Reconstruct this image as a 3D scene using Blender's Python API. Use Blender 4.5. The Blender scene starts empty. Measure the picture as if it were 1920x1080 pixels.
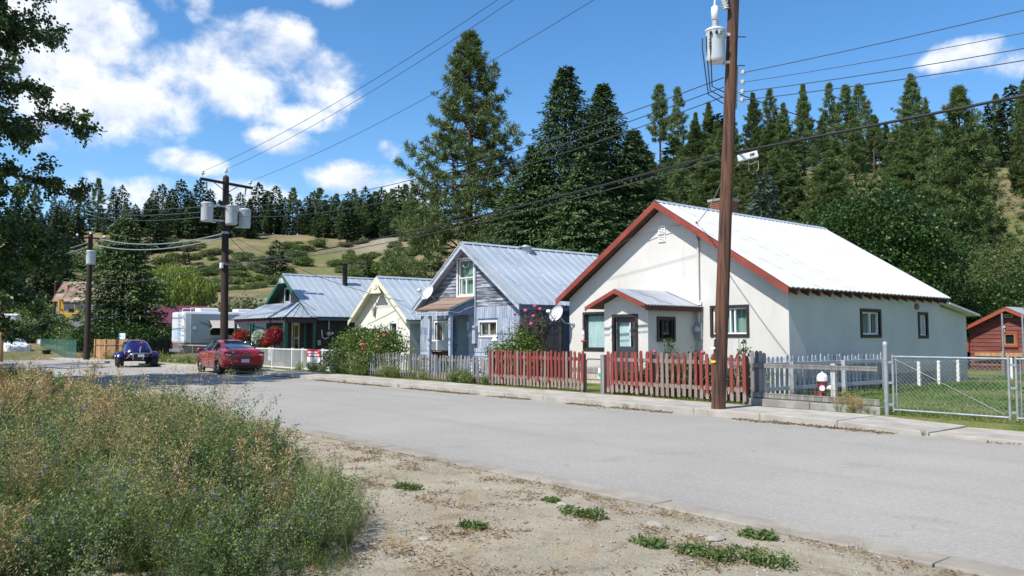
import bpy, bmesh, math, random
import numpy as np
from mathutils import Vector, Matrix, noise as mnoise
from mathutils.geometry import tessellate_polygon
R = math.radians
random.seed(7)
rng = np.random.default_rng(11)
scene = bpy.context.scene
COL = scene.collection

# ------------------------------------------------------------------ camera
cam_d = bpy.data.cameras.new('camera')
cam = bpy.data.objects.new('camera', cam_d)
COL.objects.link(cam)
cam.location = (0, 0, 1.55)
cam.rotation_euler = (R(90 + 3.51), 0, R(50.79))
cam_d.sensor_width = 36.0
cam_d.lens = 28.125
cam_d.clip_start = 0.1
cam_d.clip_end = 9000
scene.camera = cam
scene.render.resolution_x, scene.render.resolution_y = 1024, 576

# ------------------------------------------------------------------ exposure
scene.view_settings.view_transform = 'Standard'
scene.view_settings.look = 'None'
scene.view_settings.gamma = 1.0
scene.view_settings.exposure = 0.66
scene.view_settings.use_curve_mapping = False
scene.cycles.max_bounces = 6
scene.cycles.transparent_max_bounces = 12
scene.cycles.use_denoising = True

# ------------------------------------------------------------------ sun
SUN_EL, SUN_AZ = R(53), R(3)       # sun stands over the near side of the street, a touch to the +X side
to_sun = Vector((math.sin(SUN_AZ) * math.cos(SUN_EL), -math.cos(SUN_AZ) * math.cos(SUN_EL), math.sin(SUN_EL)))
sd = bpy.data.lights.new('sun', 'SUN')
sd.energy = 4.2
sd.angle = R(0.5)
sd.color = (1.0, 0.955, 0.88)
sun = bpy.data.objects.new('sun', sd)
COL.objects.link(sun)
sun.rotation_euler = (-to_sun).to_track_quat('-Z', 'Y').to_euler()
sun.location = (0, 0, 60)

# ------------------------------------------------------------------ world: sky and clouds
world = bpy.data.worlds.new('World')
scene.world = world
world.use_nodes = True
wn, wl = world.node_tree.nodes, world.node_tree.links
wn.clear()

def wmath(op, a, b=None, c=None):
    n = wn.new('ShaderNodeMath'); n.operation = op
    for i, v in enumerate((a, b, c)):
        if v is None: continue
        if isinstance(v, (int, float)): n.inputs[i].default_value = v
        else: wl.new(v, n.inputs[i])
    return n.outputs[0]

def wmix(f, a, b):
    n = wn.new('ShaderNodeMix'); n.data_type = 'RGBA'
    for i, v in ((0, f), (6, a), (7, b)):
        if isinstance(v, tuple): n.inputs[i].default_value = v
        elif isinstance(v, (int, float)): n.inputs[i].default_value = v
        else: wl.new(v, n.inputs[i])
    return n.outputs[2]

def wsmooth(x, lo, hi):
    n = wn.new('ShaderNodeMapRange'); n.interpolation_type = 'SMOOTHSTEP'
    wl.new(x, n.inputs[0]); n.inputs[1].default_value = lo; n.inputs[2].default_value = hi
    return n.outputs[0]

sky = wn.new('ShaderNodeTexSky')
sky.sky_type = 'NISHITA'
sky.sun_disc = False
sky.sun_elevation = SUN_EL
sky.sun_rotation = R(180) - SUN_AZ
sky.altitude = 500
sky.air_density = 1.0
sky.dust_density = 0.4
sky.ozone_density = 2.2
SKY_STRENGTH = 0.105
hsv = wn.new('ShaderNodeHueSaturation')
hsv.inputs['Saturation'].default_value = 1.28
hsv.inputs['Value'].default_value = 1.16
wl.new(sky.outputs[0], hsv.inputs['Color'])
tc = wn.new('ShaderNodeTexCoord')
nrm = wn.new('ShaderNodeVectorMath'); nrm.operation = 'NORMALIZE'
wl.new(tc.outputs['Generated'], nrm.inputs[0])
sep = wn.new('ShaderNodeSeparateXYZ'); wl.new(nrm.outputs[0], sep.inputs[0])
az = wmath('ARCTAN2', wmath('MULTIPLY', sep.outputs[0], -1.0), sep.outputs[1])   # bearing from +Y towards -X
el = wmath('ARCSINE', sep.outputs[2])
comb = wn.new('ShaderNodeCombineXYZ')
wl.new(wmath('MULTIPLY', az, 6.2), comb.inputs[0]); wl.new(wmath('MULTIPLY', el, 7.5), comb.inputs[1])

def wnoise(scale, detail, rough, offset=(0, 0, 0), distort=0.0):
    a = wn.new('ShaderNodeVectorMath'); a.operation = 'ADD'
    wl.new(comb.outputs[0], a.inputs[0]); a.inputs[1].default_value = offset
    n = wn.new('ShaderNodeTexNoise')
    n.inputs['Scale'].default_value = scale; n.inputs['Detail'].default_value = detail
    n.inputs['Roughness'].default_value = rough; n.inputs['Distortion'].default_value = distort
    wl.new(a.outputs[0], n.inputs['Vector'])
    return n.outputs['Fac']

# cloud banks: bearing, elevation, half widths (degrees), weight
BANKS = [(80.5, 19.5, 5.6, 7.4, 1.2), (74.6, 17.0, 3.6, 2.2, .9), (84, 24, 6, 7, 1.1), (77, 15.2, 5.5, 2.6, 1.0), (76.5, 24.5, 4.5, 4.5, .8), (70.2, 17.6, 4.6, 3.2, 1.0), (67.6, 19.4, 3.2, 2.0, .9), (64.2, 17.6, 2.7, 2.3, 1.0), (65.6, 15.2, 2.4, 1.1, .75),
         (67.4, 13.3, 2.6, 1.0, .85), (62.6, 11.0, 3.6, 1.3, .95), (58.6, 10.2, 3.0, 1.2, .9), (73.0, 11.6, 2.2, .9, .75), (63.4, 23.2, 2.2, 1.0, .85), (72.8, 21.4, 1.0, 1.2, .6), (59.4, 13.2, .9, .7, .6), (68.5, 9.6, 3.6, 1.0, .7), (76.5, 9.2, 4.5, 1.2, .7),
         (20.6, 17.2, 2.6, 1.0, .95), (18.0, 16.2, 1.8, 1.0, .8), (12, 18, 4, 2, .85), (120, 20, 20, 8, 1.0), (-20, 14, 14, 5, .9), (150, 35, 22, 8, .95), (-70, 22, 22, 7, .9), (-130, 30, 24, 8, .9), (30, 52, 14, 6, .7)]
cover = None
for b, e, rb, re_, w in BANKS:
    da = wmath('DIVIDE', wmath('SUBTRACT', az, R(b)), R(rb))
    de = wmath('DIVIDE', wmath('SUBTRACT', el, R(e)), R(re_))
    q = wmath('ADD', wmath('MULTIPLY', da, da), wmath('MULTIPLY', de, de))
    v = wmath('MULTIPLY', wmath('SUBTRACT', 1.0, q), w)
    cover = v if cover is None else wmath('MAXIMUM', cover, v)
cover = wmath('MAXIMUM', cover, -1.3)
n1 = wnoise(2.3, 10, 0.60, distort=0.15)
n2 = wnoise(0.9, 4, 0.5, (3.1, 7.7, 0))
fbm = wmath('ADD', wmath('MULTIPLY', wmath('SUBTRACT', n1, 0.5), 3.4), wmath('MULTIPLY', wmath('SUBTRACT', n2, 0.5), 1.1))
dens_raw = wmath('ADD', wmath('MULTIPLY', cover, 0.92), fbm)
dens = wsmooth(dens_raw, -0.22, 1.05)
# thickness seen a little nearer the sun: cloud tops bright, bases grey
n1b = wnoise(2.3, 10, 0.60, (0.03, 0.16, 0), distort=0.15)
lit = wsmooth(wmath('SUBTRACT', n1, n1b), -0.16, 0.16)
thick = wsmooth(dens_raw, 0.35, 1.5)
ccol = wmix(lit, (4.9, 5.3, 6.1, 1), (6.9, 7.0, 7.25, 1))
ccol = wmix(wmath('MULTIPLY', thick, 0.35), ccol, (5.5, 5.9, 6.7, 1))
up = wsmooth(sep.outputs[2], 0.0, 0.03)
fac = wmath('MULTIPLY', wmath('MULTIPLY', dens, 0.96), up)
skyc = wmix(fac, hsv.outputs[0], ccol)
bg = wn.new('ShaderNodeBackground'); bg.inputs[1].default_value = SKY_STRENGTH
wl.new(skyc, bg.inputs[0])
wo = wn.new('ShaderNodeOutputWorld'); wl.new(bg.outputs[0], wo.inputs[0])
world.cycles.sampling_method = 'MANUAL'
world.cycles.sample_map_resolution = 512

# ------------------------------------------------------------------ object helpers
def link(o, parent=None):
    COL.objects.link(o)
    if parent is not None: o.parent = parent
    return o

def tag(o, label=None, cat=None, group=None, kind=None):
    if label: o['label'] = label
    if cat: o['category'] = cat
    if group: o['group'] = group
    if kind: o['kind'] = kind
    return o

def thing(name, label, cat, loc=(0, 0, 0), rz=0.0, group=None):
    o = bpy.data.objects.new(name, None)
    o.empty_display_size = 0.2
    o.location = loc; o.rotation_euler = (0, 0, rz)
    link(o)
    return tag(o, label, cat, group)

def copy_tree(o, parent=None):
    c = o.copy(); COL.objects.link(c)
    if parent is not None: c.parent = parent
    for ch in [x for x in KIDS.get(o.name, [])]:
        KIDS.setdefault(c.name, []).append(copy_tree(ch, c))
    return c

KIDS = {}
def objm(name, me, parent=None, loc=None, rot=None, scale=None):
    o = bpy.data.objects.new(name, me)
    link(o, parent)
    if parent is not None: KIDS.setdefault(parent.name, []).append(o)
    if loc is not None: o.location = loc
    if rot is not None: o.rotation_euler = rot
    if scale is not None: o.scale = scale
    return o

class MB:
    """collects faces of one mesh; coordinates are world minus org"""
    def __init__(s, org=(0, 0, 0)):
        s.v, s.f, s.m, s.sm = [], [], [], []
        s.o = Vector(org); s.mi = 0; s.smooth = False
    def add(s, vs, fs, smooth=None):
        k = len(s.v)
        s.v += [tuple(Vector(p) - s.o) for p in vs]
        for f in fs:
            s.f.append(tuple(i + k for i in f)); s.m.append(s.mi); s.sm.append(s.smooth if smooth is None else smooth)
        return s
    def quad(s, a, b, c, d): return s.add([a, b, c, d], [(0, 1, 2, 3)])
    def poly(s, pts): return s.add(pts, [tuple(range(len(pts)))])
    def box(s, x0, x1, y0, y1, z0, z1):
        return s.add([(x0, y0, z0), (x1, y0, z0), (x1, y1, z0), (x0, y1, z0), (x0, y0, z1), (x1, y0, z1), (x1, y1, z1), (x0, y1, z1)],
                     [(3, 2, 1, 0), (4, 5, 6, 7), (0, 1, 5, 4), (1, 2, 6, 5), (2, 3, 7, 6), (3, 0, 4, 7)])
    def bar(s, p0, p1, w, h, up=(0, 0, 1)):
        """rectangular bar from p0 to p1, width w across, height h along up"""
        p0, p1 = Vector(p0), Vector(p1); d = (p1 - p0).normalized(); u = Vector(up)
        a = d.cross(u)
        if a.length < 1e-5: a = d.cross(Vector((1, 0, 0)))
        a.normalize(); u = a.cross(d).normalized(); a *= w / 2; u *= h / 2
        return s.add([p0 - a - u, p0 + a - u, p0 + a + u, p0 - a + u, p1 - a - u, p1 + a - u, p1 + a + u, p1 - a + u],
                     [(0, 1, 2, 3), (7, 6, 5, 4), (0, 4, 5, 1), (1, 5, 6, 2), (2, 6, 7, 3), (3, 7, 4, 0)])
    def tube(s, pts, rad, n=8, cap=True):
        pts = [Vector(p) for p in pts]
        rads = rad if isinstance(rad, (list, tuple)) else [rad] * len(pts)
        vs = []; prev = None
        for i, p in enumerate(pts):
            d = (pts[min(i + 1, len(pts) - 1)] - pts[max(i - 1, 0)])
            d = d.normalized() if d.length > 1e-9 else Vector((0, 0, 1))
            a = prev - d * prev.dot(d) if prev is not None else d.orthogonal()
            if a.length < 1e-6: a = d.orthogonal()
            a.normalize(); prev = a; b = d.cross(a)
            for k in range(n):
                t = 2 * math.pi * k / n
                vs.append(p + (a * math.cos(t) + b * math.sin(t)) * rads[i])
        fs = []
        for i in range(len(pts) - 1):
            for k in range(n):
                fs.append((i * n + k, i * n + (k + 1) % n, (i + 1) * n + (k + 1) % n, (i + 1) * n + k))
        s.add(vs, fs, True)
        if cap:
            s.add(vs[:n], [tuple(range(n - 1, -1, -1))], False); s.add(vs[-n:], [tuple(range(n))], False)
        return s
    def lathe(s, c, prof, n=16, axis='z', cap=True):
        """prof: list of (r, h) along axis from c"""
        c = Vector(c); vs = []
        for r, h in prof:
            for k in range(n):
                t = 2 * math.pi * k / n; x, y = r * math.cos(t), r * math.sin(t)
                vs.append(c + (Vector((x, y, h)) if axis == 'z' else Vector((h, x, y)) if axis == 'x' else Vector((y, h, x))))
        fs = []
        for i in range(len(prof) - 1):
            for k in range(n):
                fs.append((i * n + k, i * n + (k + 1) % n, (i + 1) * n + (k + 1) % n, (i + 1) * n + k))
        s.add(vs, fs, True)
        if cap:
            s.add(vs[:n], [tuple(range(n - 1, -1, -1))], False); s.add(vs[-n:], [tuple(range(n))], False)
        return s
    def prism(s, pts2, origin, ax, ay, depth):
        """2-D polygon extruded by vector depth"""
        o, ax, ay, dp = Vector(origin), Vector(ax), Vector(ay), Vector(depth)
        a = [o + ax * p[0] + ay * p[1] for p in pts2]; b = [p + dp for p in a]; n = len(a)
        return s.add(a + b, [tuple(range(n)), tuple(range(2 * n - 1, n - 1, -1))] + [(i, i + n, (i + 1) % n + n, (i + 1) % n) for i in range(n)])
    def wall(s, outer, holes, origin, ax, ay, back):
        """wall face with openings: 2-D outline and holes; reveals run along vector back"""
        o, ax, ay, bk = Vector(origin), Vector(ax), Vector(ay), Vector(back)
        loops = [[Vector((p[0], p[1], 0)) for p in outer]] + [[Vector((p[0], p[1], 0)) for p in h] for h in holes]
        flat = [p for l in loops for p in l]
        P = [o + ax * p.x + ay * p.y for p in flat]
        tris = tessellate_polygon(loops)
        nrm_ = (ax.cross(ay)).normalized()
        fs = []
        for t in tris:
            a, b, c = (P[i] for i in t)
            if (b - a).cross(c - a).dot(bk) > 0: t = (t[0], t[2], t[1])
            fs.append(tuple(t))
        s.add(P, fs)
        for h in holes:
            q = [o + ax * p[0] + ay * p[1] for p in h]; n = len(q)
            s.add(q + [p + bk for p in q], [(i, (i + 1) % n, (i + 1) % n + n, i + n) for i in range(n)])
        q = [o + ax * p[0] + ay * p[1] for p in outer]; n = len(q)
        s.add(q + [p + bk for p in q], [(i, i + n, (i + 1) % n + n, (i + 1) % n) for i in range(n)])
        s.add([p + bk for p in P], [tuple(reversed(f)) for f in fs])
        return s
    def mesh(s, name, mats):
        me = bpy.data.meshes.new(name)
        me.from_pydata(s.v, [], s.f)
        for m in (mats if isinstance(mats, (list, tuple)) else [mats]): me.materials.append(m)
        me.polygons.foreach_set('material_index', s.m)
        me.polygons.foreach_set('use_smooth', s.sm)
        me.update()
        return me
    def build(s, name, mats, parent=None, bevel=0.0, label=None):
        me = s.mesh(name, mats)
        if bevel:
            b = bmesh.new(); b.from_mesh(me)
            bmesh.ops.remove_doubles(b, verts=b.verts, dist=1e-4)
            es = [e for e in b.edges if len(e.link_faces) == 2 and e.calc_face_angle(0) > 0.6]
            bmesh.ops.bevel(b, geom=es, offset=bevel, segments=2, affect='EDGES', profile=0.6)
            b.to_mesh(me); b.free()
        o = objm(name, me, parent)
        if label: o['label'] = label
        return o

def rectpts(x0, x1, z0, z1): return [(x0, z0), (x1, z0), (x1, z1), (x0, z1)]

def catenary(a, b, sag, n=24):
    a, b = Vector(a), Vector(b)
    return [a.lerp(b, i / n) - Vector((0, 0, sag * 4 * (i / n) * (1 - i / n))) for i in range(n + 1)]

# ------------------------------------------------------------------ materials
def newmat(name):
    m = bpy.data.materials.new(name); m.use_nodes = True
    nt = m.node_tree; nt.nodes.clear()
    out = nt.nodes.new('ShaderNodeOutputMaterial')
    p = nt.nodes.new('ShaderNodeBsdfPrincipled')
    nt.links.new(p.outputs[0], out.inputs[0])
    return m, nt, p, out

def rgba(c): return (c[0], c[1], c[2], 1.0)

class NT:
    def __init__(s, nt): s.nt = nt; s.n = nt.nodes; s.l = nt.links; s.co = None
    def _set(s, sock, v):
        if isinstance(v, bpy.types.NodeSocket): s.l.new(v, sock)
        elif isinstance(v, tuple) and len(v) == 3 and sock.type == 'RGBA': sock.default_value = rgba(v)
        else: sock.default_value = v
    def obj(s):
        if s.co is None: s.co = s.n.new('ShaderNodeTexCoord').outputs['Object']
        return s.co
    def scaled(s, v, sc):
        m = s.n.new('ShaderNodeMapping'); s.l.new(v, m.inputs[0]); m.inputs['Scale'].default_value = sc
        return m.outputs[0]
    def noise(s, scale, detail=4, rough=0.55, vec=None, distort=0.0):
        n = s.n.new('ShaderNodeTexNoise'); s.l.new(vec if vec is not None else s.obj(), n.inputs['Vector'])
        n.inputs['Scale'].default_value = scale; n.inputs['Detail'].default_value = detail
        n.inputs['Roughness'].default_value = rough; n.inputs['Distortion'].default_value = distort
        return n.outputs['Fac']
    def voro(s, scale, vec=None, out='Distance'):
        n = s.n.new('ShaderNodeTexVoronoi'); s.l.new(vec if vec is not None else s.obj(), n.inputs['Vector'])
        n.inputs['Scale'].default_value = scale
        return n.outputs[out]
    def ramp(s, f, lo, hi, smooth=True):
        n = s.n.new('ShaderNodeMapRange'); n.interpolation_type = 'SMOOTHSTEP' if smooth else 'LINEAR'
        s._set(n.inputs[0], f); s._set(n.inputs[1], lo); s._set(n.inputs[2], hi)
        return n.outputs[0]
    def mix(s, f, a, b, mode='MIX'):
        n = s.n.new('ShaderNodeMix'); n.data_type = 'RGBA'; n.blend_type = mode
        s._set(n.inputs[0], f); s._set(n.inputs[6], a); s._set(n.inputs[7], b)
        return n.outputs[2]
    def math(s, op, a, b=None):
        n = s.n.new('ShaderNodeMath'); n.operation = op; s._set(n.inputs[0], a)
        if b is not None: s._set(n.inputs[1], b)
        return n.outputs[0]
    def rand(s): return s.n.new('ShaderNodeObjectInfo').outputs['Random']
    def attr(s, name):
        n = s.n.new('ShaderNodeAttribute'); n.attribute_name = name
        return n.outputs['Fac']
    def xyz(s, v=None):
        n = s.n.new('ShaderNodeSeparateXYZ'); s.l.new(v if v is not None else s.obj(), n.inputs[0])
        return n.outputs
    def bump(s, h, strength, dist=0.01):
        n = s.n.new('ShaderNodeBump'); n.inputs['Strength'].default_value = strength; n.inputs['Distance'].default_value = dist
        s._set(n.inputs['Height'], h)
        return n.outputs[0]
    def geo(s, o): return s.n.new('ShaderNodeNewGeometry').outputs[o]

def mat(name, c, c2=None, nscale=3.0, rough=0.7, bump=0.0, bscale=40.0, metallic=0.0, rnd=0.0, spec=0.5, stretch=None, lo=0.35, hi=0.65, bdist=0.01, grime=0.0, coat=0.0, detail=5):
    m, nt, p, out = newmat(name); N = NT(nt)
    base = c
    vec = N.scaled(N.obj(), stretch) if stretch else None
    if c2 is not None:
        base = N.mix(N.ramp(N.noise(nscale, detail, 0.6, vec), lo, hi), c, c2)
    if grime:
        base = N.mix(N.math('MULTIPLY', N.ramp(N.noise(nscale * 0.33, 4, 0.6), 0.42, 0.75), grime), base, (0.10, 0.085, 0.065), 'MIX')
    if rnd:
        k = N.math('ADD', N.math('MULTIPLY', N.rand(), 2 * rnd), 1 - rnd)
        cb = nt.nodes.new('ShaderNodeCombineXYZ')
        for i in range(3): nt.links.new(k, cb.inputs[i])
        base = N.mix(1.0, base, cb.outputs[0], 'MULTIPLY')
    N._set(p.inputs['Base Color'], base)
    p.inputs['Roughness'].default_value = rough
    p.inputs['Metallic'].default_value = metallic
    p.inputs['Specular IOR Level'].default_value = spec
    p.inputs['Coat Weight'].default_value = coat
    if bump:
        nt.links.new(N.bump(N.noise(bscale, 6, 0.65, vec), bump, bdist), p.inputs['Normal'])
    return m

M = {}
def glass_mat(name, tint=(0.8, 0.9, 0.9), refl=1.0):
    m, nt, p, out = newmat(name); nt.nodes.remove(p)
    tr = nt.nodes.new('ShaderNodeBsdfTransparent'); tr.inputs[0].default_value = rgba(tint)
    gl = nt.nodes.new('ShaderNodeBsdfGlossy'); gl.inputs['Roughness'].default_value = 0.03
    lw = nt.nodes.new('ShaderNodeLayerWeight'); lw.inputs[0].default_value = .35
    pw = nt.nodes.new('ShaderNodeMath'); pw.operation = 'POWER'; nt.links.new(lw.outputs['Facing'], pw.inputs[0]); pw.inputs[1].default_value = 3.0
    mul = nt.nodes.new('ShaderNodeMath'); mul.operation = 'MULTIPLY_ADD'; nt.links.new(pw.outputs[0], mul.inputs[0])
    mul.inputs[1].default_value = refl * .8; mul.inputs[2].default_value = 0.06
    ms = nt.nodes.new('ShaderNodeMixShader'); nt.links.new(mul.outputs[0], ms.inputs[0])
    nt.links.new(tr.outputs[0], ms.inputs[1]); nt.links.new(gl.outputs[0], ms.inputs[2]); nt.links.new(ms.outputs[0], out.inputs[0])
    return m

def leaf_mat(name, cols, trans=0.25, rough=0.55, orand=0.15, spec=0.3):
    """foliage: each card takes its own tone (rnd attribute), each plant its own brightness"""
    m, nt, p, out = newmat(name); N = NT(nt)
    cr = nt.nodes.new('ShaderNodeValToRGB')
    els = cr.color_ramp.elements
    while len(els) < len(cols): els.new(0.5)
    for i, c in enumerate(cols):
        els[i].position = i / max(1, len(cols) - 1); els[i].color = rgba(c)
    nt.links.new(N.attr('rnd'), cr.inputs[0])
    k = N.math('ADD', N.math('MULTIPLY', N.rand(), 2 * orand), 1 - orand)
    cb = nt.nodes.new('ShaderNodeCombineXYZ')
    nt.links.new(k, cb.inputs[0]); nt.links.new(k, cb.inputs[1]); nt.links.new(k, cb.inputs[2])
    base = N.mix(1.0, cr.outputs[0], cb.outputs[0], 'MULTIPLY')
    nt.links.new(base, p.inputs['Base Color'])
    p.inputs['Roughness'].default_value = rough; p.inputs['Specular IOR Level'].default_value = spec
    if trans:
        tl = nt.nodes.new('ShaderNodeBsdfTranslucent'); nt.links.new(base, tl.inputs[0])
        ms = nt.nodes.new('ShaderNodeMixShader'); ms.inputs[0].default_value = trans
        nt.links.new(p.outputs[0], ms.inputs[1]); nt.links.new(tl.outputs[0], ms.inputs[2]); nt.links.new(ms.outputs[0], out.inputs[0])
    return m

def quadmesh(name, P, mats, rnd=None, mi=None):
    """P: (N,4,3) quads -> mesh"""
    n = len(P)
    me = bpy.data.meshes.new(name)
    me.vertices.add(n * 4); me.vertices.foreach_set('co', np.ascontiguousarray(P, dtype=np.float32).ravel())
    me.loops.add(n * 4); me.loops.foreach_set('vertex_index', np.arange(n * 4, dtype=np.int32))
    me.polygons.add(n); me.polygons.foreach_set('loop_start', np.arange(0, n * 4, 4, dtype=np.int32))
    me.polygons.foreach_set('loop_total', np.full(n, 4, dtype=np.int32))
    for m in (mats if isinstance(mats, (list, tuple)) else [mats]): me.materials.append(m)
    if mi is not None: me.polygons.foreach_set('material_index', np.asarray(mi, dtype=np.int32))
    me.update(calc_edges=True)
    a = me.attributes.new('rnd', 'FLOAT', 'FACE')
    a.data.foreach_set('value', (rng.random(n) if rnd is None else np.clip(rnd, 0, 1)).astype(np.float32))
    return me

def unit(v): return v / np.maximum(np.linalg.norm(v, axis=-1, keepdims=True), 1e-9)
def randdir(n): return unit(rng.normal(size=(n, 3)))

def cards(c, d, L, W, side=None):
    """diamond leaf cards: base c, direction d, length L, width W"""
    n = len(c); d = unit(d)
    s = randdir(n) if side is None else side
    s = unit(s - d * (s * d).sum(1, keepdims=True))
    L = np.broadcast_to(np.asarray(L, float), (n,))[:, None]; W = np.broadcast_to(np.asarray(W, float), (n,))[:, None]
    P = np.empty((n, 4, 3))
    P[:, 0] = c; P[:, 1] = c + d * L * .45 + s * W * .5; P[:, 2] = c + d * L; P[:, 3] = c + d * L * .45 - s * W * .5
    return P
# ------------------------------------------------------------------ shared materials
M['concrete'] = mat('concrete', (.40, .37, .32), (.31, .285, .245), 2.2, .85, bump=.25, bscale=60, rnd=.07, grime=.25)
M['kerb'] = mat('kerb_concrete', (.30, .27, .225), (.235, .21, .175), 3.0, .88, bump=.3, bscale=70, rnd=.06, grime=.2)
M['footing'] = mat('footing_concrete', (.33, .31, .28), (.22, .20, .18), 2.5, .9, bump=.3, bscale=40)
M['stucco'] = mat('white_stucco', (.60, .58, .55), (.53, .51, .475), .8, .9, grime=.08, bump=.6, bscale=55, bdist=.014, lo=.3, hi=.75)
def stain_walls(m, amt=.5):
    """rain streaks and soil splash on a plastered wall"""
    nt = m.node_tree; N = NT(nt); p = next(n for n in nt.nodes if n.type == 'BSDF_PRINCIPLED')
    src = p.inputs['Base Color'].links[0].from_socket
    st = N.ramp(N.noise(3.2, 5, .6, N.scaled(N.obj(), (1, 1, .10))), .54, .72)
    c = N.mix(N.math('MULTIPLY', st, .30 * amt), src, (.30, .28, .24))
    sp = N.math('MULTIPLY', N.ramp(N.xyz()[2], .75, .05), N.ramp(N.noise(5, 5, .65), .30, .62))
    c = N.mix(N.math('MULTIPLY', sp, amt), c, (.30, .25, .18))
    nt.links.new(c, p.inputs['Base Color'])
stain_walls(M['stucco'], .6)
M['cream'] = mat('cream_stucco', (.71, .69, .61), (.65, .63, .55), 1.2, .88, bump=.4, bscale=30, bdist=.02)
M['white_metal'] = mat('white_painted_metal', (.57, .56, .565), (.545, .535, .545), 1.2, .45, spec=.5, stretch=(1, 1, 1))
M['zinc'] = mat('zinc_roof', (.42, .465, .51), (.36, .41, .46), 0.9, .45, metallic=.2, rnd=.06, grime=.08)
M['zinc_old'] = mat('weathered_zinc_roof', (.43, .45, .48), (.34, .36, .39), 1.4, .5, metallic=.3, rnd=.06)
M['red_trim'] = mat('red_trim_paint', (.26, .05, .03), (.18, .035, .025), 2, .6, rnd=.05)
M['dark_red_wood'] = mat('dark_red_wood', (.13, .04, .028), (.085, .03, .022), 4, .8)
M['black_trim'] = mat('black_brown_trim', (.018, .013, .011), (.03, .022, .018), 4, .6)
M['white_paint'] = mat('white_paint', (.74, .74, .72), (.66, .66, .63), 3, .55)
M['white_plastic'] = mat('white_vinyl', (.72, .73, .74), None, rough=.4)
M['grey_metal'] = mat('galvanised_steel', (.40, .42, .44), (.31, .33, .35), 8, .42, metallic=.6)
M['wire'] = mat('galvanised_wire', (.30, .31, .31), (.2, .2, .2), 20, .5, metallic=.5)
M['cable'] = mat('black_cable', (.012, .012, .013), None, rough=.6)
M['conductor'] = mat('aluminium_conductor', (.06, .065, .07), None, rough=.5, metallic=.4)
M['black'] = mat('black_rubber', (.012, .012, .012), (.02, .02, .02), 10, .75)
M['dark'] = mat('dark_interior', (.012, .012, .013), None, rough=.9)
M['chrome'] = mat('chrome', (.55, .56, .58), None, rough=.15, metallic=1.0)
M['porcelain'] = mat('grey_porcelain', (.42, .43, .44), None, rough=.3)
M['curtain'] = mat('pale_curtain', (.62, .70, .70), (.50, .58, .58), 14, .9, stretch=(1, 1, .05))
M['blind'] = mat('white_blind', (.75, .75, .73), None, rough=.8)
M['green_curtain'] = mat('greenish_curtain', (.30, .40, .34), (.16, .24, .20), 6, .9, stretch=(1, 1, .1))
M['brown_blind'] = mat('brown_blind', (.16, .10, .07), (.09, .05, .04), 12, .8, stretch=(.1, .1, 3))
M['glass'] = glass_mat('window_glass')
M['glass_dark'] = glass_mat('tinted_glass', (.25, .3, .32))
M['bark'] = mat('bark', (.075, .05, .035), (.03, .022, .018), 5, .95, bump=.8, bscale=14, stretch=(1, 1, .25), bdist=.05)
M['bark_pine'] = mat('pine_bark', (.12, .065, .04), (.045, .028, .02), 4, .95, bump=.8, bscale=10, stretch=(1, 1, .3), bdist=.06)
M['pole'] = mat('creosoted_pole', (.125, .052, .026), (.022, .011, .008), 4, .75, lo=.44, hi=.60, bump=.9, bscale=22, stretch=(4, 4, .16), bdist=.02, detail=8)
M['pole_dark'] = mat('dark_creosoted_pole', (.035, .017, .011), (.017, .010, .008), 5, .8, bump=.5, bscale=30, stretch=(3, 3, .12))
M['grey_wood'] = mat('weathered_grey_wood', (.24, .225, .21), (.13, .12, .11), 5, .9, bump=.4, bscale=40, stretch=(2, 2, .15), rnd=.22)

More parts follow.
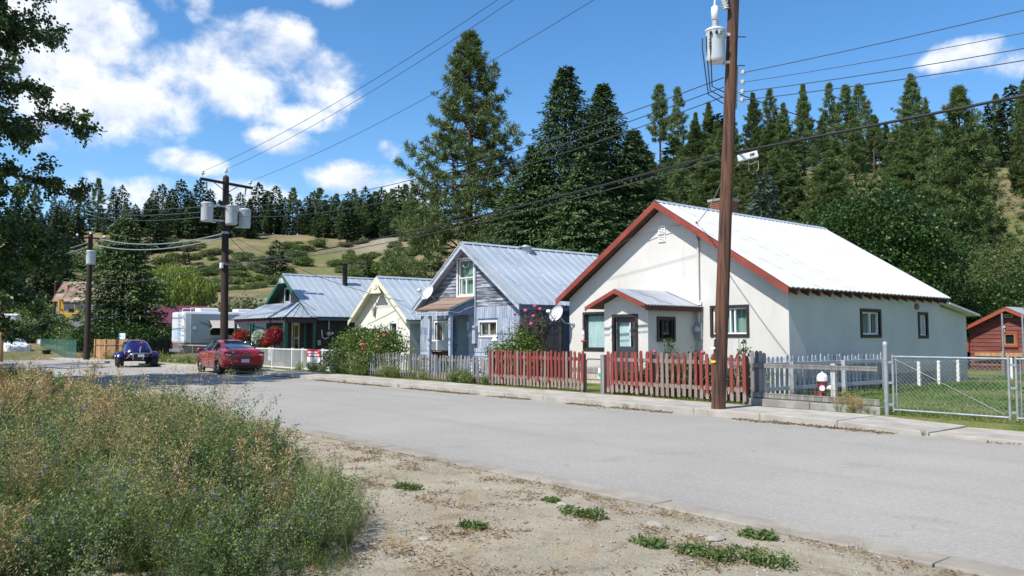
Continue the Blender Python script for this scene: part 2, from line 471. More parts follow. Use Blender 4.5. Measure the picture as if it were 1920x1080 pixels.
def asphalt():
    m, nt, p, out = newmat('asphalt'); N = NT(nt)
    big = N.ramp(N.noise(.35, 5, .6), .35, .7)
    lane = N.noise(.5, 4, .55, N.scaled(N.obj(), (.12, 2.2, 1)))
    fine = N.math('ADD', N.math('MULTIPLY', N.noise(85, 3, .7), .5), N.math('MULTIPLY', N.noise(22, 4, .75), .5))
    c = N.mix(big, (.272, .256, .228), (.312, .295, .264))
    c = N.mix(N.math('MULTIPLY', N.ramp(lane, .45, .75), .45), c, (.215, .208, .196))
    c = N.mix(N.math('MULTIPLY', N.ramp(fine, .50, .62), .6), c, (.46, .445, .41))
    c = N.mix(N.math('MULTIPLY', N.ramp(N.math('ADD', N.math('MULTIPLY', N.noise(60, 2, .6), .5), N.math('MULTIPLY', N.noise(17, 4, .75), .5)), .55, .64), .55), c, (.13, .125, .115))
    c = N.mix(N.math('MULTIPLY', N.ramp(N.noise(.9, 6, .65, distort=.5), .56, .70), .35), c, (.20, .192, .178))
    v = nt.nodes.new('ShaderNodeTexVoronoi'); v.feature = 'DISTANCE_TO_EDGE'; v.inputs['Scale'].default_value = .30
    wv = nt.nodes.new('ShaderNodeVectorMath'); wv.operation = 'ADD'; nt.links.new(N.obj(), wv.inputs[0])
    wn_ = nt.nodes.new('ShaderNodeTexNoise'); wn_.inputs['Scale'].default_value = 1.4; wn_.inputs['Detail'].default_value = 6; nt.links.new(N.obj(), wn_.inputs['Vector'])
    nt.links.new(wn_.outputs['Color'], wv.inputs[1]); nt.links.new(wv.outputs[0], v.inputs['Vector'])
    crack = N.math('MULTIPLY', N.ramp(v.outputs['Distance'], .006, .001), N.ramp(N.noise(.4, 3, .5), .50, .62))
    c = N.mix(N.math('MULTIPLY', crack, .22), c, (.12, .115, .105))
    edge = N.ramp(N.noise(1.6, 5, .7), .35, .75)
    c = N.mix(N.math('MULTIPLY', N.math('MULTIPLY', edge, N.ramp(N.xyz()[1], 12.2, 13.0)), .6), c, (.24, .20, .15))
    spots = N.ramp(N.voro(1.3), .05, .02)
    c = N.mix(N.math('MULTIPLY', spots, .7), c, (.07, .068, .065))
    nt.links.new(c, p.inputs['Base Color']); p.inputs['Roughness'].default_value = .85
    p.inputs['Specular IOR Level'].default_value = .25
    nt.links.new(N.bump(fine, .5, .006), p.inputs['Normal'])
    return m
M['asphalt'] = asphalt()

def dirt():
    m, nt, p, out = newmat('gravelly_dirt'); N = NT(nt)
    c = N.mix(N.ramp(N.noise(1.1, 6, .62), .36, .66), (.395, .35, .262), (.31, .265, .19))
    c = N.mix(N.math('MULTIPLY', N.ramp(N.noise(2.6, 6, .65, distort=.6), .55, .70), .7), c, (.19, .115, .065))
    c = N.mix(N.math('MULTIPLY', N.ramp(N.noise(1.7, 5, .6, N.scaled(N.obj(), (1.1, .9, 1))), .60, .72), .55), c, (.15, .13, .06))
    fine = N.noise(55, 4, .7)
    c = N.mix(N.math('MULTIPLY', N.ramp(fine, .52, .68), .55), c, (.46, .43, .385))
    c = N.mix(N.math('MULTIPLY', N.ramp(N.noise(75, 3, .7), .57, .7), .6), c, (.12, .095, .07))
    nt.links.new(c, p.inputs['Base Color']); p.inputs['Roughness'].default_value = .95
    p.inputs['Specular IOR Level'].default_value = .15
    h = N.math('ADD', N.noise(40, 6, .7), N.math('MULTIPLY', N.noise(7, 4, .6), 1.4))
    nt.links.new(N.bump(h, .9, .03), p.inputs['Normal'])
    return m
M['dirt'] = dirt()

def lawn():
    m, nt, p, out = newmat('lawn_soil'); N = NT(nt)
    c = N.mix(N.ramp(N.noise(.5, 5, .6), .38, .6), (.08, .15, .028), (.20, .21, .075))
    c = N.mix(N.math('MULTIPLY', N.ramp(N.noise(30, 4, .7), .45, .7), .5), c, (.05, .07, .02))
    nt.links.new(c, p.inputs['Base Color']); p.inputs['Roughness'].default_value = .95
    p.inputs['Specular IOR Level'].default_value = .1
    nt.links.new(N.bump(N.noise(60, 4, .7), .8, .03), p.inputs['Normal'])
    return m
M['lawn'] = lawn()

def hillside():
    m, nt, p, out = newmat('dry_hillside'); N = NT(nt)
    c = N.mix(N.ramp(N.noise(.045, 6, .62), .38, .62), (.265, .205, .118), (.20, .16, .095))
    c = N.mix(N.math('MULTIPLY', N.ramp(N.noise(.09, 7, .65, distort=.8), .44, .58), .8), c, (.13, .155, .05))
    c = N.mix(N.math('MULTIPLY', N.ramp(N.noise(.5, 6, .7), .52, .70), .6), c, (.055, .07, .03))
    c = N.mix(N.math('MULTIPLY', N.ramp(N.noise(.16, 6, .7, N.scaled(N.obj(), (1, 1, 4))), .58, .70), .55), c, (.30, .24, .165))
    c = N.mix(N.attr('gravel'), c, N.mix(N.ramp(N.noise(1.1, 6, .7), .4, .62), (.36, .33, .28), (.235, .205, .165)))
    nt.links.new(c, p.inputs['Base Color']); p.inputs['Roughness'].default_value = .95
    p.inputs['Specular IOR Level'].default_value = .1
    nt.links.new(N.bump(N.noise(.9, 7, .7), .9, .7), p.inputs['Normal'])
    return m
M['hill'] = hillside()

# ------------------------------------------------------------------ ground lines
def smooth0(x, w=6.0): return 0.5 * (x + math.sqrt(x * x + w * w))
def kerb_far(x): return 13.08 - .098 * (smooth0(-36 - x) - smooth0(-36 - 40) * 0)
def kerb_near(x): return 5.86 - .030 * smooth0(-12 - x) - .055 * smooth0(-45 - x)

HB = [-60, 0, 18.2, 24.5, 34.4, 43.5, 53.1, 58.4, 62.5, 69.6, 76, 83.4, 105]
HP = [[(60, 0), (120, 5), (250, 20)],
      [(50, .1), (70, 5), (105, 22), (250, 29)],
      [(42, .1), (52, 2), (65, 8), (85, 17), (105, 21.6), (250, 28)],
      [(42, .1), (52, 2), (65, 8), (88, 18), (110, 23.6), (250, 30)],
      [(42, .1), (50, 2), (65, 8), (90, 18), (118, 26.3), (250, 31)],
      [(46, .1), (55, 2), (70, 7), (100, 17), (135, 28), (250, 32)],
      [(50, .1), (65, 2), (80, 6), (120, 14), (165, 26.5), (300, 30)],
      [(55, .1), (72, 1), (85, 6.4), (140, 13.5), (195, 26.5), (300, 29)],
      [(58, .1), (75, 1), (88, 6.2), (150, 13), (180, 19.5), (212, 28.7), (300, 30)],
      [(60, .1), (78, 1), (90, 6.0), (150, 12), (175, 18), (215, 28.2), (300, 30)],
      [(62, .1), (90, 1.8), (110, 4.5), (150, 10.5), (180, 17.5), (222, 29), (300, 30)],
      [(62, .1), (88, 2.0), (105, 3.2), (130, 7), (175, 16), (225, 28.5), (300, 30)],
      [(60, 0), (100, 1.5), (140, 8), (200, 24), (300, 30)]]
def hill(x, y):
    r = math.hypot(x, y)
    b = math.degrees(math.atan2(-x, y))
    if b < -120: b = 105.0
    b = min(max(b, HB[0]), HB[-1])
    j = max(0, min(len(HB) - 2, int(np.searchsorted(HB, b)) - 1))
    t = (b - HB[j]) / (HB[j + 1] - HB[j]); t = t * t * (3 - 2 * t)
    ev = lambda p: float(np.interp(r, [q[0] for q in p], [q[1] for q in p]))
    h = ev(HP[j]) * (1 - t) + ev(HP[j + 1]) * t
    if h > .5:
        k = min(1, (h - .5) / 4)
        h += k * (1.6 * mnoise.noise((x * .022, y * .022, 3)) + .8 * mnoise.noise((x * .07, y * .07, 9)) + .3 * mnoise.noise((x * .2, y * .2, 5)))
    return h
def gz(x, y): return max(hill(x, y) - .15, .12)
def at(b, r):
    """ground point at a bearing (degrees from +Y towards -X) and distance from the camera's spot"""
    x, y = -r * math.sin(R(b)), r * math.cos(R(b))
    return x, y, gz(x, y)

def make_ground():
    rs = [0, 12, 24, 34] + list(np.geomspace(40, 330, 120)) + [450, 700, 1200, 2200, 4200]
    bs = list(np.arange(-60, 0, 3.0)) + list(np.arange(0, 108, .55)) + list(np.arange(108, 300, 4.0))
    V, F = [], []
    nb = len(bs)
    for r in rs:
        for b in bs:
            x, y = -r * math.sin(R(b)), r * math.cos(R(b))
            h = -.15 if 110 < b < 290 else hill(x, y) - .15
            V.append((x, y, h if r > 30 else -.15))
    for i in range(len(rs) - 1):
        for k in range(nb):
            F.append((i * nb + k, i * nb + (k + 1) % nb, (i + 1) * nb + (k + 1) % nb, (i + 1) * nb + k))
    me = bpy.data.meshes.new('ground'); me.from_pydata(V, [], F)
    me.materials.append(M['hill']); me.polygons.foreach_set('use_smooth', [True] * len(F))
    a = me.attributes.new('gravel', 'FLOAT', 'POINT')
    g = []
    for x, y, z in V:
        r = math.hypot(x, y); b = math.degrees(math.atan2(-x, y))
        k = max(0, 1 - abs(r - 85) / 9) * max(0, min(1, (72 - b) / 3)) * max(0, min(1, (b - 55) / 3))
        k2 = max(0, 1 - abs(r - 190) / 22) * max(0, 1 - abs(b - 60) / 3.5) * .8
        g.append(min(1, max(k * 1.6, k2)))
    a.data.foreach_set('value', g)
    o = objm('ground', me); tag(o, kind='structure')
make_ground()

def strip(name, f0, f1, xs, z, m, nsub=1, wob=0.0, kind='structure', skirt=0):
    V, F = [], []
    n = nsub + 1
    for x in xs:
        a, b = f0(x), f1(x)
        for j in range(n):
            y = a + (b - a) * j / nsub
            e = min(1, min(y - a, b - y) / .3) if wob else 0
            if skirt and j == 0: V.append((x, a, z - skirt)); continue
            if skirt and j == 1: y = a + .004
            V.append((x, y, z + (wob * e * (mnoise.noise((x * .8, y * .8, 1)) + .4 * mnoise.noise((x * 2.7, y * 2.7, 4))))))
    for i in range(len(xs) - 1):
        for j in range(nsub):
            F.append((i * n + j, (i + 1) * n + j, (i + 1) * n + j + 1, i * n + j + 1) if xs[1] > xs[0] else (i * n + j, i * n + j + 1, (i + 1) * n + j + 1, (i + 1) * n + j))
    me = bpy.data.meshes.new(name); me.from_pydata(V, [], F); me.materials.append(m)
    if wob: me.polygons.foreach_set('use_smooth', [True] * len(F))
    me.update()
    o = objm(name, me); tag(o, kind=kind); return o

xs_far = list(np.arange(-100, -20, 2.0)) + list(np.arange(-20, 42, 4.0))
strip('road', lambda x: kerb_near(x) - .02, lambda x: kerb_far(x) + .03, xs_far, 0.0, M['asphalt'], 4)
strip('verge', lambda x: -22.0, lambda x: kerb_near(x) - .31, list(np.arange(-100, -24, 2.0)) + list(np.arange(-24, 2, .3)) + list(np.arange(2, 30, 3.0)), .045, M['dirt'], 80, .035)
strip('yard_edge', lambda x: kerb_far(x) + 1.35, lambda x: kerb_far(x) + 1.75, xs_far, .03, M['dirt'], 2)
strip('yard', lambda x: kerb_far(x) + 1.46, lambda x: 64.0, xs_far, .115, M['lawn'], 12, skirt=.25)

# near kerb, cast in lengths
kr = thing('near_kerb', None, None, (0, 0, 0)); tag(kr, kind='structure')
L = 2.4
km = MB().box(-L / 2 + .006, L / 2 - .006, -.15, .15, -.12, .0).build('kerb_stone', M['kerb'], kr, .012)
x = -60.0; first = True
while x < 14:
    y0, y1 = kerb_near(x) - .15, kerb_near(x + L) - .15
    a = math.atan2(y1 - y0, L)
    o = km if first else objm('kerb_stone', km.data, kr)
    o.location = (x + L / 2, (y0 + y1) / 2, .065 + random.uniform(-.006, .006)); o.rotation_euler = (random.uniform(-.01, .01), random.uniform(-.003, .003), a)
    first = False; x += L
# far sidewalk of concrete slabs with kerb edge
sw = thing('sidewalk', None, None, (0, 0, 0)); tag(sw, kind='structure')
L = 1.52
sm_ = MB().box(-L / 2 + .005, L / 2 - .005, -.72, .72, -.14, 0).build('slab', M['concrete'], sw, .014)
x = -68.0; first = True
while x < 14:
    y0, y1 = kerb_far(x) + .74, kerb_far(x + L) + .74
    o = sm_ if first else objm('slab', sm_.data, sw)
    z0 = .12 if x + L / 2 < -7.4 else (.085 if x + L / 2 < -6.2 else .05)
    o.location = (x + L / 2, (y0 + y1) / 2, z0 + random.uniform(-.006, .006))
    o.rotation_euler = (random.uniform(-.006, .006), .035 if -7.4 < x + L / 2 < -6.2 else random.uniform(-.004, .004), math.atan2(y1 - y0, L))
    first = False; x += L

# ------------------------------------------------------------------ loose cover: gravel, dead litter, grass
def weed_edge(x): return float(np.interp(-x, [4.3, 5.0, 5.5, 5.9, 7.6, 9.9, 14.8, 30, 45], [1.8, 2.6, 3.05, 3.3, 3.85, 4.3, 5.0, 4.75, 4.0]))

def gravel_stones():
    ico = bmesh.new(); bmesh.ops.create_icosphere(ico, subdivisions=1, radius=1)
    bv = np.array([v.co[:] for v in ico.verts]); bf = np.array([[v.index for v in f.verts] for f in ico.faces]); ico.free()
    n = 7000
    x = -rng.random(n * 2) ** 1.3 * 14 - 1.0; y = rng.uniform(1.4, 5.6, n * 2)
    keep = np.array([(y[i] < kerb_near(x[i]) - .33) and (y[i] > weed_edge(x[i]) - .8) for i in range(len(x))])
    x, y = x[keep][:n], y[keep][:n]; n = len(x)
    s = (.004 + .010 * rng.random(n) ** 3.0 + .012 * (rng.random(n) > .99))[:, None, None]
    sc = rng.uniform(.6, 1.3, (n, 1, 3)) * np.array([1, 1, .6])
    V = bv[None] * sc * s * (1 + .25 * rng.normal(size=(n, len(bv), 1)) * .6)
    a = rng.uniform(0, 6.28, n); ca, sa = np.cos(a)[:, None], np.sin(a)[:, None]
    V = np.stack([V[..., 0] * ca - V[..., 1] * sa, V[..., 0] * sa + V[..., 1] * ca, V[..., 2]], -1)
    zz = np.array([.045 + .035 * (mnoise.noise((a_ * .8, b_ * .8, 1)) + .4 * mnoise.noise((a_ * 2.7, b_ * 2.7, 4))) for a_, b_ in zip(x, y)])
    V += np.stack([x, y, zz + .003], -1)[:, None]
    F = bf[None] + (np.arange(n) * len(bv))[:, None, None]
    me = bpy.data.meshes.new('gravel'); me.vertices.add(n * len(bv)); me.vertices.foreach_set('co', V.astype(np.float32).ravel())
    nf = n * len(bf)
    me.loops.add(nf * 3); me.loops.foreach_set('vertex_index', F.astype(np.int32).ravel())
    me.polygons.add(nf); me.polygons.foreach_set('loop_start', np.arange(0, nf * 3, 3, dtype=np.int32)); me.polygons.foreach_set('loop_total', np.full(nf, 3, dtype=np.int32))
    me.update(calc_edges=True)
    a = me.attributes.new('rnd', 'FLOAT', 'FACE'); a.data.foreach_set('value', np.repeat(rng.random(n), len(bf)).astype(np.float32))
    me.materials.append(leaf_mat('gravel_stone', [(.17, .15, .125), (.30, .27, .225), (.34, .30, .25), (.42, .385, .33)], 0, .9, 0))
    tag(objm('gravel', me), kind='stuff')
gravel_stones()

def litter(name, pts, n_each, spread, L, W, flat, cols, kind='stuff', trans=.1):
    P = np.repeat(np.asarray(pts, float), n_each, 0); n = len(P)
    sp = np.repeat(np.broadcast_to(np.asarray(spread, float), (len(pts),)), n_each)
    P[:, :2] += rng.normal(size=(n, 2)) * sp[:, None]
    d = rng.normal(size=(n, 3)); d[:, 2] = np.abs(d[:, 2]) * flat
    Q = cards(P, d, rng.uniform(.5, 1.2, n) * L, rng.uniform(.6, 1.2, n) * W)
    return quadmesh(name, Q, leaf_mat(name, cols, trans, .8, 0))

def verge_z(x, y): return .045 + .035 * (mnoise.noise((x * .8, y * .8, 1)) + .4 * mnoise.noise((x * 2.7, y * 2.7, 4)))
pts, spr = [], []
for _ in range(3600):
    x = -1.0 - 16 * random.random() ** 1.2; y = random.uniform(2.2, 5.62)
    if y > kerb_near(x) - .33 or y < weed_edge(x) - .5: continue
    e = mnoise.noise((x * 1.3, y * 1.8, 7)) + .35 * mnoise.noise((x * 4, y * 4, 2))
    near_k = max(0, 1 - (kerb_near(x) - .33 - y) / .35)
    if e + .55 * near_k < .10: continue
    pts.append((x, y, verge_z(x, y) + .004)); spr.append(.05)
tag(objm('dead_litter', litter('dead_litter', pts, 16, spr, .045, .009, .35, [(.10, .05, .025), (.20, .11, .055), (.26, .18, .10), (.17, .14, .06)])), kind='stuff')
pts = []
for _ in range(900):
    x = random.uniform(-34, -4.5)
    if mnoise.noise((x * .45, 3, 1)) < -.12 : continue
    pts.append((x, kerb_far(x) - .05 - abs(random.gauss(0, .09)), .006))
tag(objm('gutter_litter', litter('gutter_litter', pts, 12, .06, .07, .02, .15, [(.10, .06, .035), (.19, .13, .08), (.26, .2, .13), (.15, .13, .06)])), kind='stuff')

def lawn_grass():
    n = 70000
    x = rng.uniform(-12.0, 3.5, n); y = rng.uniform(14.75, 34, n) ; y = 14.75 + (y - 14.75) ** 1.25 / 19.25 ** .25
    ok = ~((x < -10.9)) | (y < 17.6)
    ok &= ~((x < -11.0) & (y > 15.5))
    x, y = x[ok], y[ok]; n = len(x)
    wet = np.array([mnoise.noise((a * .35, b * .35, 2)) + .4 * mnoise.noise((a * 1.1, b * 1.1, 8)) for a, b in zip(x, y)])
    P = np.stack([x, y, np.full(n, .115)], -1)
    d = rng.normal(size=(n, 3)) * .5; d[:, 2] = 1
    h = np.where(wet > 0, .085, .055) * rng.uniform(.6, 1.4, n) * (1 + (y > 22) * .5)
    Q = cards(P, d, h, .014 + .012 * (y - 14) / 15)
    r = np.clip(.5 - wet * 1.1 + rng.normal(size=n) * .22, 0, 1)
    me = quadmesh('lawn_grass', Q, leaf_mat('lawn_grass', [(.045, .135, .014), (.085, .20, .028), (.17, .24, .05), (.34, .31, .12)], .35, .6, 0), r)
    tag(objm('lawn_grass', me), kind='stuff')
lawn_grass()
# ------------------------------------------------------------------ sight lines: bearing and elevation of a point of the photograph
_p, _y = R(3.51), R(50.79)
_fw0 = Vector((-math.sin(_y), math.cos(_y), 0)); _rt = Vector((math.cos(_y), math.sin(_y), 0)); _uz = Vector((0, 0, 1))
_fw = _fw0 * math.cos(_p) + _uz * math.sin(_p); _up = _uz * math.cos(_p) - _fw0 * math.sin(_p)
def sight(px, py=632.0):
    d = _fw + _rt * ((px - 960) / 1500) - _up * ((py - 540) / 1500)
    return math.degrees(math.atan2(-d.x, d.y)), d.z / math.hypot(d.x, d.y)
def spot(px, r):
    x, y, z = at(sight(px)[0], r); return x, y, z
def topz(px, py, r): return 1.55 + r * sight(px, py)[1]

# ------------------------------------------------------------------ foliage materials
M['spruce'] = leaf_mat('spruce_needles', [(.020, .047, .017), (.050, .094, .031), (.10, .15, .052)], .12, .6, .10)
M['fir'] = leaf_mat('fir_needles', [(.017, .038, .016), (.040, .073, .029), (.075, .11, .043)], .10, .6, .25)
M['pine'] = leaf_mat('pine_needles', [(.045, .075, .021), (.10, .142, .040), (.185, .215, .072)], .18, .5, .12)
M['hillpine'] = leaf_mat('hill_pine_needles', [(.052, .094, .026), (.108, .160, .048), (.19, .235, .082)], .2, .55, .22)
M['bluespruce'] = leaf_mat('blue_spruce_needles', [(.03, .055, .05), (.06, .095, .09), (.10, .14, .14)], .1, .6, .05)
M['maple'] = leaf_mat('maple_leaves', [(.018, .046, .010), (.036, .080, .016), (.065, .125, .026)], .25, .45, .08)
M['cottonwood'] = leaf_mat('cottonwood_leaves', [(.026, .058, .014), (.066, .115, .027), (.17, .225, .045)], .22, .38, .05, .4)
M['willow'] = leaf_mat('willow_leaves', [(.12, .19, .03), (.21, .285, .05), (.30, .35, .085)], .35, .5, .05)
M['bush'] = leaf_mat('bush_leaves', [(.065, .10, .027), (.125, .165, .046), (.20, .235, .075)], .22, .5, .35)
M['sage'] = leaf_mat('greyish_bush_leaves', [(.085, .105, .04), (.15, .17, .07), (.22, .225, .115)], .2, .6, .2)
M['rose'] = leaf_mat('rose_leaves', [(.05, .09, .016), (.105, .165, .030), (.19, .245, .065)], .28, .42, .05)

def conifer(h, rad, z0=.06, step=.4, per=9, ncard=9, cl=.42, cw=.15, droop=.25, lift=.12, power=.85, irr=.18, top=.02, hang=.35, seed=0, fan=.26):
    """spruce or fir crown as needle sprays along drooping boughs; returns quads, tone per quad"""
    g = np.random.default_rng(seed)
    C, D, S, LL = [], [], [], []
    z = h * z0
    gapk = g.uniform(0, 6.28)
    while z < h * (1 - top):
        t = (z / h - z0) / (1 - z0)
        prof = (1 - t) ** power * (1 - .35 * math.exp(-t * 9))
        k = max(4, int(per * (.45 + .55 * (1 - t))))
        a0 = g.uniform(0, 6.28)
        for i in range(k):
            a = a0 + 6.28 * i / k + g.normal() * .22
            L = rad * prof * (1 + irr * g.normal()) * (1 + .13 * math.sin(3 * a + gapk + z * .35)) + .12
            n = max(3, int(ncard * (.35 + L / rad * 1.1)))
            s = g.uniform(.12, 1, n) ** .72
            ux, uy = math.cos(a), math.sin(a)
            lat = g.normal(size=n) * fan * L * (1.08 - s) + g.normal(size=n) * .05
            r_ = L * s
            zz = z + g.normal() * .06 + L * (lift * s - droop * s * s + .10 * s ** 4) + g.normal(size=n) * .04
            C.append(np.stack([ux * r_ - uy * lat, uy * r_ + ux * lat, zz], -1))
            sd_ = np.sign(lat) * .55
            d = np.stack([ux - uy * sd_, uy + ux * sd_, -hang + g.normal(size=n) * .3], -1) + g.normal(size=(n, 3)) * .25
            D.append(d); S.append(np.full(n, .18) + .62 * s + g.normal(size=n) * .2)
            LL.append(np.full(n, 1.0) * (.7 + .3 * prof))
        z += step * (1.15 - .5 * t)
    for i in range(int(14)):
        C.append(np.array([[0, 0, h * (1 - top - .05 * g.random())]])); D.append(np.array([[g.normal() * .25, g.normal() * .25, 1.0]])); S.append(np.array([.7])); LL.append(np.array([.8]))
    C, D, S, LL = np.concatenate(C), np.concatenate(D), np.concatenate(S), np.concatenate(LL)
    n = len(C)
    Q = cards(C, D, cl * LL * g.uniform(.7, 1.3, n), cw * g.uniform(.7, 1.3, n), np.stack([-D[:, 1], D[:, 0], g.normal(size=n) * .6], -1))
    return Q, S

def pinetree(h, rad, z0=.2, step=.55, per=6, tufts=5, k=13, tl=.34, tw=.055, irr=.3, seed=0, power=.7, limb_mb=None, belly=.25):
    """long-needled pine: bare inner limbs that carry round tufts on their outer half"""
    g = np.random.default_rng(seed)
    T, A = [], []
    z = h * z0
    while z < h * .985:
        t = (z / h - z0) / (1 - z0)
        prof = ((1 - t) ** power) * min(1, .45 + t / belly * .55)
        n = max(3, int(g.normal(per, 1) * (.55 + .45 * (1 - t)))); a0 = g.uniform(0, 6.28)
        for i in range(n):
            a = a0 + 6.28 * i / n + g.normal() * .35
            L = max(.25, rad * prof * (1 + irr * g.normal()))
            rise = g.uniform(-.12, .30) + .35 * t
            P = lambda s: np.array([math.cos(a) * L * s, math.sin(a) * L * s, z + L * (rise * s * s - .10 * math.sin(s * 3.1))])
            if limb_mb is not None and L > .8: limb_mb.tube([P(q) for q in (0, .35, .7, .98)], [.025 + .018 * L, .02 + .011 * L, .02, .01], 4, False)
            m = max(2, int(tufts * (.4 + L / rad)))
            for q in range(m):
                s = g.uniform(.42, 1.0) ** .8
                lat = g.normal() * .17 * L
                T.append(P(s) + np.array([-math.sin(a) * lat, math.cos(a) * lat, abs(g.normal()) * .12])); A.append((math.cos(a), math.sin(a), .55 + t))
        z += step * (1.1 - .45 * t) * g.uniform(.8, 1.25)
    for i in range(4): T.append(np.array([0, 0, h * (.985 - .02 * i)])); A.append((0, 0, 1))
    T, A = np.array(T), np.array(A); n = len(T)
    tone = np.clip(.45 + .25 * g.normal(size=n), 0, 1)
    C = np.repeat(T, k, 0) + g.normal(size=(n * k, 3)) * .07
    D = unit(g.normal(size=(n * k, 3))) + np.repeat(unit(A), k, 0) * .75
    Q = cards(C, D, tl * g.uniform(.7, 1.25, n * k), tw * g.uniform(.8, 1.3, n * k))
    S = np.repeat(tone, k) + g.normal(size=n * k) * .16
    return Q, S

def leafy(lobes, ncl, per, spread, L, W, seed=0, shell=.55, flat=.6):
    """broad-leaved crown: leaf clumps through ellipsoid lobes [(cx,cy,cz,rx,ry,rz)], thinner inside"""
    g = np.random.default_rng(seed)
    vol = np.array([l[3] * l[4] * l[5] for l in lobes]) ** .67; pick = g.choice(len(lobes), ncl, p=vol / vol.sum())
    Lb = np.array(lobes)[pick]
    d = unit(g.normal(size=(ncl, 3))); rr = shell + (1 - shell) * g.random(ncl) ** .6
    rr *= 1 + .12 * np.sin(d[:, 0] * 7 + Lb[:, 0]) * np.cos(d[:, 2] * 6)
    C = Lb[:, :3] + d * Lb[:, 3:6] * rr[:, None]
    tone = np.clip(.45 + .22 * g.normal(size=ncl), 0, 1)
    sp = spread * g.uniform(.6, 1.3, ncl)
    P = np.repeat(C, per, 0) + g.normal(size=(ncl * per, 3)) * np.repeat(sp, per)[:, None] * np.array([1, 1, flat])
    D = g.normal(size=(ncl * per, 3)) + np.repeat(d, per, 0) * .5 + np.array([0, 0, -.25])
    n = len(P)
    Q = cards(P, D, L * g.uniform(.7, 1.25, n), W * g.uniform(.7, 1.25, n))
    return Q, np.repeat(tone, per) + g.normal(size=n) * .17

def trunk_mesh(name, h, r0, m, lean=(0, 0), limbs=None, n=8):
    b = MB()
    k = 7
    b.tube([(lean[0] * (i / k) ** 1.5 + .04 * math.sin(i * 1.7) * r0 * 4, lean[1] * (i / k) ** 1.5, -.4 + (h + .4) * i / k) for i in range(k + 1)], [r0 * (1.25 if i == 0 else 1) * (1 - .93 * i / k) + .008 for i in range(k + 1)], n)
    return b

def plant(name, label, cat, loc, crown_me, trunk_me, rz=0.0, sc=1.0, group=None, sz=None, crown_name='crown'):
    t = thing(name, label, cat, loc, rz, group)
    t.scale = (sc, sc, sz or sc)
    if trunk_me is not None: objm('trunk', trunk_me, t)
    objm(crown_name, crown_me, t)
    return t

# ------------------------------------------------------------------ the tall pine and the spruces behind the houses
r = 57; x, y, z = spot(880, r); H = topz(868, 52, r) - z
tb = trunk_mesh('t', H * .98, .46, None)
Q, S = pinetree(H, 5.4, z0=.15, step=.50, per=8, tufts=14, k=26, tl=.42, tw=.056, irr=.28, seed=5, power=.86, limb_mb=tb, belly=.12)
Q[:, :, 0] *= 1.0
plant('pine_tree', 'tall open-crowned pine rising behind the blue house', 'tree', (x, y, z - .3), quadmesh('pine_crown', Q, M['pine'], S), tb.mesh('pine_trunk', M['bark_pine']), .4)

SP = [(1062, 112, 47, 5.0, 1, 'tallest dark spruce with a pointed top behind the blue house roof'), (1134, 146, 50, 4.6, 2, 'dark spruce close beside the tallest spruce, its top a little lower'),
      (1003, 262, 46, 3.6, 3, 'bushy spruce on the pine side of the spruce clump'), (1192, 232, 52, 4.1, 4, 'broad rough spruce ending the clump towards the white house'), (957, 345, 48, 3.1, 6, 'low spruce between the tall pine and the spruce clump'), (1092, 285, 43, 3.4, 7, 'lower spruce standing in front of the two tallest spruces')]
trk = {}
for px, py, r, rad, sd_, lab in SP:
    x, y, z = spot(px, r); H = topz(px, py, r) - z
    Q, S = conifer(H, rad * 1.16, .03, .25, 26, 54, .30, .095, .24, .12, .88, .20, .012, .45, sd_, .30)
    plant('spruce_tree', lab, 'tree', (x, y, z - .2), quadmesh('spruce_crown', Q, M['spruce'], S), trunk_mesh('t', H * .97, .32, None).mesh('spruce_trunk', M['bark']), sd_, group='spruces behind the blue and white houses')

# spruce by the wooden fence, far along the street
r = 71; x, y, z = spot(228, r); H = topz(228, 398, r) - z
Q, S = conifer(H, 3.6, .02, .26, 19, 36, .38, .13, .22, .14, .60, .28, .02, .3, 21, .36)
FS = plant('spruce_tree', 'spruce standing beyond the wooden plank fence', 'tree', (x, y, z - .2), quadmesh('fence_spruce_crown', Q, M['spruce'], S + .12), trunk_mesh('t', H * .97, .25, None).mesh('spruce_trunk', M['bark']))
FS.children[1].data.materials[0] = leaf_mat('olive_spruce_needles', [(.022, .036, .014), (.042, .062, .022), (.075, .095, .034)], .12, .6, .0)

# ------------------------------------------------------------------ forest stock: a few crowns shared by the many
firs = []
for i in range(6):
    h = 14.0
    Q, S = conifer(h, [2.3, 2.9, 2.0, 2.6, 3.2, 2.4][i], [.10, .06, .2, .12, .05, .16][i], .55, 11, 8, .95, .42, .20, .14, [.8, .7, .9, .65, .75, .55][i], .26, .02, .3, 50 + i, .3)
    firs.append((quadmesh('fir_crown', Q, M['fir'], S), trunk_mesh('t', h * .96, .2, None, n=6).mesh('fir_trunk', M['bark'])))
pines = []
for i in range(7):
    h = 15.0
    tb = trunk_mesh('t', h * .98, .24, None, n=6)
    Q, S = pinetree(h, [2.4, 2.0, 2.9, 2.3, 1.7, 2.7, 2.2][i], [.22, .38, .15, .25, .5, .12, .3][i], .62, 7, 8, 24, .42, .06, .28, 80 + i, [.75, .65, .85, .8, .6, .9, .8][i], tb)
    pines.append((quadmesh('hill_pine_crown', Q, M['hillpine'], S), tb.mesh('hill_pine_trunk', M['bark_pine'])))
bigp = []
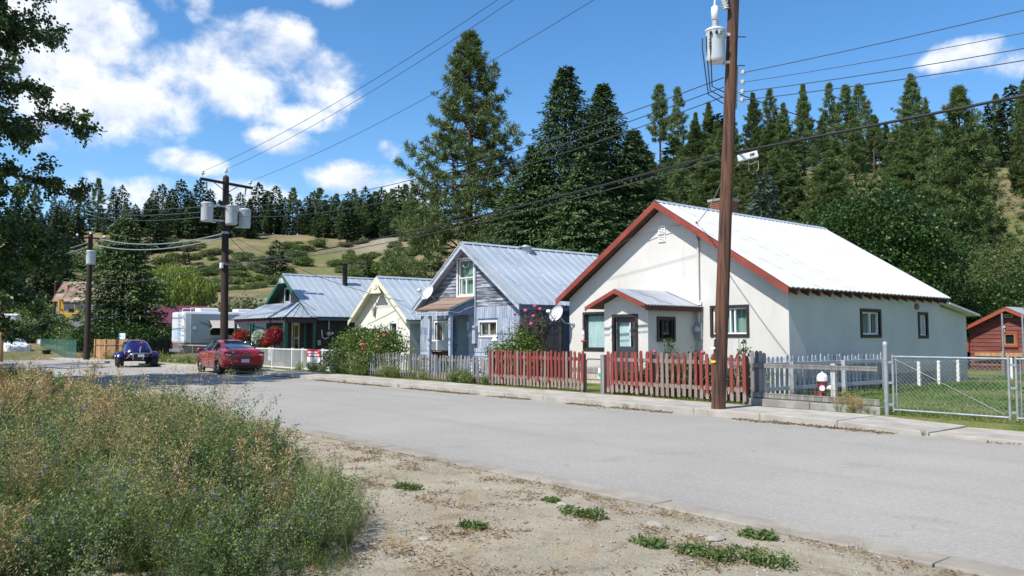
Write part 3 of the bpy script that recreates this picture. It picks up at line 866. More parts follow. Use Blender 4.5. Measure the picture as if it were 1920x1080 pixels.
for i in range(3):     # fuller pines for the near slope
    h = 17.0
    tb = trunk_mesh('t', h * .98, .28, None, n=7)
    Q, S = pinetree(h, [3.7, 3.3, 4.2][i], [.08, .12, .06][i], .42, 8, 12, 32, .34, .045, .26, 130 + i, [.95, .9, .85][i], tb)
    Q2, S2 = conifer(h * .99, [2.9, 2.6, 3.3][i], .08, .40, 13, 26, .34, .07, .2, .15, .75, .25, .02, .25, 140 + i, .35)
    bigp.append((quadmesh('slope_pine_crown', np.concatenate([Q, Q2]), M['hillpine'], np.concatenate([S, S2 * .7])), tb.mesh('slope_pine_trunk', M['bark_pine'])))

def forest(kind, stock, loc, h, h0, wid, label, group, rz):
    c, t = stock
    o = plant(kind, label, 'tree', loc, c, t, rz, 1.0, group)
    o.scale = (h / h0 * wid, h / h0 * wid, h / h0)
    return o

# ridge line far behind the town
SKY = [(28, 355), (58, 345), (92, 362), (120, 372), (150, 352), (176, 331), (205, 348), (221, 344), (243, 388), (266, 378), (280, 352), (297, 342), (315, 352), (332, 334), (350, 356), (369, 335), (388, 352), (407, 372),
       (425, 362), (445, 358), (462, 372), (480, 341), (497, 356), (513, 346), (530, 368), (545, 349), (558, 372), (572, 366), (585, 356), (596, 350), (607, 372), (618, 368), (628, 360), (640, 373), (650, 357),
       (661, 352), (672, 368), (682, 347), (693, 362), (702, 356), (713, 350), (724, 360), (733, 352), (745, 346), (758, 342), (772, 350), (790, 356), (812, 350)]
gn = np.random.default_rng(3)
ORD = 'first second third fourth fifth sixth seventh eighth ninth tenth eleventh twelfth thirteenth fourteenth fifteenth sixteenth seventeenth eighteenth nineteenth twentieth twenty-first twenty-second twenty-third twenty-fourth twenty-fifth twenty-sixth twenty-seventh twenty-eighth twenty-ninth thirtieth thirty-first'.split()
def skylabel(i, kind):
    k = sum(1 for q, _ in SKY if q < 425)
    if i < k: return ORD[k - 1 - i] + ' tree of the ridge skyline, counted from the transformer pole towards the cottonwood, a ' + kind
    return ORD[i - k] + ' tree of the ridge skyline, counted from the transformer pole towards the pine, a ' + kind
for i, (px, py) in enumerate(SKY):
    r = gn.uniform(214, 236) if px < 620 else gn.uniform(198, 222)
    x, y, z = spot(px, r); H = topz(px, py, r) - z
    if (px > 585 and i % 3 != 1) or px in (58, 176, 545, 497):
        forest('pine_tree', pines[i % 7], (x, y, z - .4), H, 15, gn.uniform(1.15, 1.5), skylabel(i, 'pine'), 'pines along the far ridge', gn.uniform(0, 6.28))
    else:
        forest('fir_tree', firs[i % 6], (x, y, z - .4), H, 14, gn.uniform(.95, 1.3), skylabel(i, 'fir'), 'firs along the far ridge', gn.uniform(0, 6.28))
for i in range(96):    # the ranks under the skyline
    px = gn.uniform(10, 815) if i < 66 else gn.uniform(240, 480)
    r = gn.uniform(206, 224) - (12 if px > 600 else 0)
    x, y, z = spot(px, r)
    py = 384 + gn.uniform(-14, 22); H = max(5, topz(px, py, r) - z)
    if i % 4 == 0:
        forest('pine_tree', pines[i % 7], (x, y, z - .4), H, 15, gn.uniform(1.1, 1.5), 'lower pine in the ranks under the far ridge line', 'pines under the far ridge', gn.uniform(0, 6.28))
    else:
        forest('fir_tree', firs[i % 6], (x, y, z - .4), H, 14, gn.uniform(1.0, 1.4), 'lower fir in the ranks under the far ridge line', 'firs under the far ridge', gn.uniform(0, 6.28))
# scattered trees on the far slope (px, foot distance, top py)
FLAB = ['under the tip of the cottonwood boughs', 'high behind the mobile home', 'just above the rusty barn', 'beside the mobile home roof', 'in the dark group over the mobile home', 'at the inner edge of the cottonwood boughs', 'near the street light head', 'on the shoulder over the street light', 'deep behind the cottonwood boughs', 'low before the mobile home', 'next to the thin pole by the barn', 'alone on the slope over the green house gable', 'by the willow top', 'on the slope behind the tall pine foot', 'low beside the tall pine foot', 'between the tall pine and the gravel bank', 'in the dip over the willow', 'at the dip of the ridge line', 'tall behind the cottonwood', 'small beside the willow and the dark pole']
for fi, (px, r, py, k) in enumerate([(62, 150, 408, 0), (92, 140, 425, 1), (112, 132, 452, 0), (30, 138, 436, 1), (80, 122, 470, 0), (14, 150, 395, 1), (100, 168, 385, 2), (135, 185, 385, 2), (45, 170, 380, 2), (52, 112, 530, 0), (78, 110, 540, 1), (515, 150, 448, 3),
                     (345, 165, 462, 3), (690, 128, 478, 4), (735, 118, 486, 4), (745, 130, 470, 1), (300, 195, 392, 4), (285, 188, 400, 1), (20, 205, 360, 0), (410, 105, 535, 4)]):
    x, y, z = spot(px, r); H = topz(px, py, r) - z
    if H < 1.5: continue
    forest('fir_tree', firs[k], (x, y, z - .3), H, 14, 1.6 if H < 9 else 1.25, 'dark slope fir ' + FLAB[fi], 'firs scattered on the dry slope', px * .37)

# the near slope behind the white house: skyline trees first
RT = [(1242, 152, 108, 'p', 4, .9, 'slim sparse pine above the white roof, first of the thin pair'), (1276, 158, 106, 'p', 1, .8, 'slim sparse pine above the white roof, second of the thin pair'), (1335, 186, 96, 'b', 0, .95, 'pine half hidden behind the tall brown power pole'),
      (1420, 168, 98, 'b', 1, .9, 'pine just past the power pole, under the wires'), (1452, 160, 104, 'p', 2, 1.0, 'narrow pine next past the power pole pine'), (1478, 186, 88, 'b', 2, .8, 'shorter yellow-green pine below the wires'), (1516, 152, 100, 'b', 1, .85, 'pointed pine with a dense top in the middle of the slope line'),
      (1566, 150, 104, 'p', 0, .95, 'narrow pine with a bare crown tip on the slope line'), (1598, 152, 96, 'p', 5, 1.3, 'wide round-topped pine with dark forked top'), (1622, 150, 101, 'p', 2, 1.25, 'wide dark pine leaning on the round-topped one'),
      (1722, 130, 92, 'b', 2, 1.0, 'largest full pine on the slope line, above the maple'), (1750, 178, 97, 'b', 0, .85, 'shorter pine at the shoulder of the largest slope pine'), (1868, 186, 96, 'f', 2, 1.1, 'thin dark fir behind the tall yellow-green pine'),
      (1884, 168, 102, 'p', 0, 1.0, 'open-topped pine near the tall yellow-green pine'), (1914, 150, 95, 'f', 4, 1.3, 'dark fir on the slope behind the red shed'), (1945, 130, 92, 'b', 2, 1.0, 'tall pine on the slope past the red shed'), (1310, 205, 90, 'b', 1, .8, 'bushy pine low beside the power pole'), (1380, 205, 84, 'b', 0, .85, 'bushy pine low past the power pole'), (1652, 212, 95, 'p', 3, 1.2, 'lower pine closing the gap before the largest slope pine'), (1688, 236, 90, 'b', 1, .9, 'small full pine at the foot of the largest slope pine'), (1550, 215, 88, 'b', 2, .9, 'mid-height pine filling the slope line below the round-topped one')]
for px, py, r, kind, k, wid, lab in RT:
    x, y, z = spot(px, r); H = topz(px, py, r) - z
    st, h0, nm = {'p': (pines, 15, 'pine_tree'), 'b': (bigp, 17, 'pine_tree'), 'f': (firs, 14, 'fir_tree')}[kind]
    forest(nm, st[k % len(st)], (x, y, z - .4), H, h0, wid, lab, 'pines on the slope behind the white house', px * .71)
r = 58; x, y, z = spot(1812, r); H = topz(1812, 153, r) - z
forest('pine_tree', bigp[2], (x, y, z - .3), H, 17, 1.0, 'tall yellow-green pine behind the lean-to end of the white house', 'pines on the slope behind the white house', 2.2)
gn = np.random.default_rng(8)
for i in range(84):
    px = gn.uniform(1180, 2060); r = gn.uniform(62, 100)
    x, y, z = spot(px, r)
    H = gn.uniform(6.0, 11.0)
    if topz(px, 205, r) - z < H: H = max(4, topz(px, gn.uniform(215, 260), r) - z)
    if 1500 < px < 1620 and r > 76: continue
    s = (bigp, 17) if i % 3 else (pines, 15)
    if i % 7 == 0: s = (firs, 14)
    forest('pine_tree' if s[0] is not firs else 'fir_tree', s[0][i % len(s[0])], (x, y, z - .3), H, s[1], gn.uniform(1.1, 1.5), 'mid-height conifer among the others on the near slope', 'conifers filling the near slope', gn.uniform(0, 6.28))

# blue spruce
r = 60; x, y, z = spot(1440, r); H = topz(1440, 318, r) - z
Q, S = conifer(H, 2.2, .05, .34, 11, 11, .5, .17, .10, .12, .75, .15, .02, .2, 31, .3)
plant('blue_spruce', 'small blue-grey spruce behind the brick chimney', 'tree', (x, y, z - .2), quadmesh('blue_spruce_crown', Q, M['bluespruce'], S), trunk_mesh('t', H * .95, .15, None).mesh('blue_spruce_trunk', M['bark']))

# maple behind the white roof
r = 41; x, y, z = spot(1650, r)
zt = topz(1640, 352, r) - z
lob = [(-1.8, -.6, zt - 2.6, 2.4, 2.2, 2.2), (.6, .2, zt - 2.2, 2.6, 2.4, 2.2), (2.1, 1.2, zt - 3.6, 2.2, 2.2, 2.4), (-.2, 0, zt - 4.2, 3.2, 2.6, 2.6), (-2.8, -1.6, zt - 4.2, 1.8, 1.8, 1.8), (1.2, -.4, zt - 5.6, 2.6, 2.4, 2.0)]
lob = [(a * .76, b, c, d * .80, e, f) for a, b, c, d, e, f in lob]
Q, S = leafy(lob, 1500, 34, .34, .15, .11, 4, .45)
plant('maple_tree', 'dense dark green maple rising over the far end of the white roof', 'tree', (x, y, z), quadmesh('maple_crown', Q, M['maple'], S), trunk_mesh('t', zt * .7, .3, None).mesh('maple_trunk', M['bark']))
# olive shrubs by the shed
for px, py, r, w, lab, mt, sd_ in [(1850, 470, 46, 2.7, 'tall dull green shrub behind the red shed roof', 'bush', 3), (1800, 520, 49, 2.2, 'rounded dull green shrub at the end of the lean-to', 'bush', 5), (1915, 505, 44, 2.4, 'brighter green shrub over the red shed ridge', 'maple', 7), (1890, 450, 54, 2.6, 'upper olive shrub on the bank behind the shed', 'bush', 9)]:
    x, y, z = spot(px, r); zt = topz(px, py, r) - z
    Q, S = leafy([(0, 0, zt * .55, w, w, zt * .45), (w * .5, .3, zt * .4, w * .7, w * .7, zt * .38), (-w * .6, -.2, zt * .35, w * .6, w * .6, zt * .33)], 800, 26, .32, .14, .09, sd_, .45)
    plant('shrub', lab, 'shrub', (x, y, z - .1), quadmesh('shrub_leaves', Q, M[mt], S), trunk_mesh('t', zt * .6, .09, None).mesh('shrub_stem', M['bark']), crown_name='foliage')

# weeping willow
r = 97; x, y, z = spot(318, r); zt = topz(318, 498, r) - z
gw = np.random.default_rng(17); C, D, S = [], [], []
for i in range(900):
    a = gw.uniform(0, 6.28); q = gw.random() ** .5; rr = 4.5 * q
    zs = zt * (1 - .34 * q ** 2.2) + gw.normal() * .25
    ln = gw.uniform(.45, .95) * (zs - .3) * (.35 + .65 * q)
    n = int(6 + ln * 8); s = np.linspace(0, 1, n)
    px_, py_ = rr * math.cos(a), rr * math.sin(a)
    out = .55 * (1 - np.exp(-s * 3))
    C.append(np.stack([px_ + math.cos(a) * out + gw.normal(size=n) * .09, py_ + math.sin(a) * out + gw.normal(size=n) * .09, zs - ln * s], -1))
    D.append(np.stack([gw.normal(size=n) * .35, gw.normal(size=n) * .35, np.full(n, -1.)], -1)); S.append(np.full(n, gw.uniform(.15, .9)) + gw.normal(size=n) * .12)
C, D, S = np.concatenate(C), np.concatenate(D), np.concatenate(S)
plant('willow_tree', 'pale green weeping willow behind the motorhome', 'tree', (x, y, z), quadmesh('willow_crown', cards(C, D, .46, .09), M['willow'], S), trunk_mesh('t', zt * .7, .35, None).mesh('willow_trunk', M['bark']))

# ------------------------------------------------------------------ shrubs on the slope and along the street end
shr = []
for i in range(6):
    g6 = np.random.default_rng(200 + i)
    lob = [(g6.normal() * .5, g6.normal() * .5, .75 + .25 * g6.random(), 1.0, 1.0, .75) for _ in range(4)]
    Q, S = leafy(lob, 210, 14, .26, .24, .15, 210 + i, .35)
    shr.append((Q, S))
shm = [quadmesh('slope_shrub_leaves', q, M[('sage', 'bush', 'rose', 'bush', 'sage', 'bush')[i]], s) for i, (q, s) in enumerate(shr)]
gn = np.random.default_rng(23)
cnt = 0
while cnt < 190:
    px = gn.uniform(330, 800); r = gn.uniform(118, 196)
    e = mnoise.noise((px * .011, r * .03, 2)) + .3 * gn.normal() * .5
    band = 1 if 150 < r < 178 else .45
    if e + .36 * band < .12 or (px > 640 and r < 150 and gn.random() < .7): continue
    x, y, z = spot(px, r); cnt += 1
    o = plant('shrub', 'low green shrub scattered on the dry slope', 'shrub', (x, y, z - .2), shm[cnt % 6], None, gn.uniform(0, 6.28), gn.uniform(.45, 1.3), 'shrubs on the dry slope', crown_name='foliage')
    o.scale.z *= gn.uniform(.5, .95)
for i in range(40):
    px = gn.uniform(0, 330); r = gn.uniform(100, 195)
    x, y, z = spot(px, r)
    plant('shrub', 'low shrub on the tan slope beyond the rusty barn', 'shrub', (x, y, z - .2), shm[i % 6], None, gn.uniform(0, 6.28), gn.uniform(.8, 1.9), 'shrubs beyond the barn', crown_name='foliage')
# leafy bushes behind the street-end fences
for i, (px, r, py, w, mt) in enumerate([(20, 86, 618, 2.3, 'bush'), (48, 84, 606, 2.2, 'bush'), (72, 86, 598, 2.0, 'maple'), (95, 83, 590, 1.5, 'bush'), (112, 79, 622, 1.8, 'rose'), (136, 81, 622, 2.2, 'maple'), (30, 90, 600, 2.8, 'sage'), (158, 76, 626, 1.7, 'bush'), (190, 69, 612, 2.0, 'maple'), (207, 68, 606, 2.0, 'maple'), (265, 68, 606, 2.0, 'maple'), (292, 70, 612, 1.8, 'rose'), (60, 80, 628, 1.4, 'maple')]):
    x, y, z = spot(px, r); zt = max(1.2, topz(px, py, r) - z)
    Q, S = leafy([(0, 0, zt * .55, w, w, zt * .45), (w * .5, w * .3, zt * .4, w * .7, w * .7, zt * .38), (-w * .5, -w * .3, zt * .38, w * .7, w * .7, zt * .36)], 420, 18, .30, .19, .12, 300 + i, .4)
    plant('bush', ['olive bush beside the white street-end shed', 'yellowish bush behind the white sedan', 'tall green bush over the white board fence', 'large leafy bush under the yellow forklift', 'bright yellow-green bush over the green mesh fence', 'dark bush beside the far power pole', 'greyish bush high behind the white shed', 'small bush at the foot of the far power pole', 'low dark boughs over the start of the plank fence', 'dark boughs beneath the fence spruce', 'dark boughs at the end of the plank fence', 'bright leafy bush beside the maroon roof', 'dark hollow bush behind the white sedan'][i], 'bush', (x, y, z - .05), quadmesh('bush_leaves', Q, M[mt], S), None, crown_name='foliage')
for px, r, py, w, lab in [(455, 62, 556, 2.2, 'grey-green bush behind the porch of the green house'), (425, 66, 566, 1.8, 'dark green bush behind the motorhome roof'), (478, 60, 566, 1.6, 'pale bush over the porch roof corner')]:
    x, y, z = spot(px, r); zt = topz(px, py, r) - z
    Q, S = leafy([(0, 0, zt * .6, w, w, zt * .4), (w * .6, 0, zt * .5, w * .6, w * .6, zt * .35)], 260, 16, .34, .26, .15, int(px), .45)
    plant('bush', lab, 'bush', (x, y, z), quadmesh('bush_leaves', Q, M['sage'], S), None, crown_name='foliage')

# ------------------------------------------------------------------ street tree whose boughs hang in at the side
def limb_tree(loc, name, label, seed, H, spread, nl, per, L, W, group=None, zlow=2.6, power=1.0):
    g = np.random.default_rng(seed)
    tb = MB(); tb.tube([(0, 0, -.3), (.1, .05, 2.2), (.15, .2, 5), (0, .3, 8.5), (-.1, .1, H * .9)], [.42, .34, .27, .18, .04], 10)
    TW = []
    for i in range(nl):
        zb = zlow + (H - zlow - 1.2) * (i + .5) / nl
        a = i * 2.4 + g.normal() * .3
        t = (zb - zlow) / (H - zlow)
        Lb = spread * (1 - .42 * t ** 2.0) * g.uniform(.85, 1.12) * (.92 if t < .3 else 1)
        rise = .10 + .55 * t
        P = lambda s: np.array([math.cos(a + .3 * s) * Lb * s, math.sin(a + .3 * s) * Lb * s, zb + Lb * (rise * s - .38 * s * s * (1 - t))])
        tb.tube([P(s) for s in (0, .3, .6, .85, 1)], [.11, .08, .055, .03, .012], 5, False)
        for j in range(13):
            s = .22 + .78 * (j + g.random()) / 13
            p0 = P(min(s, 1)); aa = a + g.choice([-1, 1]) * g.uniform(.4, 1.2)
            ln = (.55 + 1.25 * (1.15 - s)) * g.uniform(.6, 1.2)
            d = np.array([math.cos(aa), math.sin(aa), g.uniform(-.35, .5)])
            p1 = p0 + d * ln
            tb.tube([p0, (p0 + p1) / 2 + np.array([0, 0, .06]), p1], [.025, .015, .006], 4, False)
            TW.append((p0, p1))
            for q in range(2):
                pm = p0 + d * ln * g.uniform(.3, .8); d2 = d + g.normal(size=3) * .7
                TW.append((pm, pm + d2 / np.linalg.norm(d2) * ln * .5))
    C, D, S = [], [], []
    for p0, p1 in TW:
        n = int(per * (.4 + np.linalg.norm(p1 - p0)))
        s = g.random((n, 1)) ** .7
        C.append(p0 + (p1 - p0) * s + g.normal(size=(n, 3)) * .085)
        D.append(unit(p1 - p0) * .5 + g.normal(size=(n, 3)) * .6 + np.array([0, 0, -.55])); S.append(np.clip(np.full(n, .38 + .2 * g.normal()) + .17 * g.normal(size=n), 0, 1))
    C, D, S = np.concatenate(C), np.concatenate(D), np.concatenate(S); n = len(C)
    me = quadmesh(name + '_crown', cards(C, D, L * g.uniform(.7, 1.3, n), W * g.uniform(.7, 1.2, n)), M['cottonwood'], S)
    return plant(name, label, 'tree', loc, me, tb.mesh(name + '_trunk', M['bark']), 0, 1, group), n

limb_tree((-30.5, .35, 0), 'cottonwood_tree', 'leafy cottonwood whose boughs reach over the road edge', 3, 14.6, 5.5, 54, 62, .13, .095)
limb_tree((-49.5, -2.2, 0), 'cottonwood_tree', 'farther cottonwood shading the road near the parked cars', 9, 14.0, 7.0, 16, 26, .2, .15)
# ------------------------------------------------------------------ house building helpers
class Face:
    """a wall plane: origin, horizontal axis, outward normal; p(a, z, d) gives a point d proud of it"""
    def __init__(s, o, ax, out): s.o, s.ax, s.out = Vector(o), Vector(ax), Vector(out)
    def p(s, a, z, d=0.0): return s.o + s.ax * a + Vector((0, 0, z)) + s.out * d
def front(y): return Face((0, y, 0), (1, 0, 0), (0, -1, 0))
def side(x): return Face((x, 0, 0), (0, 1, 0), (1, 0, 0))

def fbox(b, F, a0, a1, z0, z1, d0, d1):
    P = [F.p(a, z, d) for d in (d1, d0) for (a, z) in ((a0, z0), (a1, z0), (a1, z1), (a0, z1))]
    return b.add(P, [(0, 1, 2, 3), (7, 6, 5, 4), (0, 4, 5, 1), (1, 5, 6, 2), (2, 6, 7, 3), (3, 7, 4, 0)])
def fpoly(b, F, pts, d0, d1):
    P = [F.p(a, z, d1) for a, z in pts] + [F.p(a, z, d0) for a, z in pts]; n = len(pts)
    return b.add(P, [tuple(range(n)), tuple(range(2 * n - 1, n - 1, -1))] + [(i, i + n, (i + 1) % n + n, (i + 1) % n) for i in range(n)])

def frame_mesh(b, F, a0, a1, z0, z1, w, d0, d1):
    """four bars butted end to end, inside a0..a1, z0..z1"""
    fbox(b, F, a0, a1, z1 - w, z1, d0, d1); fbox(b, F, a0, a1, z0, z0 + w, d0, d1)
    fbox(b, F, a0, a0 + w, z0 + w, z1 - w, d0, d1); fbox(b, F, a1 - w, a1, z0 + w, z1 - w, d0, d1)
    return b

def window(root, F, a0, a1, z0, z1, fm, fw=.08, sash='white_plastic', sw=.04, bars=(), hbars=(), curtain=None, proud=.03, deep=.12, cd=.16, glass='glass', lab=None):
    org = root.location
    w = frame_mesh(MB(org), F, a0 - fw, a1 + fw, z0 - fw, z1 + fw, fw, -.03, proud).build('window', M[fm], root, label=lab)
    s = MB(org); frame_mesh(s, F, a0, a1, z0, z1, sw, -deep + .02, -.035)
    for x in bars: fbox(s, F, x - sw * .55, x + sw * .55, z0 + sw, z1 - sw, -deep + .025, -.03)
    for z in hbars: fbox(s, F, a0 + sw, a1 - sw, z - sw * .5, z + sw * .5, -deep + .03, -.027)
    s.build('sash', M[sash], w)
    g = MB(org); P = [F.p(a, z, -.07) for a, z in ((a0 + sw * .6, z0 + sw * .6), (a1 - sw * .6, z0 + sw * .6), (a1 - sw * .6, z1 - sw * .6), (a0 + sw * .6, z1 - sw * .6))]
    g.add(P, [(0, 1, 2, 3)]); g.build('pane', M[glass], w)
    c = MB(org); n = 16
    if curtain:
        for i in range(n):
            xa, xb = a0 + (a1 - a0) * i / n, a0 + (a1 - a0) * (i + 1) / n
            da, db = -cd - .025 * (i % 2), -cd - .025 * ((i + 1) % 2)
            c.add([F.p(xa, z0, da), F.p(xb, z0, db), F.p(xb, z1, db), F.p(xa, z1, da)], [(0, 1, 2, 3)], True)
        c.build('curtain', M[curtain], w)
    # dark box behind the glass: the room
    r = MB(org); e = .02
    q = [(a0 - e, z0 - e), (a1 + e, z0 - e), (a1 + e, z1 + e), (a0 - e, z1 + e)]
    A = [F.p(a, z, -.20 if not curtain else -.22) for a, z in q]; B = [F.p(a, z, -.75) for a, z in q]
    r.add(A + B, [(4, 5, 6, 7), (0, 1, 5, 4), (1, 2, 6, 5), (2, 3, 7, 6), (3, 0, 4, 7)]); r.build('room', M['dark'], w)
    return w
def hole(a0, a1, z0, z1): return [(a0, z0), (a0, z1), (a1, z1), (a1, z0)]

def roof_slope(root, A, B, C, D, npan, prof, m, deck_m, thick=.10, name='roof_panel'):
    """metal roof slope laid in panels from eave A-B up to ridge D-C; prof: (fraction, rise) across one panel"""
    A, B, C, D = map(Vector, (A, B, C, D)); org = root.location
    e = (B - A) / npan; n = (B - A).cross(D - A).normalized()
    if n.z < 0: n = -n
    lip = (A - D).normalized() * .04
    b = MB(org); vs = []
    for row in (A + lip - n * .03, A + lip, D):
        for u, h in prof: vs.append(row + e * u + n * (.012 + h))
    k = len(prof)
    b.add(vs, [(r * k + i, r * k + i + 1, (r + 1) * k + i + 1, (r + 1) * k + i) for r in range(2) for i in range(k - 1)])
    o = b.build(name, M[m], root)
    for i in range(1, npan): objm(name, o.data, root, loc=e * i + n * (.0012 * (i % 2)))
    d = MB(org)
    P = [A - n * .0, B - n * .0, C - n * .0, D - n * .0]; Q = [p - n * thick for p in P]
    d.add(P + Q, [(0, 1, 2, 3), (7, 6, 5, 4), (0, 4, 5, 1), (1, 5, 6, 2), (2, 6, 7, 3), (3, 7, 4, 0)])
    d.build('roof_deck', M[deck_m], root)
    return n
def corrug(n, h): return [(i / (2 * n), h * (i % 2)) for i in range(2 * n + 1)]
SEAM = [(0, 0), (.0, .035), (.07, .035), (.07, 0), (.5, .004), (.96, 0), (1.0, 0)]
def ridge_cap(root, D, C, eA, eB, m, w=.16, lift=.03):
    """bent cap from ridge point D to C; eA, eB: unit vectors down the two slopes"""
    D, C, eA, eB = map(Vector, (D, C, eA, eB)); u = Vector((0, 0, lift + .018)); b = MB(root.location)
    for e in (eA, eB):
        b.add([D + u, C + u, C + u + e * w, D + u + e * w], [(0, 1, 2, 3)])
    b.build('ridge_cap', M[m], root)
def barge(root, P, Q, yface, h, t, m, name='barge_board'):
    """raking board under the roof edge from P (eave) to Q (apex) in the plane y = yface, thickness t towards the street"""
    P, Q = Vector(P), Vector(Q); d = (Q - P).normalized(); n = Vector((-d.z, 0, d.x))
    if n.z < 0: n = -n
    b = MB(root.location)
    pts = [P, Q, Q - Vector((0, 0, h / max(.3, n.z))), P - Vector((0, 0, h / max(.3, n.z)))]
    b.add([p + Vector((0, -t, 0)) for p in pts] + pts, [(0, 1, 2, 3), (7, 6, 5, 4), (0, 4, 5, 1), (1, 5, 6, 2), (2, 6, 7, 3), (3, 7, 4, 0)])
    return b.build(name, M[m], root)
def text(s, F, a, z, d, size, m, root, name='lettering', align='CENTER'):
    cu = bpy.data.curves.new(name, 'FONT'); cu.body = s; cu.size = size; cu.align_x = align; cu.align_y = 'CENTER'; cu.extrude = .003
    cu.materials.append(M[m]); o = objm(name, cu, root)
    X, Zv, N_ = F.ax, Vector((0, 0, 1)), F.out
    if X.cross(Zv).dot(N_) < 0: X = -X
    mw = Matrix((X, Zv, N_)).transposed().to_4x4(); mw.translation = F.p(a, z, d) - root.location
    bpy.context.view_layer.update()
    me = bpy.data.meshes.new_from_object(o, depsgraph=bpy.context.evaluated_depsgraph_get())
    KIDS[root.name].remove(o); bpy.data.objects.remove(o)
    o = objm(name, me, root); o.matrix_local = mw
    return o
Z0 = .12

# ================================================================== white stucco house with the red trim
H = thing('white_house', 'white stucco house with red barge boards and a pale corrugated roof', 'house', (-15, 20, Z0))
YW, XL, XR, YB = 17.84, -18.92, -11.02, 26.4
AX, AZ, SL = -14.97, 5.42, .632
EL, ER, YR = AX - 4.19, AX + 4.19, 17.48
EZ = AZ - 4.19 * SL
wz = lambda x: AZ - abs(x - AX) * SL - .13
Ff = front(YW); Fs = side(XR)
holes_f = [hole(-18.21, -17.33, 1.20, 2.26), hole(-13.30, -12.23, 1.63, 2.32)]
b = MB(H.location)
b.wall([(XL, .1), (XR, .1), (XR, wz(XR)), (AX, AZ - .13), (XL, wz(XL))], holes_f, (0, YW, 0), (1, 0, 0), (0, 0, 1), (0, .2, 0))
b.build('front_wall', M['stucco'], H)
b = MB(H.location)
b.wall([(YW + .2, .5), (YB, .5), (YB, wz(XR) - .0), (YW + .2, wz(XR))], [hole(21.45, 22.44, 1.62, 2.25), hole(24.95, 25.43, 1.60, 2.22)], (XR, 0, 0), (0, 1, 0), (0, 0, 1), (-.2, 0, 0))
b.build('side_wall', M['stucco'], H)
b = MB(H.location)
b.box(XL, XL + .2, YW + .2, YB - .2, .1, wz(XL)); b.build('side_wall', M['stucco'], H)
b = MB(H.location)
b.prism([(XL, .1), (XR - .2, .1), (XR - .2, wz(XR)), (AX, AZ - .13), (XL, wz(XL))], (0, YB - .2, 0), (1, 0, 0), (0, 0, 1), (0, .2, 0)); b.build('rear_wall', M['stucco'], H)
MB(H.location).box(XR - .22, XR - .03, YW + .2, YB - .02, .0, .5).build('footing', M['footing'], H)
YE = 26.62
roof_slope(H, (ER, YR, EZ), (ER, YE, EZ), (AX, YE, AZ), (AX, YR, AZ), 10, corrug(4, .026), 'white_metal', 'dark_red_wood', .07)
roof_slope(H, (EL, YE, EZ), (EL, YR, EZ), (AX, YR, AZ), (AX, YE, AZ), 10, corrug(4, .026), 'white_metal', 'dark_red_wood', .07)
cs = 1 / math.hypot(1, SL)
ridge_cap(H, (AX, YR - .02, AZ), (AX, YE, AZ), (cs, 0, -SL * cs), (-cs, 0, -SL * cs), 'zinc', .17)
barge(H, (ER, YR, EZ), (AX, YR, AZ), YR, .16, .035, 'red_trim'); barge(H, (EL, YR, EZ), (AX, YR, AZ), YR, .16, .035, 'red_trim')
b = MB(H.location); b.box(ER - .03, ER + .005, YR, YE, EZ - .1, EZ - .07)
tail = None
for i in range(17):
    y = YR + .38 + i * (YE - YR - .6) / 16
    if tail is None: tail = MB(H.location).prism([(0, 0), (-.34, .215), (-.34, .06), (-.03, -.115)], (ER - .02, y, EZ - .075), (1, 0, 0), (0, 0, 1), (0, .06, 0)).build('rafter_tail', M['dark_red_wood'], H); y00 = y
    else: objm('rafter_tail', tail.data, H, loc=(0, y - y00, 0))
window(H, Ff, -18.21, -17.33, 1.20, 2.26, 'black_trim', .075, 'black_trim', .03, curtain='curtain', cd=.13, lab='window with a pale curtain')
window(H, Ff, -13.30, -12.23, 1.63, 2.32, 'black_trim', .075, 'white_plastic', .04, bars=(-12.76, -12.62), curtain='green_curtain')
window(H, Fs, 21.45, 22.44, 1.62, 2.25, 'black_trim', .09, 'white_plastic', .045, bars=(21.98,), curtain='green_curtain', cd=.3)
window(H, Fs, 24.95, 25.43, 1.60, 2.22, 'black_trim', .09, 'white_plastic', .04, bars=(25.19,), curtain='green_curtain', cd=.3)
# gable vent with slats
v = frame_mesh(MB(H.location), Ff, -15.15, -14.89, 4.28, 4.76, .03, -.01, .03).build('gable_vent', M['white_paint'], H)
sl = None
for i in range(9):
    z = 4.325 + i * .047
    if sl is None: sl = MB(H.location).add([Ff.p(-15.12, z, .03), Ff.p(-14.92, z, .03), Ff.p(-14.92, z + .035, .004), Ff.p(-15.12, z + .035, .004)], [(0, 1, 2, 3)]).build('slat', M['white_paint'], v); z00 = z
    else: objm('slat', sl.data, v, loc=(0, 0, z - z00))
# electric meter and conduit
b = MB(H.location); b.tube([Ff.p(-13.72, 4.35, .05), Ff.p(-13.72, 1.95, .05)], .028, 8); b.build('meter_conduit', M['stucco'], H)
b = MB(H.location); fbox(b, Ff, -13.83, -13.63, 1.48, 1.95, 0, .10); mt = b.build('meter_box', M['grey_metal'], H, .015)
b = MB(H.location); b.lathe(Ff.p(-13.73, 1.76, .19), [(.03, -.03), (.085, -.01), (.085, .09)], 14, 'y'); b.build('meter_dial', M['porcelain'], mt)
b = MB(H.location); b.tube([Ff.p(-13.75, 4.72, .05), Ff.p(-13.74, 4.45, .12), Ff.p(-13.72, 4.35, .05)], .03, 8); b.tube([Ff.p(-13.75, 4.62, .1), Ff.p(-13.66, 4.25, .16), Ff.p(-13.62, 4.18, .14), Ff.p(-13.6, 4.3, .1)], .012, 6); b.build('service_head', M['cable'], H)
# wall ornament on the shaded side
b = MB(H.location); b.lathe(Fs.p(24.75, 2.47, .02), [(.02, 0), (.10, .02), (.07, .06), (.02, .08)], 10, 'x'); b.build('wall_ornament', M['grey_wood'], H)
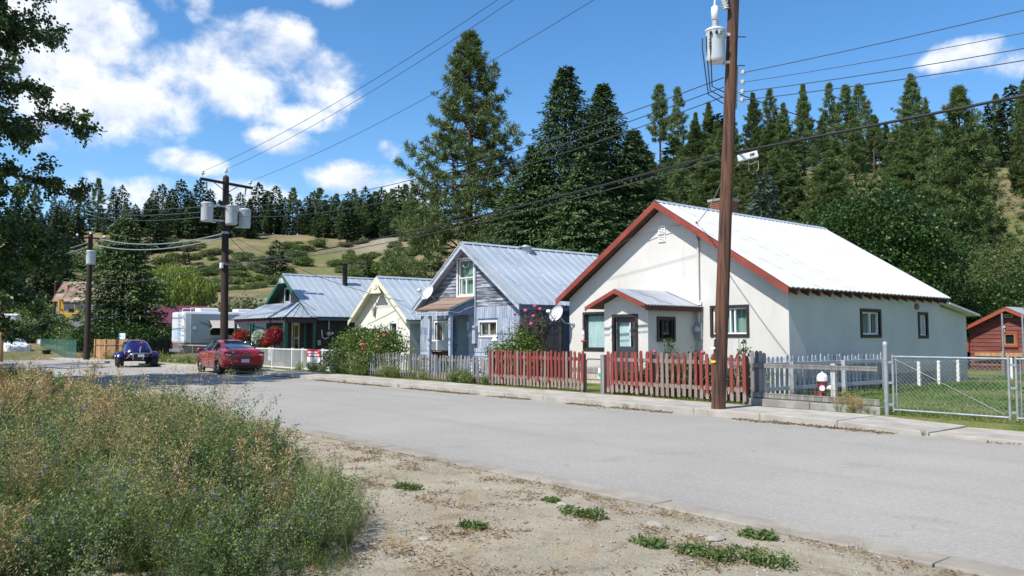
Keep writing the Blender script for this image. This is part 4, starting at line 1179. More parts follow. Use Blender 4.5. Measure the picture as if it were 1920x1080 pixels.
# chimney
CB = mat('chimney_brick', (.24, .085, .05), (.17, .06, .04), 6, .9, bump=.3)
c = MB(H.location).box(-15.66, -15.06, 20.95, 21.55, 4.6, 5.86).build('chimney', mat('mortar', (.33, .30, .27), None, rough=.95), H)
brk = MB().box(-.095, .095, -.02, .02, -.03, .03).mesh('brick', CB)
for r_ in range(8):
    z = 5.28 + r_ * .075
    for k in range(3):
        x = -15.56 + k * .2 + (.05 if r_ % 2 else -.02)
        objm('brick', brk, c, loc=Vector((x, 20.945, z)) - H.location + Vector((0, 0, 0)))
        y = 21.05 + k * .2 + (-.02 if r_ % 2 else .05)
        objm('brick', brk, c, loc=Vector((-15.055, y, z)) - H.location, rot=(0, 0, math.pi / 2))
MB(H.location).box(-15.72, -15.0, 20.89, 21.61, 5.86, 5.93).build('chimney_cap', M['footing'], H)
MB(H.location).lathe((-15.36, 21.25, 5.93), [(.09, 0), (.09, .14), (.13, .14), (.02, .2)], 12).build('flue_pipe', M['grey_metal'], H)
# lean-to at the far end
b = MB(H.location); b.prism([(26.4, .1), (28.4, .1), (28.4, 2.28), (26.4, 2.52)], (XR - .01, 0, 0), (0, 1, 0), (0, 0, 1), (-4.5, 0, 0)); b.build('lean_to_wall', M['stucco'], H)
roof_slope(H, (XR + .3, 28.75, 2.30), (-16, 28.75, 2.30), (-16, 26.42, 2.64), (XR + .3, 26.42, 2.64), 8, corrug(3, .02), 'zinc', 'white_paint', .06)
# entrance porch
PL, PR, PY = -15.43, -13.86, 15.86
PX, PZ, PS, PO = -14.74, 2.82, .40, 1.10
pw = lambda x: PZ - abs(x - PX) * PS - .10
b = MB(H.location)
b.wall([(PL, .1), (PR, .1), (PR, pw(PR)), (PX, PZ - .1), (PL, pw(PL))], [hole(-15.04, -14.28, .14, 2.08)], (0, PY, 0), (1, 0, 0), (0, 0, 1), (0, .14, 0)); b.build('porch_wall', M['stucco'], H)
b = MB(H.location)
b.wall([(PY + .14, .1), (YW, .1), (YW, pw(PR)), (PY + .14, pw(PR))], [hole(16.27, 16.87, 1.50, 2.02)], (PR, 0, 0), (0, 1, 0), (0, 0, 1), (-.14, 0, 0)); b.build('porch_wall', M['stucco'], H)
MB(H.location).box(PL, PL + .14, PY + .14, YW, .1, pw(PL)).build('porch_wall', M['stucco'], H)
pe, pyr = PZ - PO * PS, 15.54
roof_slope(H, (PX + PO, pyr, pe), (PX + PO, YW - .01, pe), (PX, YW - .01, PZ), (PX, pyr, PZ), 6, corrug(3, .018), 'zinc_old', 'dark_red_wood', .06)
roof_slope(H, (PX - PO, YW - .01, pe), (PX - PO, pyr, pe), (PX, pyr, PZ), (PX, YW - .01, PZ), 6, corrug(3, .018), 'zinc_old', 'dark_red_wood', .06)
barge(H, (PX + PO, pyr, pe), (PX, pyr, PZ), pyr, .10, .03, 'red_trim'); barge(H, (PX - PO, pyr, pe), (PX, pyr, PZ), pyr, .10, .03, 'red_trim')
MB(H.location).box(PX + PO - .03, PX + PO, pyr + .005, YW - .02, pe - .14, pe - .065).build('porch_fascia', M['dark_red_wood'], H)
b = MB(H.location); cs2 = 1 / math.hypot(1, PS)
b.add([(PX, YW - .06, PZ + .05), (PX + PO, YW - .06, pe + .05), (PX + PO, YW - .02, pe + .16), (PX, YW - .02, PZ + .16), (PX, YW - .24, PZ + .045), (PX + PO, YW - .24, pe + .045)], [(0, 1, 2, 3), (4, 5, 1, 0)]); b.build('flashing', M['white_metal'], H)
Fp = front(PY); Fq = side(PR)
d = MB(H.location); fbox(d, Fp, -15.12, -15.04, .12, 2.16, -.05, .03); fbox(d, Fp, -14.28, -14.20, .12, 2.16, -.05, .03); fbox(d, Fp, -15.04, -14.28, 2.08, 2.16, -.05, .03); d.build('door_frame', M['black_trim'], H)
DD = mat('dark_grey_door', (.045, .05, .058), None, rough=.45)
b = MB(H.location); b.wall([(-15.04, .14), (-14.28, .14), (-14.28, 2.08), (-15.04, 2.08)], [hole(-14.98, -14.45, 1.30, 1.93)], (0, PY + .07, 0), (1, 0, 0), (0, 0, 1), (0, .04, 0)); dr = b.build('door', DD, H)
b = MB(H.location); b.add([Fp.p(-14.98, 1.3, -.09), Fp.p(-14.45, 1.3, -.09), Fp.p(-14.45, 1.93, -.09), Fp.p(-14.98, 1.93, -.09)], [(0, 1, 2, 3)]); b.build('pane', M['glass'], dr)
b = MB(H.location)
for i in range(10):
    xa, xb = -14.99 + .40 * i / 10, -14.99 + .40 * (i + 1) / 10
    b.add([Fp.p(xa, 1.29, -.13 - .015 * (i % 2)), Fp.p(xb, 1.29, -.13 - .015 * ((i + 1) % 2)), Fp.p(xb, 1.94, -.13 - .015 * ((i + 1) % 2)), Fp.p(xa, 1.94, -.13 - .015 * (i % 2))], [(0, 1, 2, 3)], True)
b.build('curtain', M['curtain'], dr)
b = MB(H.location); fbox(b, Fp, -14.565, -14.535, 1.3, 1.93, -.10, -.072); b.build('sash', M['white_plastic'], dr)
b = MB(H.location); b.lathe(Fp.p(-14.33, 1.02, -.03), [(.012, -.03), (.03, -.02), (.03, .0), (.01, .03)], 10, 'y'); b.build('handle', M['black'], dr)
window(H, Fq, 16.27, 16.87, 1.50, 2.02, 'black_trim', .07, 'black_trim', .035, bars=(16.47,), lab='dark porch window')
b = MB(H.location); fbox(b, Fp, -15.17, -15.125, 1.50, 2.05, .0, .035); hp = b.build('number_plaque', M['white_paint'], H)
b = MB(H.location); b.box(-18.0, -11.1, YW + .3, YB - .3, .0, .1); b.build('floor', M['dark'], H)

# dishes, feeder: things fixed to the houses
def dish(loc, aim, label, rad, arm_to):
    t = thing('satellite_dish', label, 'satellite dish', loc, 0, 'satellite dishes')
    aim = Vector(aim).normalized(); q = aim.to_track_quat('Z', 'Y').to_matrix()
    b = MB(); n = 24; vs, fs = [], []
    for k, (rr, zz) in enumerate([(0.001, -.055), (.4, -.045), (.75, -.02), (1, .012), (1.0, .022), (.96, .018)]):
        for i in range(n):
            a = 2 * math.pi * i / n; vs.append(q @ Vector((rr * rad * .92 * math.cos(a), rr * rad * 1.05 * math.sin(a), zz * rad * 4)))
    for k in range(5):
        for i in range(n): fs.append((k * n + i, k * n + (i + 1) % n, (k + 1) * n + (i + 1) % n, (k + 1) * n + i))
    b.add(vs, fs, True); b.build('reflector', mat('dish_grey', (.55, .56, .58), None, rough=.5), t)
    f = aim * rad * 1.5 + Vector((0, 0, -rad * .55)); bt = q @ Vector((0, -rad * .9, -.1)); bt = bt if bt.z < 0 else q @ Vector((0, rad * .9, -.1))
    b = MB(); b.tube([bt, bt * .6 + f * .5, f], .014, 6); b.build('feed_arm', M['grey_metal'], t)
    b = MB(); b.bar(f - aim * .05, f + aim * .10, .13, .10); b.build('receiver', M['white_plastic'], t, .02)
    e = Vector(arm_to) - Vector(loc); b = MB(); b.tube([-aim * .1, e * .5 + Vector((0, 0, -.12)), e], .022, 8); b.lathe(e, [(.06, -.01), (.06, .01)], 10, 'y'); b.build('mast', M['grey_metal'], t)
dish((-19.02, 17.36, 2.30), (.15, -.85, .45), 'round grey satellite dish on the corner of the white house', .27, (-18.72, 17.82, 1.95))
dish((-25.0, 16.35, 3.20), (.15, -.85, .45), 'round grey satellite dish above the rusty canopy of the blue house', .29, (-24.95, 16.98, 2.9))
t = thing('bird_feeder', 'slim bird feeder with a red base hanging beside the white porch', 'bird feeder', (-16.25, 15.86, 1.35))
b = MB(); b.lathe((0, 0, .12), [(.03, 0), (.04, .02), (.035, .26), (.015, .30)], 10); b.build('bottle', M['white_plastic'], t)
RB = mat('red_plastic', (.45, .02, .03), None, rough=.4)
b = MB(); b.lathe((0, 0, .06), [(.02, 0), (.085, .015), (.085, .035), (.03, .06)], 12); b.build('base', RB, t)
b = MB(); b.lathe((0, 0, .42), [(.03, 0), (.035, .03), (.01, .05)], 10); b.build('cap', RB, t)
b = MB(); b.tube([(0, 0, .47), (0, 0, .8), (.1, .05, 1.0), (.42, -.05, .98)], .006, 5); b.build('hanging_wire', M['wire'], t)

# ================================================================== blue board house
BL = mat('peeling_blue_paint', (.25, .305, .41), (.45, .475, .52), 7, .85, bump=.3, bscale=30, rnd=.13, stretch=(2.2, 2.2, .32), lo=.42, hi=.66)
BLH = mat('bare_grey_blue_board', (.085, .095, .115), (.36, .39, .46), 6, .9, bump=.3, bscale=30, rnd=.2, stretch=(.22, 1, 2.2), lo=.40, hi=.66)
BLT = mat('blue_trim_paint', (.30, .345, .43), (.42, .45, .50), 6, .7, rnd=.06, stretch=(.4, .4, 1.5))
BLD = mat('flat_blue_wall', (.13, .18, .29), (.11, .15, .25), 2, .8)
M['blue_trim'] = BLT
H = thing('blue_house', 'peeling blue board house with a ribbed zinc roof and rusty door canopy', 'house', (-23.4, 20, Z0))
YW, XL, XR, YB = 17.0, -26.45, -20.40, 23.4
AX, AZ, YR, YE = -23.34, 4.93, 16.69, 23.6
SL = .70; EO = 3.27; EZ = AZ - EO * SL
wz = lambda x: AZ - abs(x - AX) * SL - .12
F = front(YW)
UW = (-23.96, -23.00, 3.06, 4.36); LW = (-22.62, -21.66, 1.60, 2.07); BW = (-25.45, -24.45, 1.0, 2.10); DR = (-24.28, -23.40, .14, 2.24)
b = MB(H.location)
b.wall([(XL, .1), (XR, .1), (XR, wz(XR)), (AX, AZ - .12), (XL, wz(XL))], [hole(*UW), hole(*LW), hole(*BW), hole(*DR)], (0, YW, 0), (1, 0, 0), (0, 0, 1), (0, .15, 0)); b.build('front_wall', BLD, H)
for x0 in (XL, XR - .15):
    MB(H.location).box(x0, x0 + .15, YW + .15, YB, .1, wz(XL)).build('side_wall', BLD, H)
b = MB(H.location); b.prism([(XL + .15, .1), (XR - .15, .1), (XR - .15, wz(XR)), (AX, AZ - .12), (XL + .15, wz(XL))], (0, YB - .15, 0), (1, 0, 0), (0, 0, 1), (0, .15, 0)); b.build('rear_wall', BLD, H)
# clapboards of the gable, each its own board
z = 2.66
while z < AZ - .25:
    zt = z + .128; half = (AZ - .13 - zt) / SL
    if half < .1: break
    x0, x1 = max(AX - half, XL), min(AX + half, XR)
    segs = [(x0, x1)]
    if zt > UW[2] - .07 and z < UW[3] + .07: segs = [(x0, UW[0] - .085), (UW[1] + .085, x1)]
    for s0, s1 in segs:
        if s1 - s0 < .05: continue
        o = MB(H.location).add([F.p(s0, z, .028), F.p(s1, z, .028), F.p(s1, zt, .008), F.p(s0, zt, .008), F.p(s0, z, .004), F.p(s1, z, .004)], [(0, 1, 2, 3), (4, 5, 1, 0)]).build('siding_board', BLH, H)
    z += .128
# upright boards
def boards(x0, x1, z0, z1, w=.125):
    x = x0
    while x < x1 - .02:
        a, c = x + .006, min(x + w, x1) - .006
        MB(H.location).box(a, c, YW - .022 - random.uniform(0, .008), YW - .002, z0, z1).build('wall_board', BL, H)
        x += w
boards(-22.84, XR, 2.20, 2.62); boards(-22.84, -22.72, 1.02, 2.20); boards(-21.56, XR, 1.02, 2.20); boards(-22.72, -21.56, 1.02, 1.50)
boards(XL, -25.56, 1.02, 2.62); boards(-25.56, -24.34, 2.20, 2.62); boards(-24.34, -22.84, 2.34, 2.62); boards(-23.3, -22.84, 1.02, 2.34)
for i in range(6):   # lying boards at the foot
    for s0, s1 in ((XL, -25.56), (-23.3, XR)):
        z = .16 + i * .142
        MB(H.location).add([F.p(s0, z, .032), F.p(s1, z, .032), F.p(s1, z + .14, .008), F.p(s0, z + .14, .008), F.p(s0, z, .003), F.p(s1, z, .003)], [(0, 1, 2, 3), (4, 5, 1, 0)]).build('siding_board', BL, H)
MB(H.location).box(XL, XR, YW - .035, YW - .002, 2.625, 2.655).build('belt_board', BLH, H)
sl_ = SL
for sgn in (1, -1):
    A, B = (AX + sgn * EO, YR, EZ), (AX + sgn * EO, YE, EZ); C, D = (AX, YE, AZ), (AX, YR, AZ)
    if sgn < 0: A, B, C, D = B, A, D, C
    roof_slope(H, A, B, C, D, 17, SEAM, 'zinc', 'blue_trim', .08)
    barge(H, (AX + sgn * EO, YR, EZ), (AX, YR, AZ), YR, .17, .03, 'blue_trim')
    barge(H, (AX + sgn * EO * .995, YR - .032, EZ + .03), (AX, YR - .032, AZ + .03), YR, .05, .02, 'zinc_old', 'gutter_strip')
cs = 1 / math.hypot(1, SL)
ridge_cap(H, (AX, YR, AZ), (AX, YE, AZ), (cs, 0, -SL * cs), (-cs, 0, -SL * cs), 'zinc', .15, .045)
MB(H.location).box(AX + EO - .04, AX + EO, YR + .01, YE, EZ - .20, EZ - .085).build('eave_board', BLD, H)
w = window(H, F, *UW, 'white_paint', .075, 'white_paint', .05, bars=(), hbars=(3.70,), curtain='green_curtain', lab='tall white gable window')
b = MB(H.location); fbox(b, F, -23.53, -23.47, 3.12, 3.66, -.09, -.03); fbox(b, F, -23.80, -23.76, 3.12, 3.66, -.09, -.028); b.build('sash', M['white_paint'], w)
b = MB(H.location); b.tube([F.p(-23.42 + .22 * math.cos(t), 4.26 + .2 * math.sin(t), .05) for t in np.linspace(math.pi, 2 * math.pi, 12)], .014, 5); b.build('horseshoe', M['grey_metal'], w)
window(H, F, *LW, 'white_paint', .06, 'white_paint', .035, bars=(-22.14,), curtain='brown_blind')
window(H, F, *BW, 'white_paint', .06, 'white_paint', .035, bars=(-25.0,), curtain='brown_blind', lab='wide window behind the canopy posts')
MB(H.location).box(-24.98, -24.48, YW + .075, YW + .085, 1.42, 2.06).build('window_blind', M['blind'], H)
DB = mat('pale_teal_door', (.155, .215, .235), (.12, .17, .19), 4, .6)
b = MB(H.location); fbox(b, F, DR[0] - .09, DR[0], .12, 2.33, -.02, .035); fbox(b, F, DR[1], DR[1] + .09, .12, 2.33, -.02, .035); fbox(b, F, DR[0], DR[1], 2.24, 2.33, -.02, .035); b.build('door_frame', BLD, H)
b = MB(H.location); fbox(b, F, DR[0], DR[1], .14, 2.24, -.14, -.10)
fbox(b, F, DR[0] + .12, DR[1] - .12, 1.25, 2.05, -.10, -.088); fbox(b, F, DR[0] + .12, DR[1] - .12, .3, 1.1, -.10, -.088); dr = b.build('door', DB, H)
b = MB(H.location); b.lathe(F.p(DR[0] + .08, 1.08, -.05), [(.012, 0), (.03, .01), (.03, .03), (.012, .05)], 10, 'y'); b.lathe(F.p(DR[0] + .08, 1.26, -.07), [(.028, 0), (.028, .03)], 10, 'y'); b.build('handle', M['black'], dr)
b = MB(H.location); b.box(XL + .2, XR - .2, YW + .8, YB - .2, .0, .1); b.build('floor', M['dark'], H)
# rusty canopy over the door
RUST = mat('rusted_tin', (.15, .075, .048), (.27, .20, .155), 5, .8, bump=.2, rnd=.1, stretch=(1, .3, 1)); M['rust'] = RUST
CX0, CX1, CY, CZ0, CZ1 = -24.92, -22.86, 15.80, 2.52, 2.98
roof_slope(H, (CX0, CY, CZ0), (CX1, CY, CZ0), (CX1, YW - .04, CZ1), (CX0, YW - .04, CZ1), 9, corrug(2, .02), 'rust', 'blue_trim', .05, 'canopy_sheet')
b = MB(H.location); b.box(CX0 + .02, CX1 - .04, CY + .02, CY + .05, 2.31, 2.45); b.build('canopy_fascia', BL, H)
b = MB(H.location); b.prism([(CY + .05, 2.30), (YW - .03, 2.36), (YW - .03, 2.90), (CY + .05, 2.44)], (CX1 - .035, 0, 0), (0, 1, 0), (0, 0, 1), (.03, 0, 0)); b.build('canopy_cheek', BLD, H)
Fc = front(CY + .10)
for i, x in enumerate((-24.24, -22.93)):
    MB(H.location).box(x - .055, x + .055, CY + .10, CY + .21, .12, 2.31).build('canopy_post', BL, H)
for k, s in enumerate('467'): text(s, Fc, -22.93, 2.10 - k * .135, .004, .12, 'black', H, 'house_number')
MB(H.location).box(-25.1, -22.6, 15.7, 16.9, .10, .2).build('door_step', M['footing'], H)
MB(H.location).box(-24.2, -22.98, CY + .14, CY + .17, 1.06, 1.09).build('hand_rail', M['black'], H)
# icicle lights along the canopy edge
b = MB(H.location)
for i in range(16):
    x = CX0 + .05 + i * .13
    b.tube([(x, CY - .01, 2.44), (x + .065, CY - .02, 2.40), (x + .13, CY - .01, 2.44)], .006, 4)
    if i % 2 == 0: b.tube([(x, CY - .01, 2.43), (x + .01, CY - .01, 2.28 - .05 * (i % 3)), ], .007, 4)
b.tube([(CX1 - .02, CY - .01, 2.44), (CX1 + .1, CY + .4, 2.40), (CX1 + .1, CY + .7, 2.55), (CX1 + .1, YW - .1, 2.66)], .006, 4); b.build('light_string', M['white_plastic'], H)
# window air conditioner on brackets
t = thing('air_conditioner', 'white window air conditioner beside the blue house door', 'air conditioner', (-24.75, 16.75, 1.24))
MB().box(-.33, .33, -.36, .22, -.2, .2).build('casing', M['white_plastic'], t, .02)
for i in range(8): MB().box(-.28, .28, -.372, -.362, -.16 + i * .042, -.135 + i * .042).build('grille_slat', M['grey_metal'], t)
for x in (-.25, .25): MB().prism([(-.36, -.22), (.22, -.22), (.22, -.55)], (x, 0, 0), (0, 1, 0), (0, 0, 1), (.03, 0, 0)).build('bracket', M['dark_red_wood'], t)
# meter and conduit on the blue wall
b = MB(H.location); b.tube([F.p(-22.83, 4.1, .06), F.p(-22.83, 1.95, .06)], .025, 8); b.build('meter_conduit', BLT, H)
b = MB(H.location); fbox(b, F, -22.93, -22.73, 1.32, 1.95, .02, .15); mb_ = b.build('meter_box', BLT, H, .01)
b = MB(H.location); b.lathe(F.p(-22.98, 1.62, .24), [(.03, -.02), (.08, 0), (.08, .1)], 12, 'y'); b.build('meter_dial', M['porcelain'], mb_)
b = MB(H.location); fbox(b, F, -23.24, -23.12, 1.78, 2.1, .03, .13); b.build('porch_lamp', M['blue_trim'], H, .01)
# stove pipe cap on the ridge
MB(H.location).lathe((AX + .15, 19.6, AZ - .2), [(.22, 0), (.22, .22), (.30, .22), (.08, .32)], 14).build('roof_vent', M['zinc_old'], H)

# ================================================================== cream house
H = thing('cream_house', 'small cream stucco house with a carved gable bracket and zinc roof', 'house', (-30, 20, Z0))
YW, XL, XR, YB = 17.3, -32.4, -27.75, 23.8
AX, AZ, YR, YE = -29.98, 4.10, 17.0, 24
SL = .745; EO = 2.47; EZ = AZ - EO * SL
wz = lambda x: AZ - abs(x - AX) * SL - .12
F = front(YW)
WS = [(-31.85, -31.28, 1.2, 1.98), (-30.70, -30.12, .9, 1.92), (-29.28, -28.75, 1.25, 2.12)]
b = MB(H.location)
b.wall([(XL, .1), (XR, .1), (XR, wz(XR)), (AX, AZ - .12), (XL, wz(XL))], [hole(*w) for w in WS], (0, YW, 0), (1, 0, 0), (0, 0, 1), (0, .15, 0)); b.build('front_wall', M['cream'], H)
for x0 in (XL, XR - .15): MB(H.location).box(x0, x0 + .15, YW + .15, YB, .1, wz(XR)).build('side_wall', M['cream'], H)
b = MB(H.location); b.prism([(XL + .15, .1), (XR - .15, .1), (XR - .15, wz(XR)), (AX, AZ - .12), (XL + .15, wz(XL))], (0, YB - .15, 0), (1, 0, 0), (0, 0, 1), (0, .15, 0)); b.build('rear_wall', M['cream'], H)
CT = mat('cream_trim', (.66, .63, .48), None, rough=.6); M['cream_trim'] = CT
for sgn in (1, -1):
    A, B = (AX + sgn * EO, YR, EZ), (AX + sgn * EO, YE, EZ); C, D = (AX, YE, AZ), (AX, YR, AZ)
    if sgn < 0: A, B, C, D = B, A, D, C
    roof_slope(H, A, B, C, D, 20, SEAM, 'zinc', 'cream_trim', .07)
    barge(H, (AX + sgn * EO, YR, EZ), (AX, YR, AZ), YR, .15, .03, 'cream_trim')
cs = 1 / math.hypot(1, SL)
ridge_cap(H, (AX, YR, AZ), (AX, YE, AZ), (cs, 0, -SL * cs), (-cs, 0, -SL * cs), 'zinc', .14, .045)
MB(H.location).box(AX + EO - .04, AX + EO + .01, YR + .005, YE, EZ - .17, EZ - .075).build('eave_board', CT, H)
for i, w_ in enumerate(WS): window(H, F, *w_, 'white_paint', .11, 'white_paint', .03, curtain='brown_blind', cd=.3, bars=() if i != 1 else (-30.3,))
b = MB(H.location); b.prism([(-.42, -.42), (.42, -.42), (.36, -.32), (0, .14), (-.36, -.32)], (AX, YR - .035, AZ - .24), (1, 0, 0), (0, 0, 1), (0, -.02, 0)); g = b.build('gable_bracket', CT, H)
for k in range(5):
    t_ = R(30 + 30 * k); b = MB(H.location); b.bar((AX + .05 * math.cos(t_), YR - .07, AZ - .55 + .05 * math.sin(t_)), (AX + .26 * math.cos(t_), YR - .07, AZ - .55 + .26 * math.sin(t_)), .03, .03, (0, 1, 0)); b.build('fan_spoke', M['white_paint'], g)
MB(H.location).box(AX - .5, AX + .5, YR - .075, YR - .038, AZ - .70, AZ - .63).build('collar_tie', CT, H)
b = MB(H.location); b.lathe(F.p(-30.55, 2.70, .06), [(.02, -.28), (.05, -.2), (.06, -.06), (.11, .06), (.09, .14), (.02, .18)], 10); b.tube([F.p(-30.62, 2.83, .06), F.p(-30.78, 2.98, .08), F.p(-30.74, 3.1, .1)], .018, 5); b.tube([F.p(-30.48, 2.83, .06), F.p(-30.34, 2.98, .08), F.p(-30.38, 3.1, .1)], .018, 5); b.build('skull_ornament', M['footing'], H)
b = MB(H.location); b.lathe(F.p(AX, 3.66, .04), [(.03, 0), (.06, .02), (.03, .05)], 10, 'y'); b.tube([F.p(AX - .2, 3.56, .03), F.p(AX, 3.62, .04), F.p(AX + .2, 3.56, .03)], .02, 5); b.build('gable_ornament', M['white_paint'], H)
b = MB(H.location); b.box(XL + .2, XR - .2, YW + .8, YB - .2, .0, .1); b.build('floor', M['dark'], H)

# ================================================================== green-trimmed house with the porch
GR = mat('dark_green_paint', (.018, .105, .075), (.012, .08, .06), 4, .55, rnd=.06); M['green_paint'] = GR
DBW = mat('dark_brown_board', (.045, .032, .028), (.025, .018, .016), 4, .85, rnd=.3, stretch=(.3, 1, 2)); M['dark_board'] = DBW
PB = mat('purple_brown_beam', (.05, .028, .04), None, rough=.7)
H = thing('green_house', 'dark board house with green posts, hipped porch and zinc roof', 'house', (-39.7, 20, Z0))
YW, XL, XR, YB = 17.35, -42.7, -36.62, 25.0
AX, AZ, YR, YE = -39.66, 4.80, 16.95, 25.3
SL = .665; EO = 3.36; EZ = AZ - EO * SL
wz = lambda x: AZ - abs(x - AX) * SL - .12
F = front(YW)
GWD = (-40.12, -39.52, 3.42, 4.05)
b = MB(H.location)
b.wall([(XL, .1), (XR, .1), (XR, wz(XR)), (AX, AZ - .12), (XL, wz(XL))], [hole(*GWD), hole(-39.1, -38.4, .9, 2.2), hole(-41.6, -40.4, 1.1, 2.1)], (0, YW, 0), (1, 0, 0), (0, 0, 1), (0, .15, 0)); b.build('front_wall', DBW, H)
for x0 in (XL, XR - .15): MB(H.location).box(x0, x0 + .15, YW + .15, YB, .1, wz(XR)).build('side_wall', DBW, H)
b = MB(H.location); b.prism([(XL + .15, .1), (XR - .15, .1), (XR - .15, wz(XR)), (AX, AZ - .12), (XL + .15, wz(XL))], (0, YB - .15, 0), (1, 0, 0), (0, 0, 1), (0, .15, 0)); b.build('rear_wall', DBW, H)
z = 3.0
while z < AZ - .2:
    zt = z + .12; half = (AZ - .13 - zt) / SL
    if half < .1: break
    segs = [(AX - half, AX + half)]
    if zt > GWD[2] - .08 and z < GWD[3] + .08: segs = [(AX - half, GWD[0] - .09), (GWD[1] + .09, AX + half)]
    for s0, s1 in segs:
        if s1 - s0 > .05: MB(H.location).add([F.p(s0, z, .026), F.p(s1, z, .026), F.p(s1, zt, .008), F.p(s0, zt, .008), F.p(s0, z, .004), F.p(s1, z, .004)], [(0, 1, 2, 3), (4, 5, 1, 0)]).build('siding_board', DBW, H)
    z += .12
for sgn in (1, -1):
    A, B = (AX + sgn * EO, YR, EZ), (AX + sgn * EO, YE, EZ); C, D = (AX, YE, AZ), (AX, YR, AZ)
    if sgn < 0: A, B, C, D = B, A, D, C
    roof_slope(H, A, B, C, D, 22, SEAM, 'zinc', 'green_paint', .08)
    barge(H, (AX + sgn * EO, YR, EZ), (AX, YR, AZ), YR, .17, .03, 'green_paint')
cs = 1 / math.hypot(1, SL)
ridge_cap(H, (AX, YR, AZ), (AX, YE, AZ), (cs, 0, -SL * cs), (-cs, 0, -SL * cs), 'zinc', .14, .045)
MB(H.location).box(AX + EO - .04, AX + EO + .01, YR + .4, YE, EZ - .20, EZ - .085).build('eave_board', mat('slate_blue_board', (.06, .10, .14), None, rough=.6), H)
b = MB(H.location); b.prism([(-.5, -.36), (.5, -.36), (0, 0)], (AX, YR - .035, AZ - .12), (1, 0, 0), (0, 0, 1), (0, -.02, 0)); g = b.build('gable_bracket', M['grey_wood'], H)
for k in range(5):
    x = (k - 2) * .14; b = MB(H.location); b.bar((AX + x, YR - .07, AZ - .45), (AX + x * .4, YR - .07, AZ - .22), .03, .03, (0, 1, 0)); b.build('fan_spoke', M['white_paint'], g)
M['pale_green'] = mat('pale_blue_green_paint', (.34, .46, .48), None, rough=.6)
window(H, F, *GWD, 'pale_green', .09, 'dark_board', .03, curtain=None, bars=(-39.82,))
YLT = mat('pale_yellow_trim', (.62, .60, .42), None, rough=.6); M['yellow_trim'] = YLT
window(H, F, -39.1, -38.4, .9, 2.2, 'yellow_trim', .10, 'yellow_trim', .06, hbars=(1.5,), curtain='curtain', cd=.3)
window(H, F, -41.6, -40.4, 1.1, 2.1, 'green_paint', .09, 'green_paint', .05, bars=(-41.0,), curtain=None)
# hipped porch roof: front slope and two hips
PX0, PX1, PY0, PZ0, PZ1 = -43.05, -36.25, 15.60, 2.50, 3.28
run = YR - .0 - PY0
def hip(A, B, C, D, n, name='porch_roof_panel'):
    """trapezoid slope: eave A-B, upper edge D-C, in n ribbed strips; strip colours alternate a little"""
    A, B, C, D = map(Vector, (A, B, C, D)); nn = (B - A).cross(D - A).normalized(); nn = nn if nn.z > 0 else -nn
    for i in range(n):
        t0, t1 = i / n, (i + 1) / n
        a, b_, c, d = A.lerp(B, t0), A.lerp(B, t1), D.lerp(C, t1), D.lerp(C, t0)
        m_ = MB(H.location); up = nn * .012
        m_.add([a + up, b_ + up, c + up, d + up, a, b_, c, d], [(0, 1, 2, 3), (4, 0, 3, 7), (0, 4, 5, 1)])
        m_.bar(a + nn * .022, d + nn * .022, .05, .022, nn)
        m_.build(name, M['zinc_old' if (n > 6 and i in (4, 5, 10)) else 'zinc'], H)
hip((PX0, PY0, PZ0), (PX1, PY0, PZ0), (PX1 - 1.25, YR + .0, PZ1), (PX0 + 1.25, YR + .0, PZ1), 17)
hip((PX1, PY0, PZ0), (PX1, YR + .42, PZ0), (PX1 - 1.25, YR + .40, PZ1), (PX1 - 1.25, YR, PZ1), 4)
hip((PX0, YR + .42, PZ0), (PX0, PY0, PZ0), (PX0 + 1.25, YR, PZ1), (PX0 + 1.25, YR + .40, PZ1), 4)
b = MB(H.location); b.bar((PX1, PY0, PZ0 + .04), (PX1 - 1.25, YR, PZ1 + .04), .12, .03); b.build('hip_cap', M['zinc'], H)
b = MB(H.location); b.add([(PX0, PY0, PZ0 - .01), (PX1, PY0, PZ0 - .01), (PX1 - 1.25, YR, PZ1 - .03), (PX0 + 1.25, YR, PZ1 - .03), (PX1, YR + .4, PZ0 - .01), (PX0, YR + .4, PZ0 - .01)], [(0, 1, 2, 3), (1, 4, 2), (0, 3, 5)]); b.build('porch_deck_boards', PB, H)
b = MB(H.location); b.box(PX0 + .1, PX1 - .1, PY0 + .10, PY0 + .22, 2.24, 2.44); b.build('porch_beam', PB, H)
b = MB(H.location); b.box(PX1 - .22, PX1 - .10, PY0 + .23, YW - .01, 2.24, 2.44); b.build('porch_beam', PB, H)
tl = None
for i in range(18):
    x = PX0 + .3 + i * (PX1 - PX0 - .6) / 17
    if tl is None: tl = MB(H.location).box(x, x + .05, PY0 + .02, PY0 + .098, 2.38, 2.47).build('rafter_tail', PB, H); x00 = x
    else: objm('rafter_tail', tl.data, H, loc=(x - x00, 0, 0))
for x, y in [(PX0 + .16, PY0 + .16), (-40.76, PY0 + .16), (-40.45, PY0 + .16), (-38.66, PY0 + .16), (PX1 - .16, PY0 + .16), (PX1 - .16, 17.25), (-37.30, 17.22)]:
    w_ = .085 if (x, y) == (PX1 - .16, PY0 + .16) else .055
    MB(H.location).box(x - w_, x + w_, y - w_, y + w_, .12, 2.24).build('porch_post', GR, H)
MB(H.location).box(PX0, PX1, PY0 + .05, YW, .1, .35).build('porch_floor', M['grey_wood'], H)
MB(H.location).lathe((-39.0, 20.2, 4.2), [(.13, 0), (.13, 1.25), (.15, 1.25), (.15, 1.3)], 12).build('stove_pipe', M['black'], H)
b = MB(H.location); b.lathe((-37.6, 20.9, 3.4), [(.08, 0), (.08, .42), (.10, .42), (.10, .46)], 10); b.build('roof_vent', M['black'], H)
Fs = side(XR)
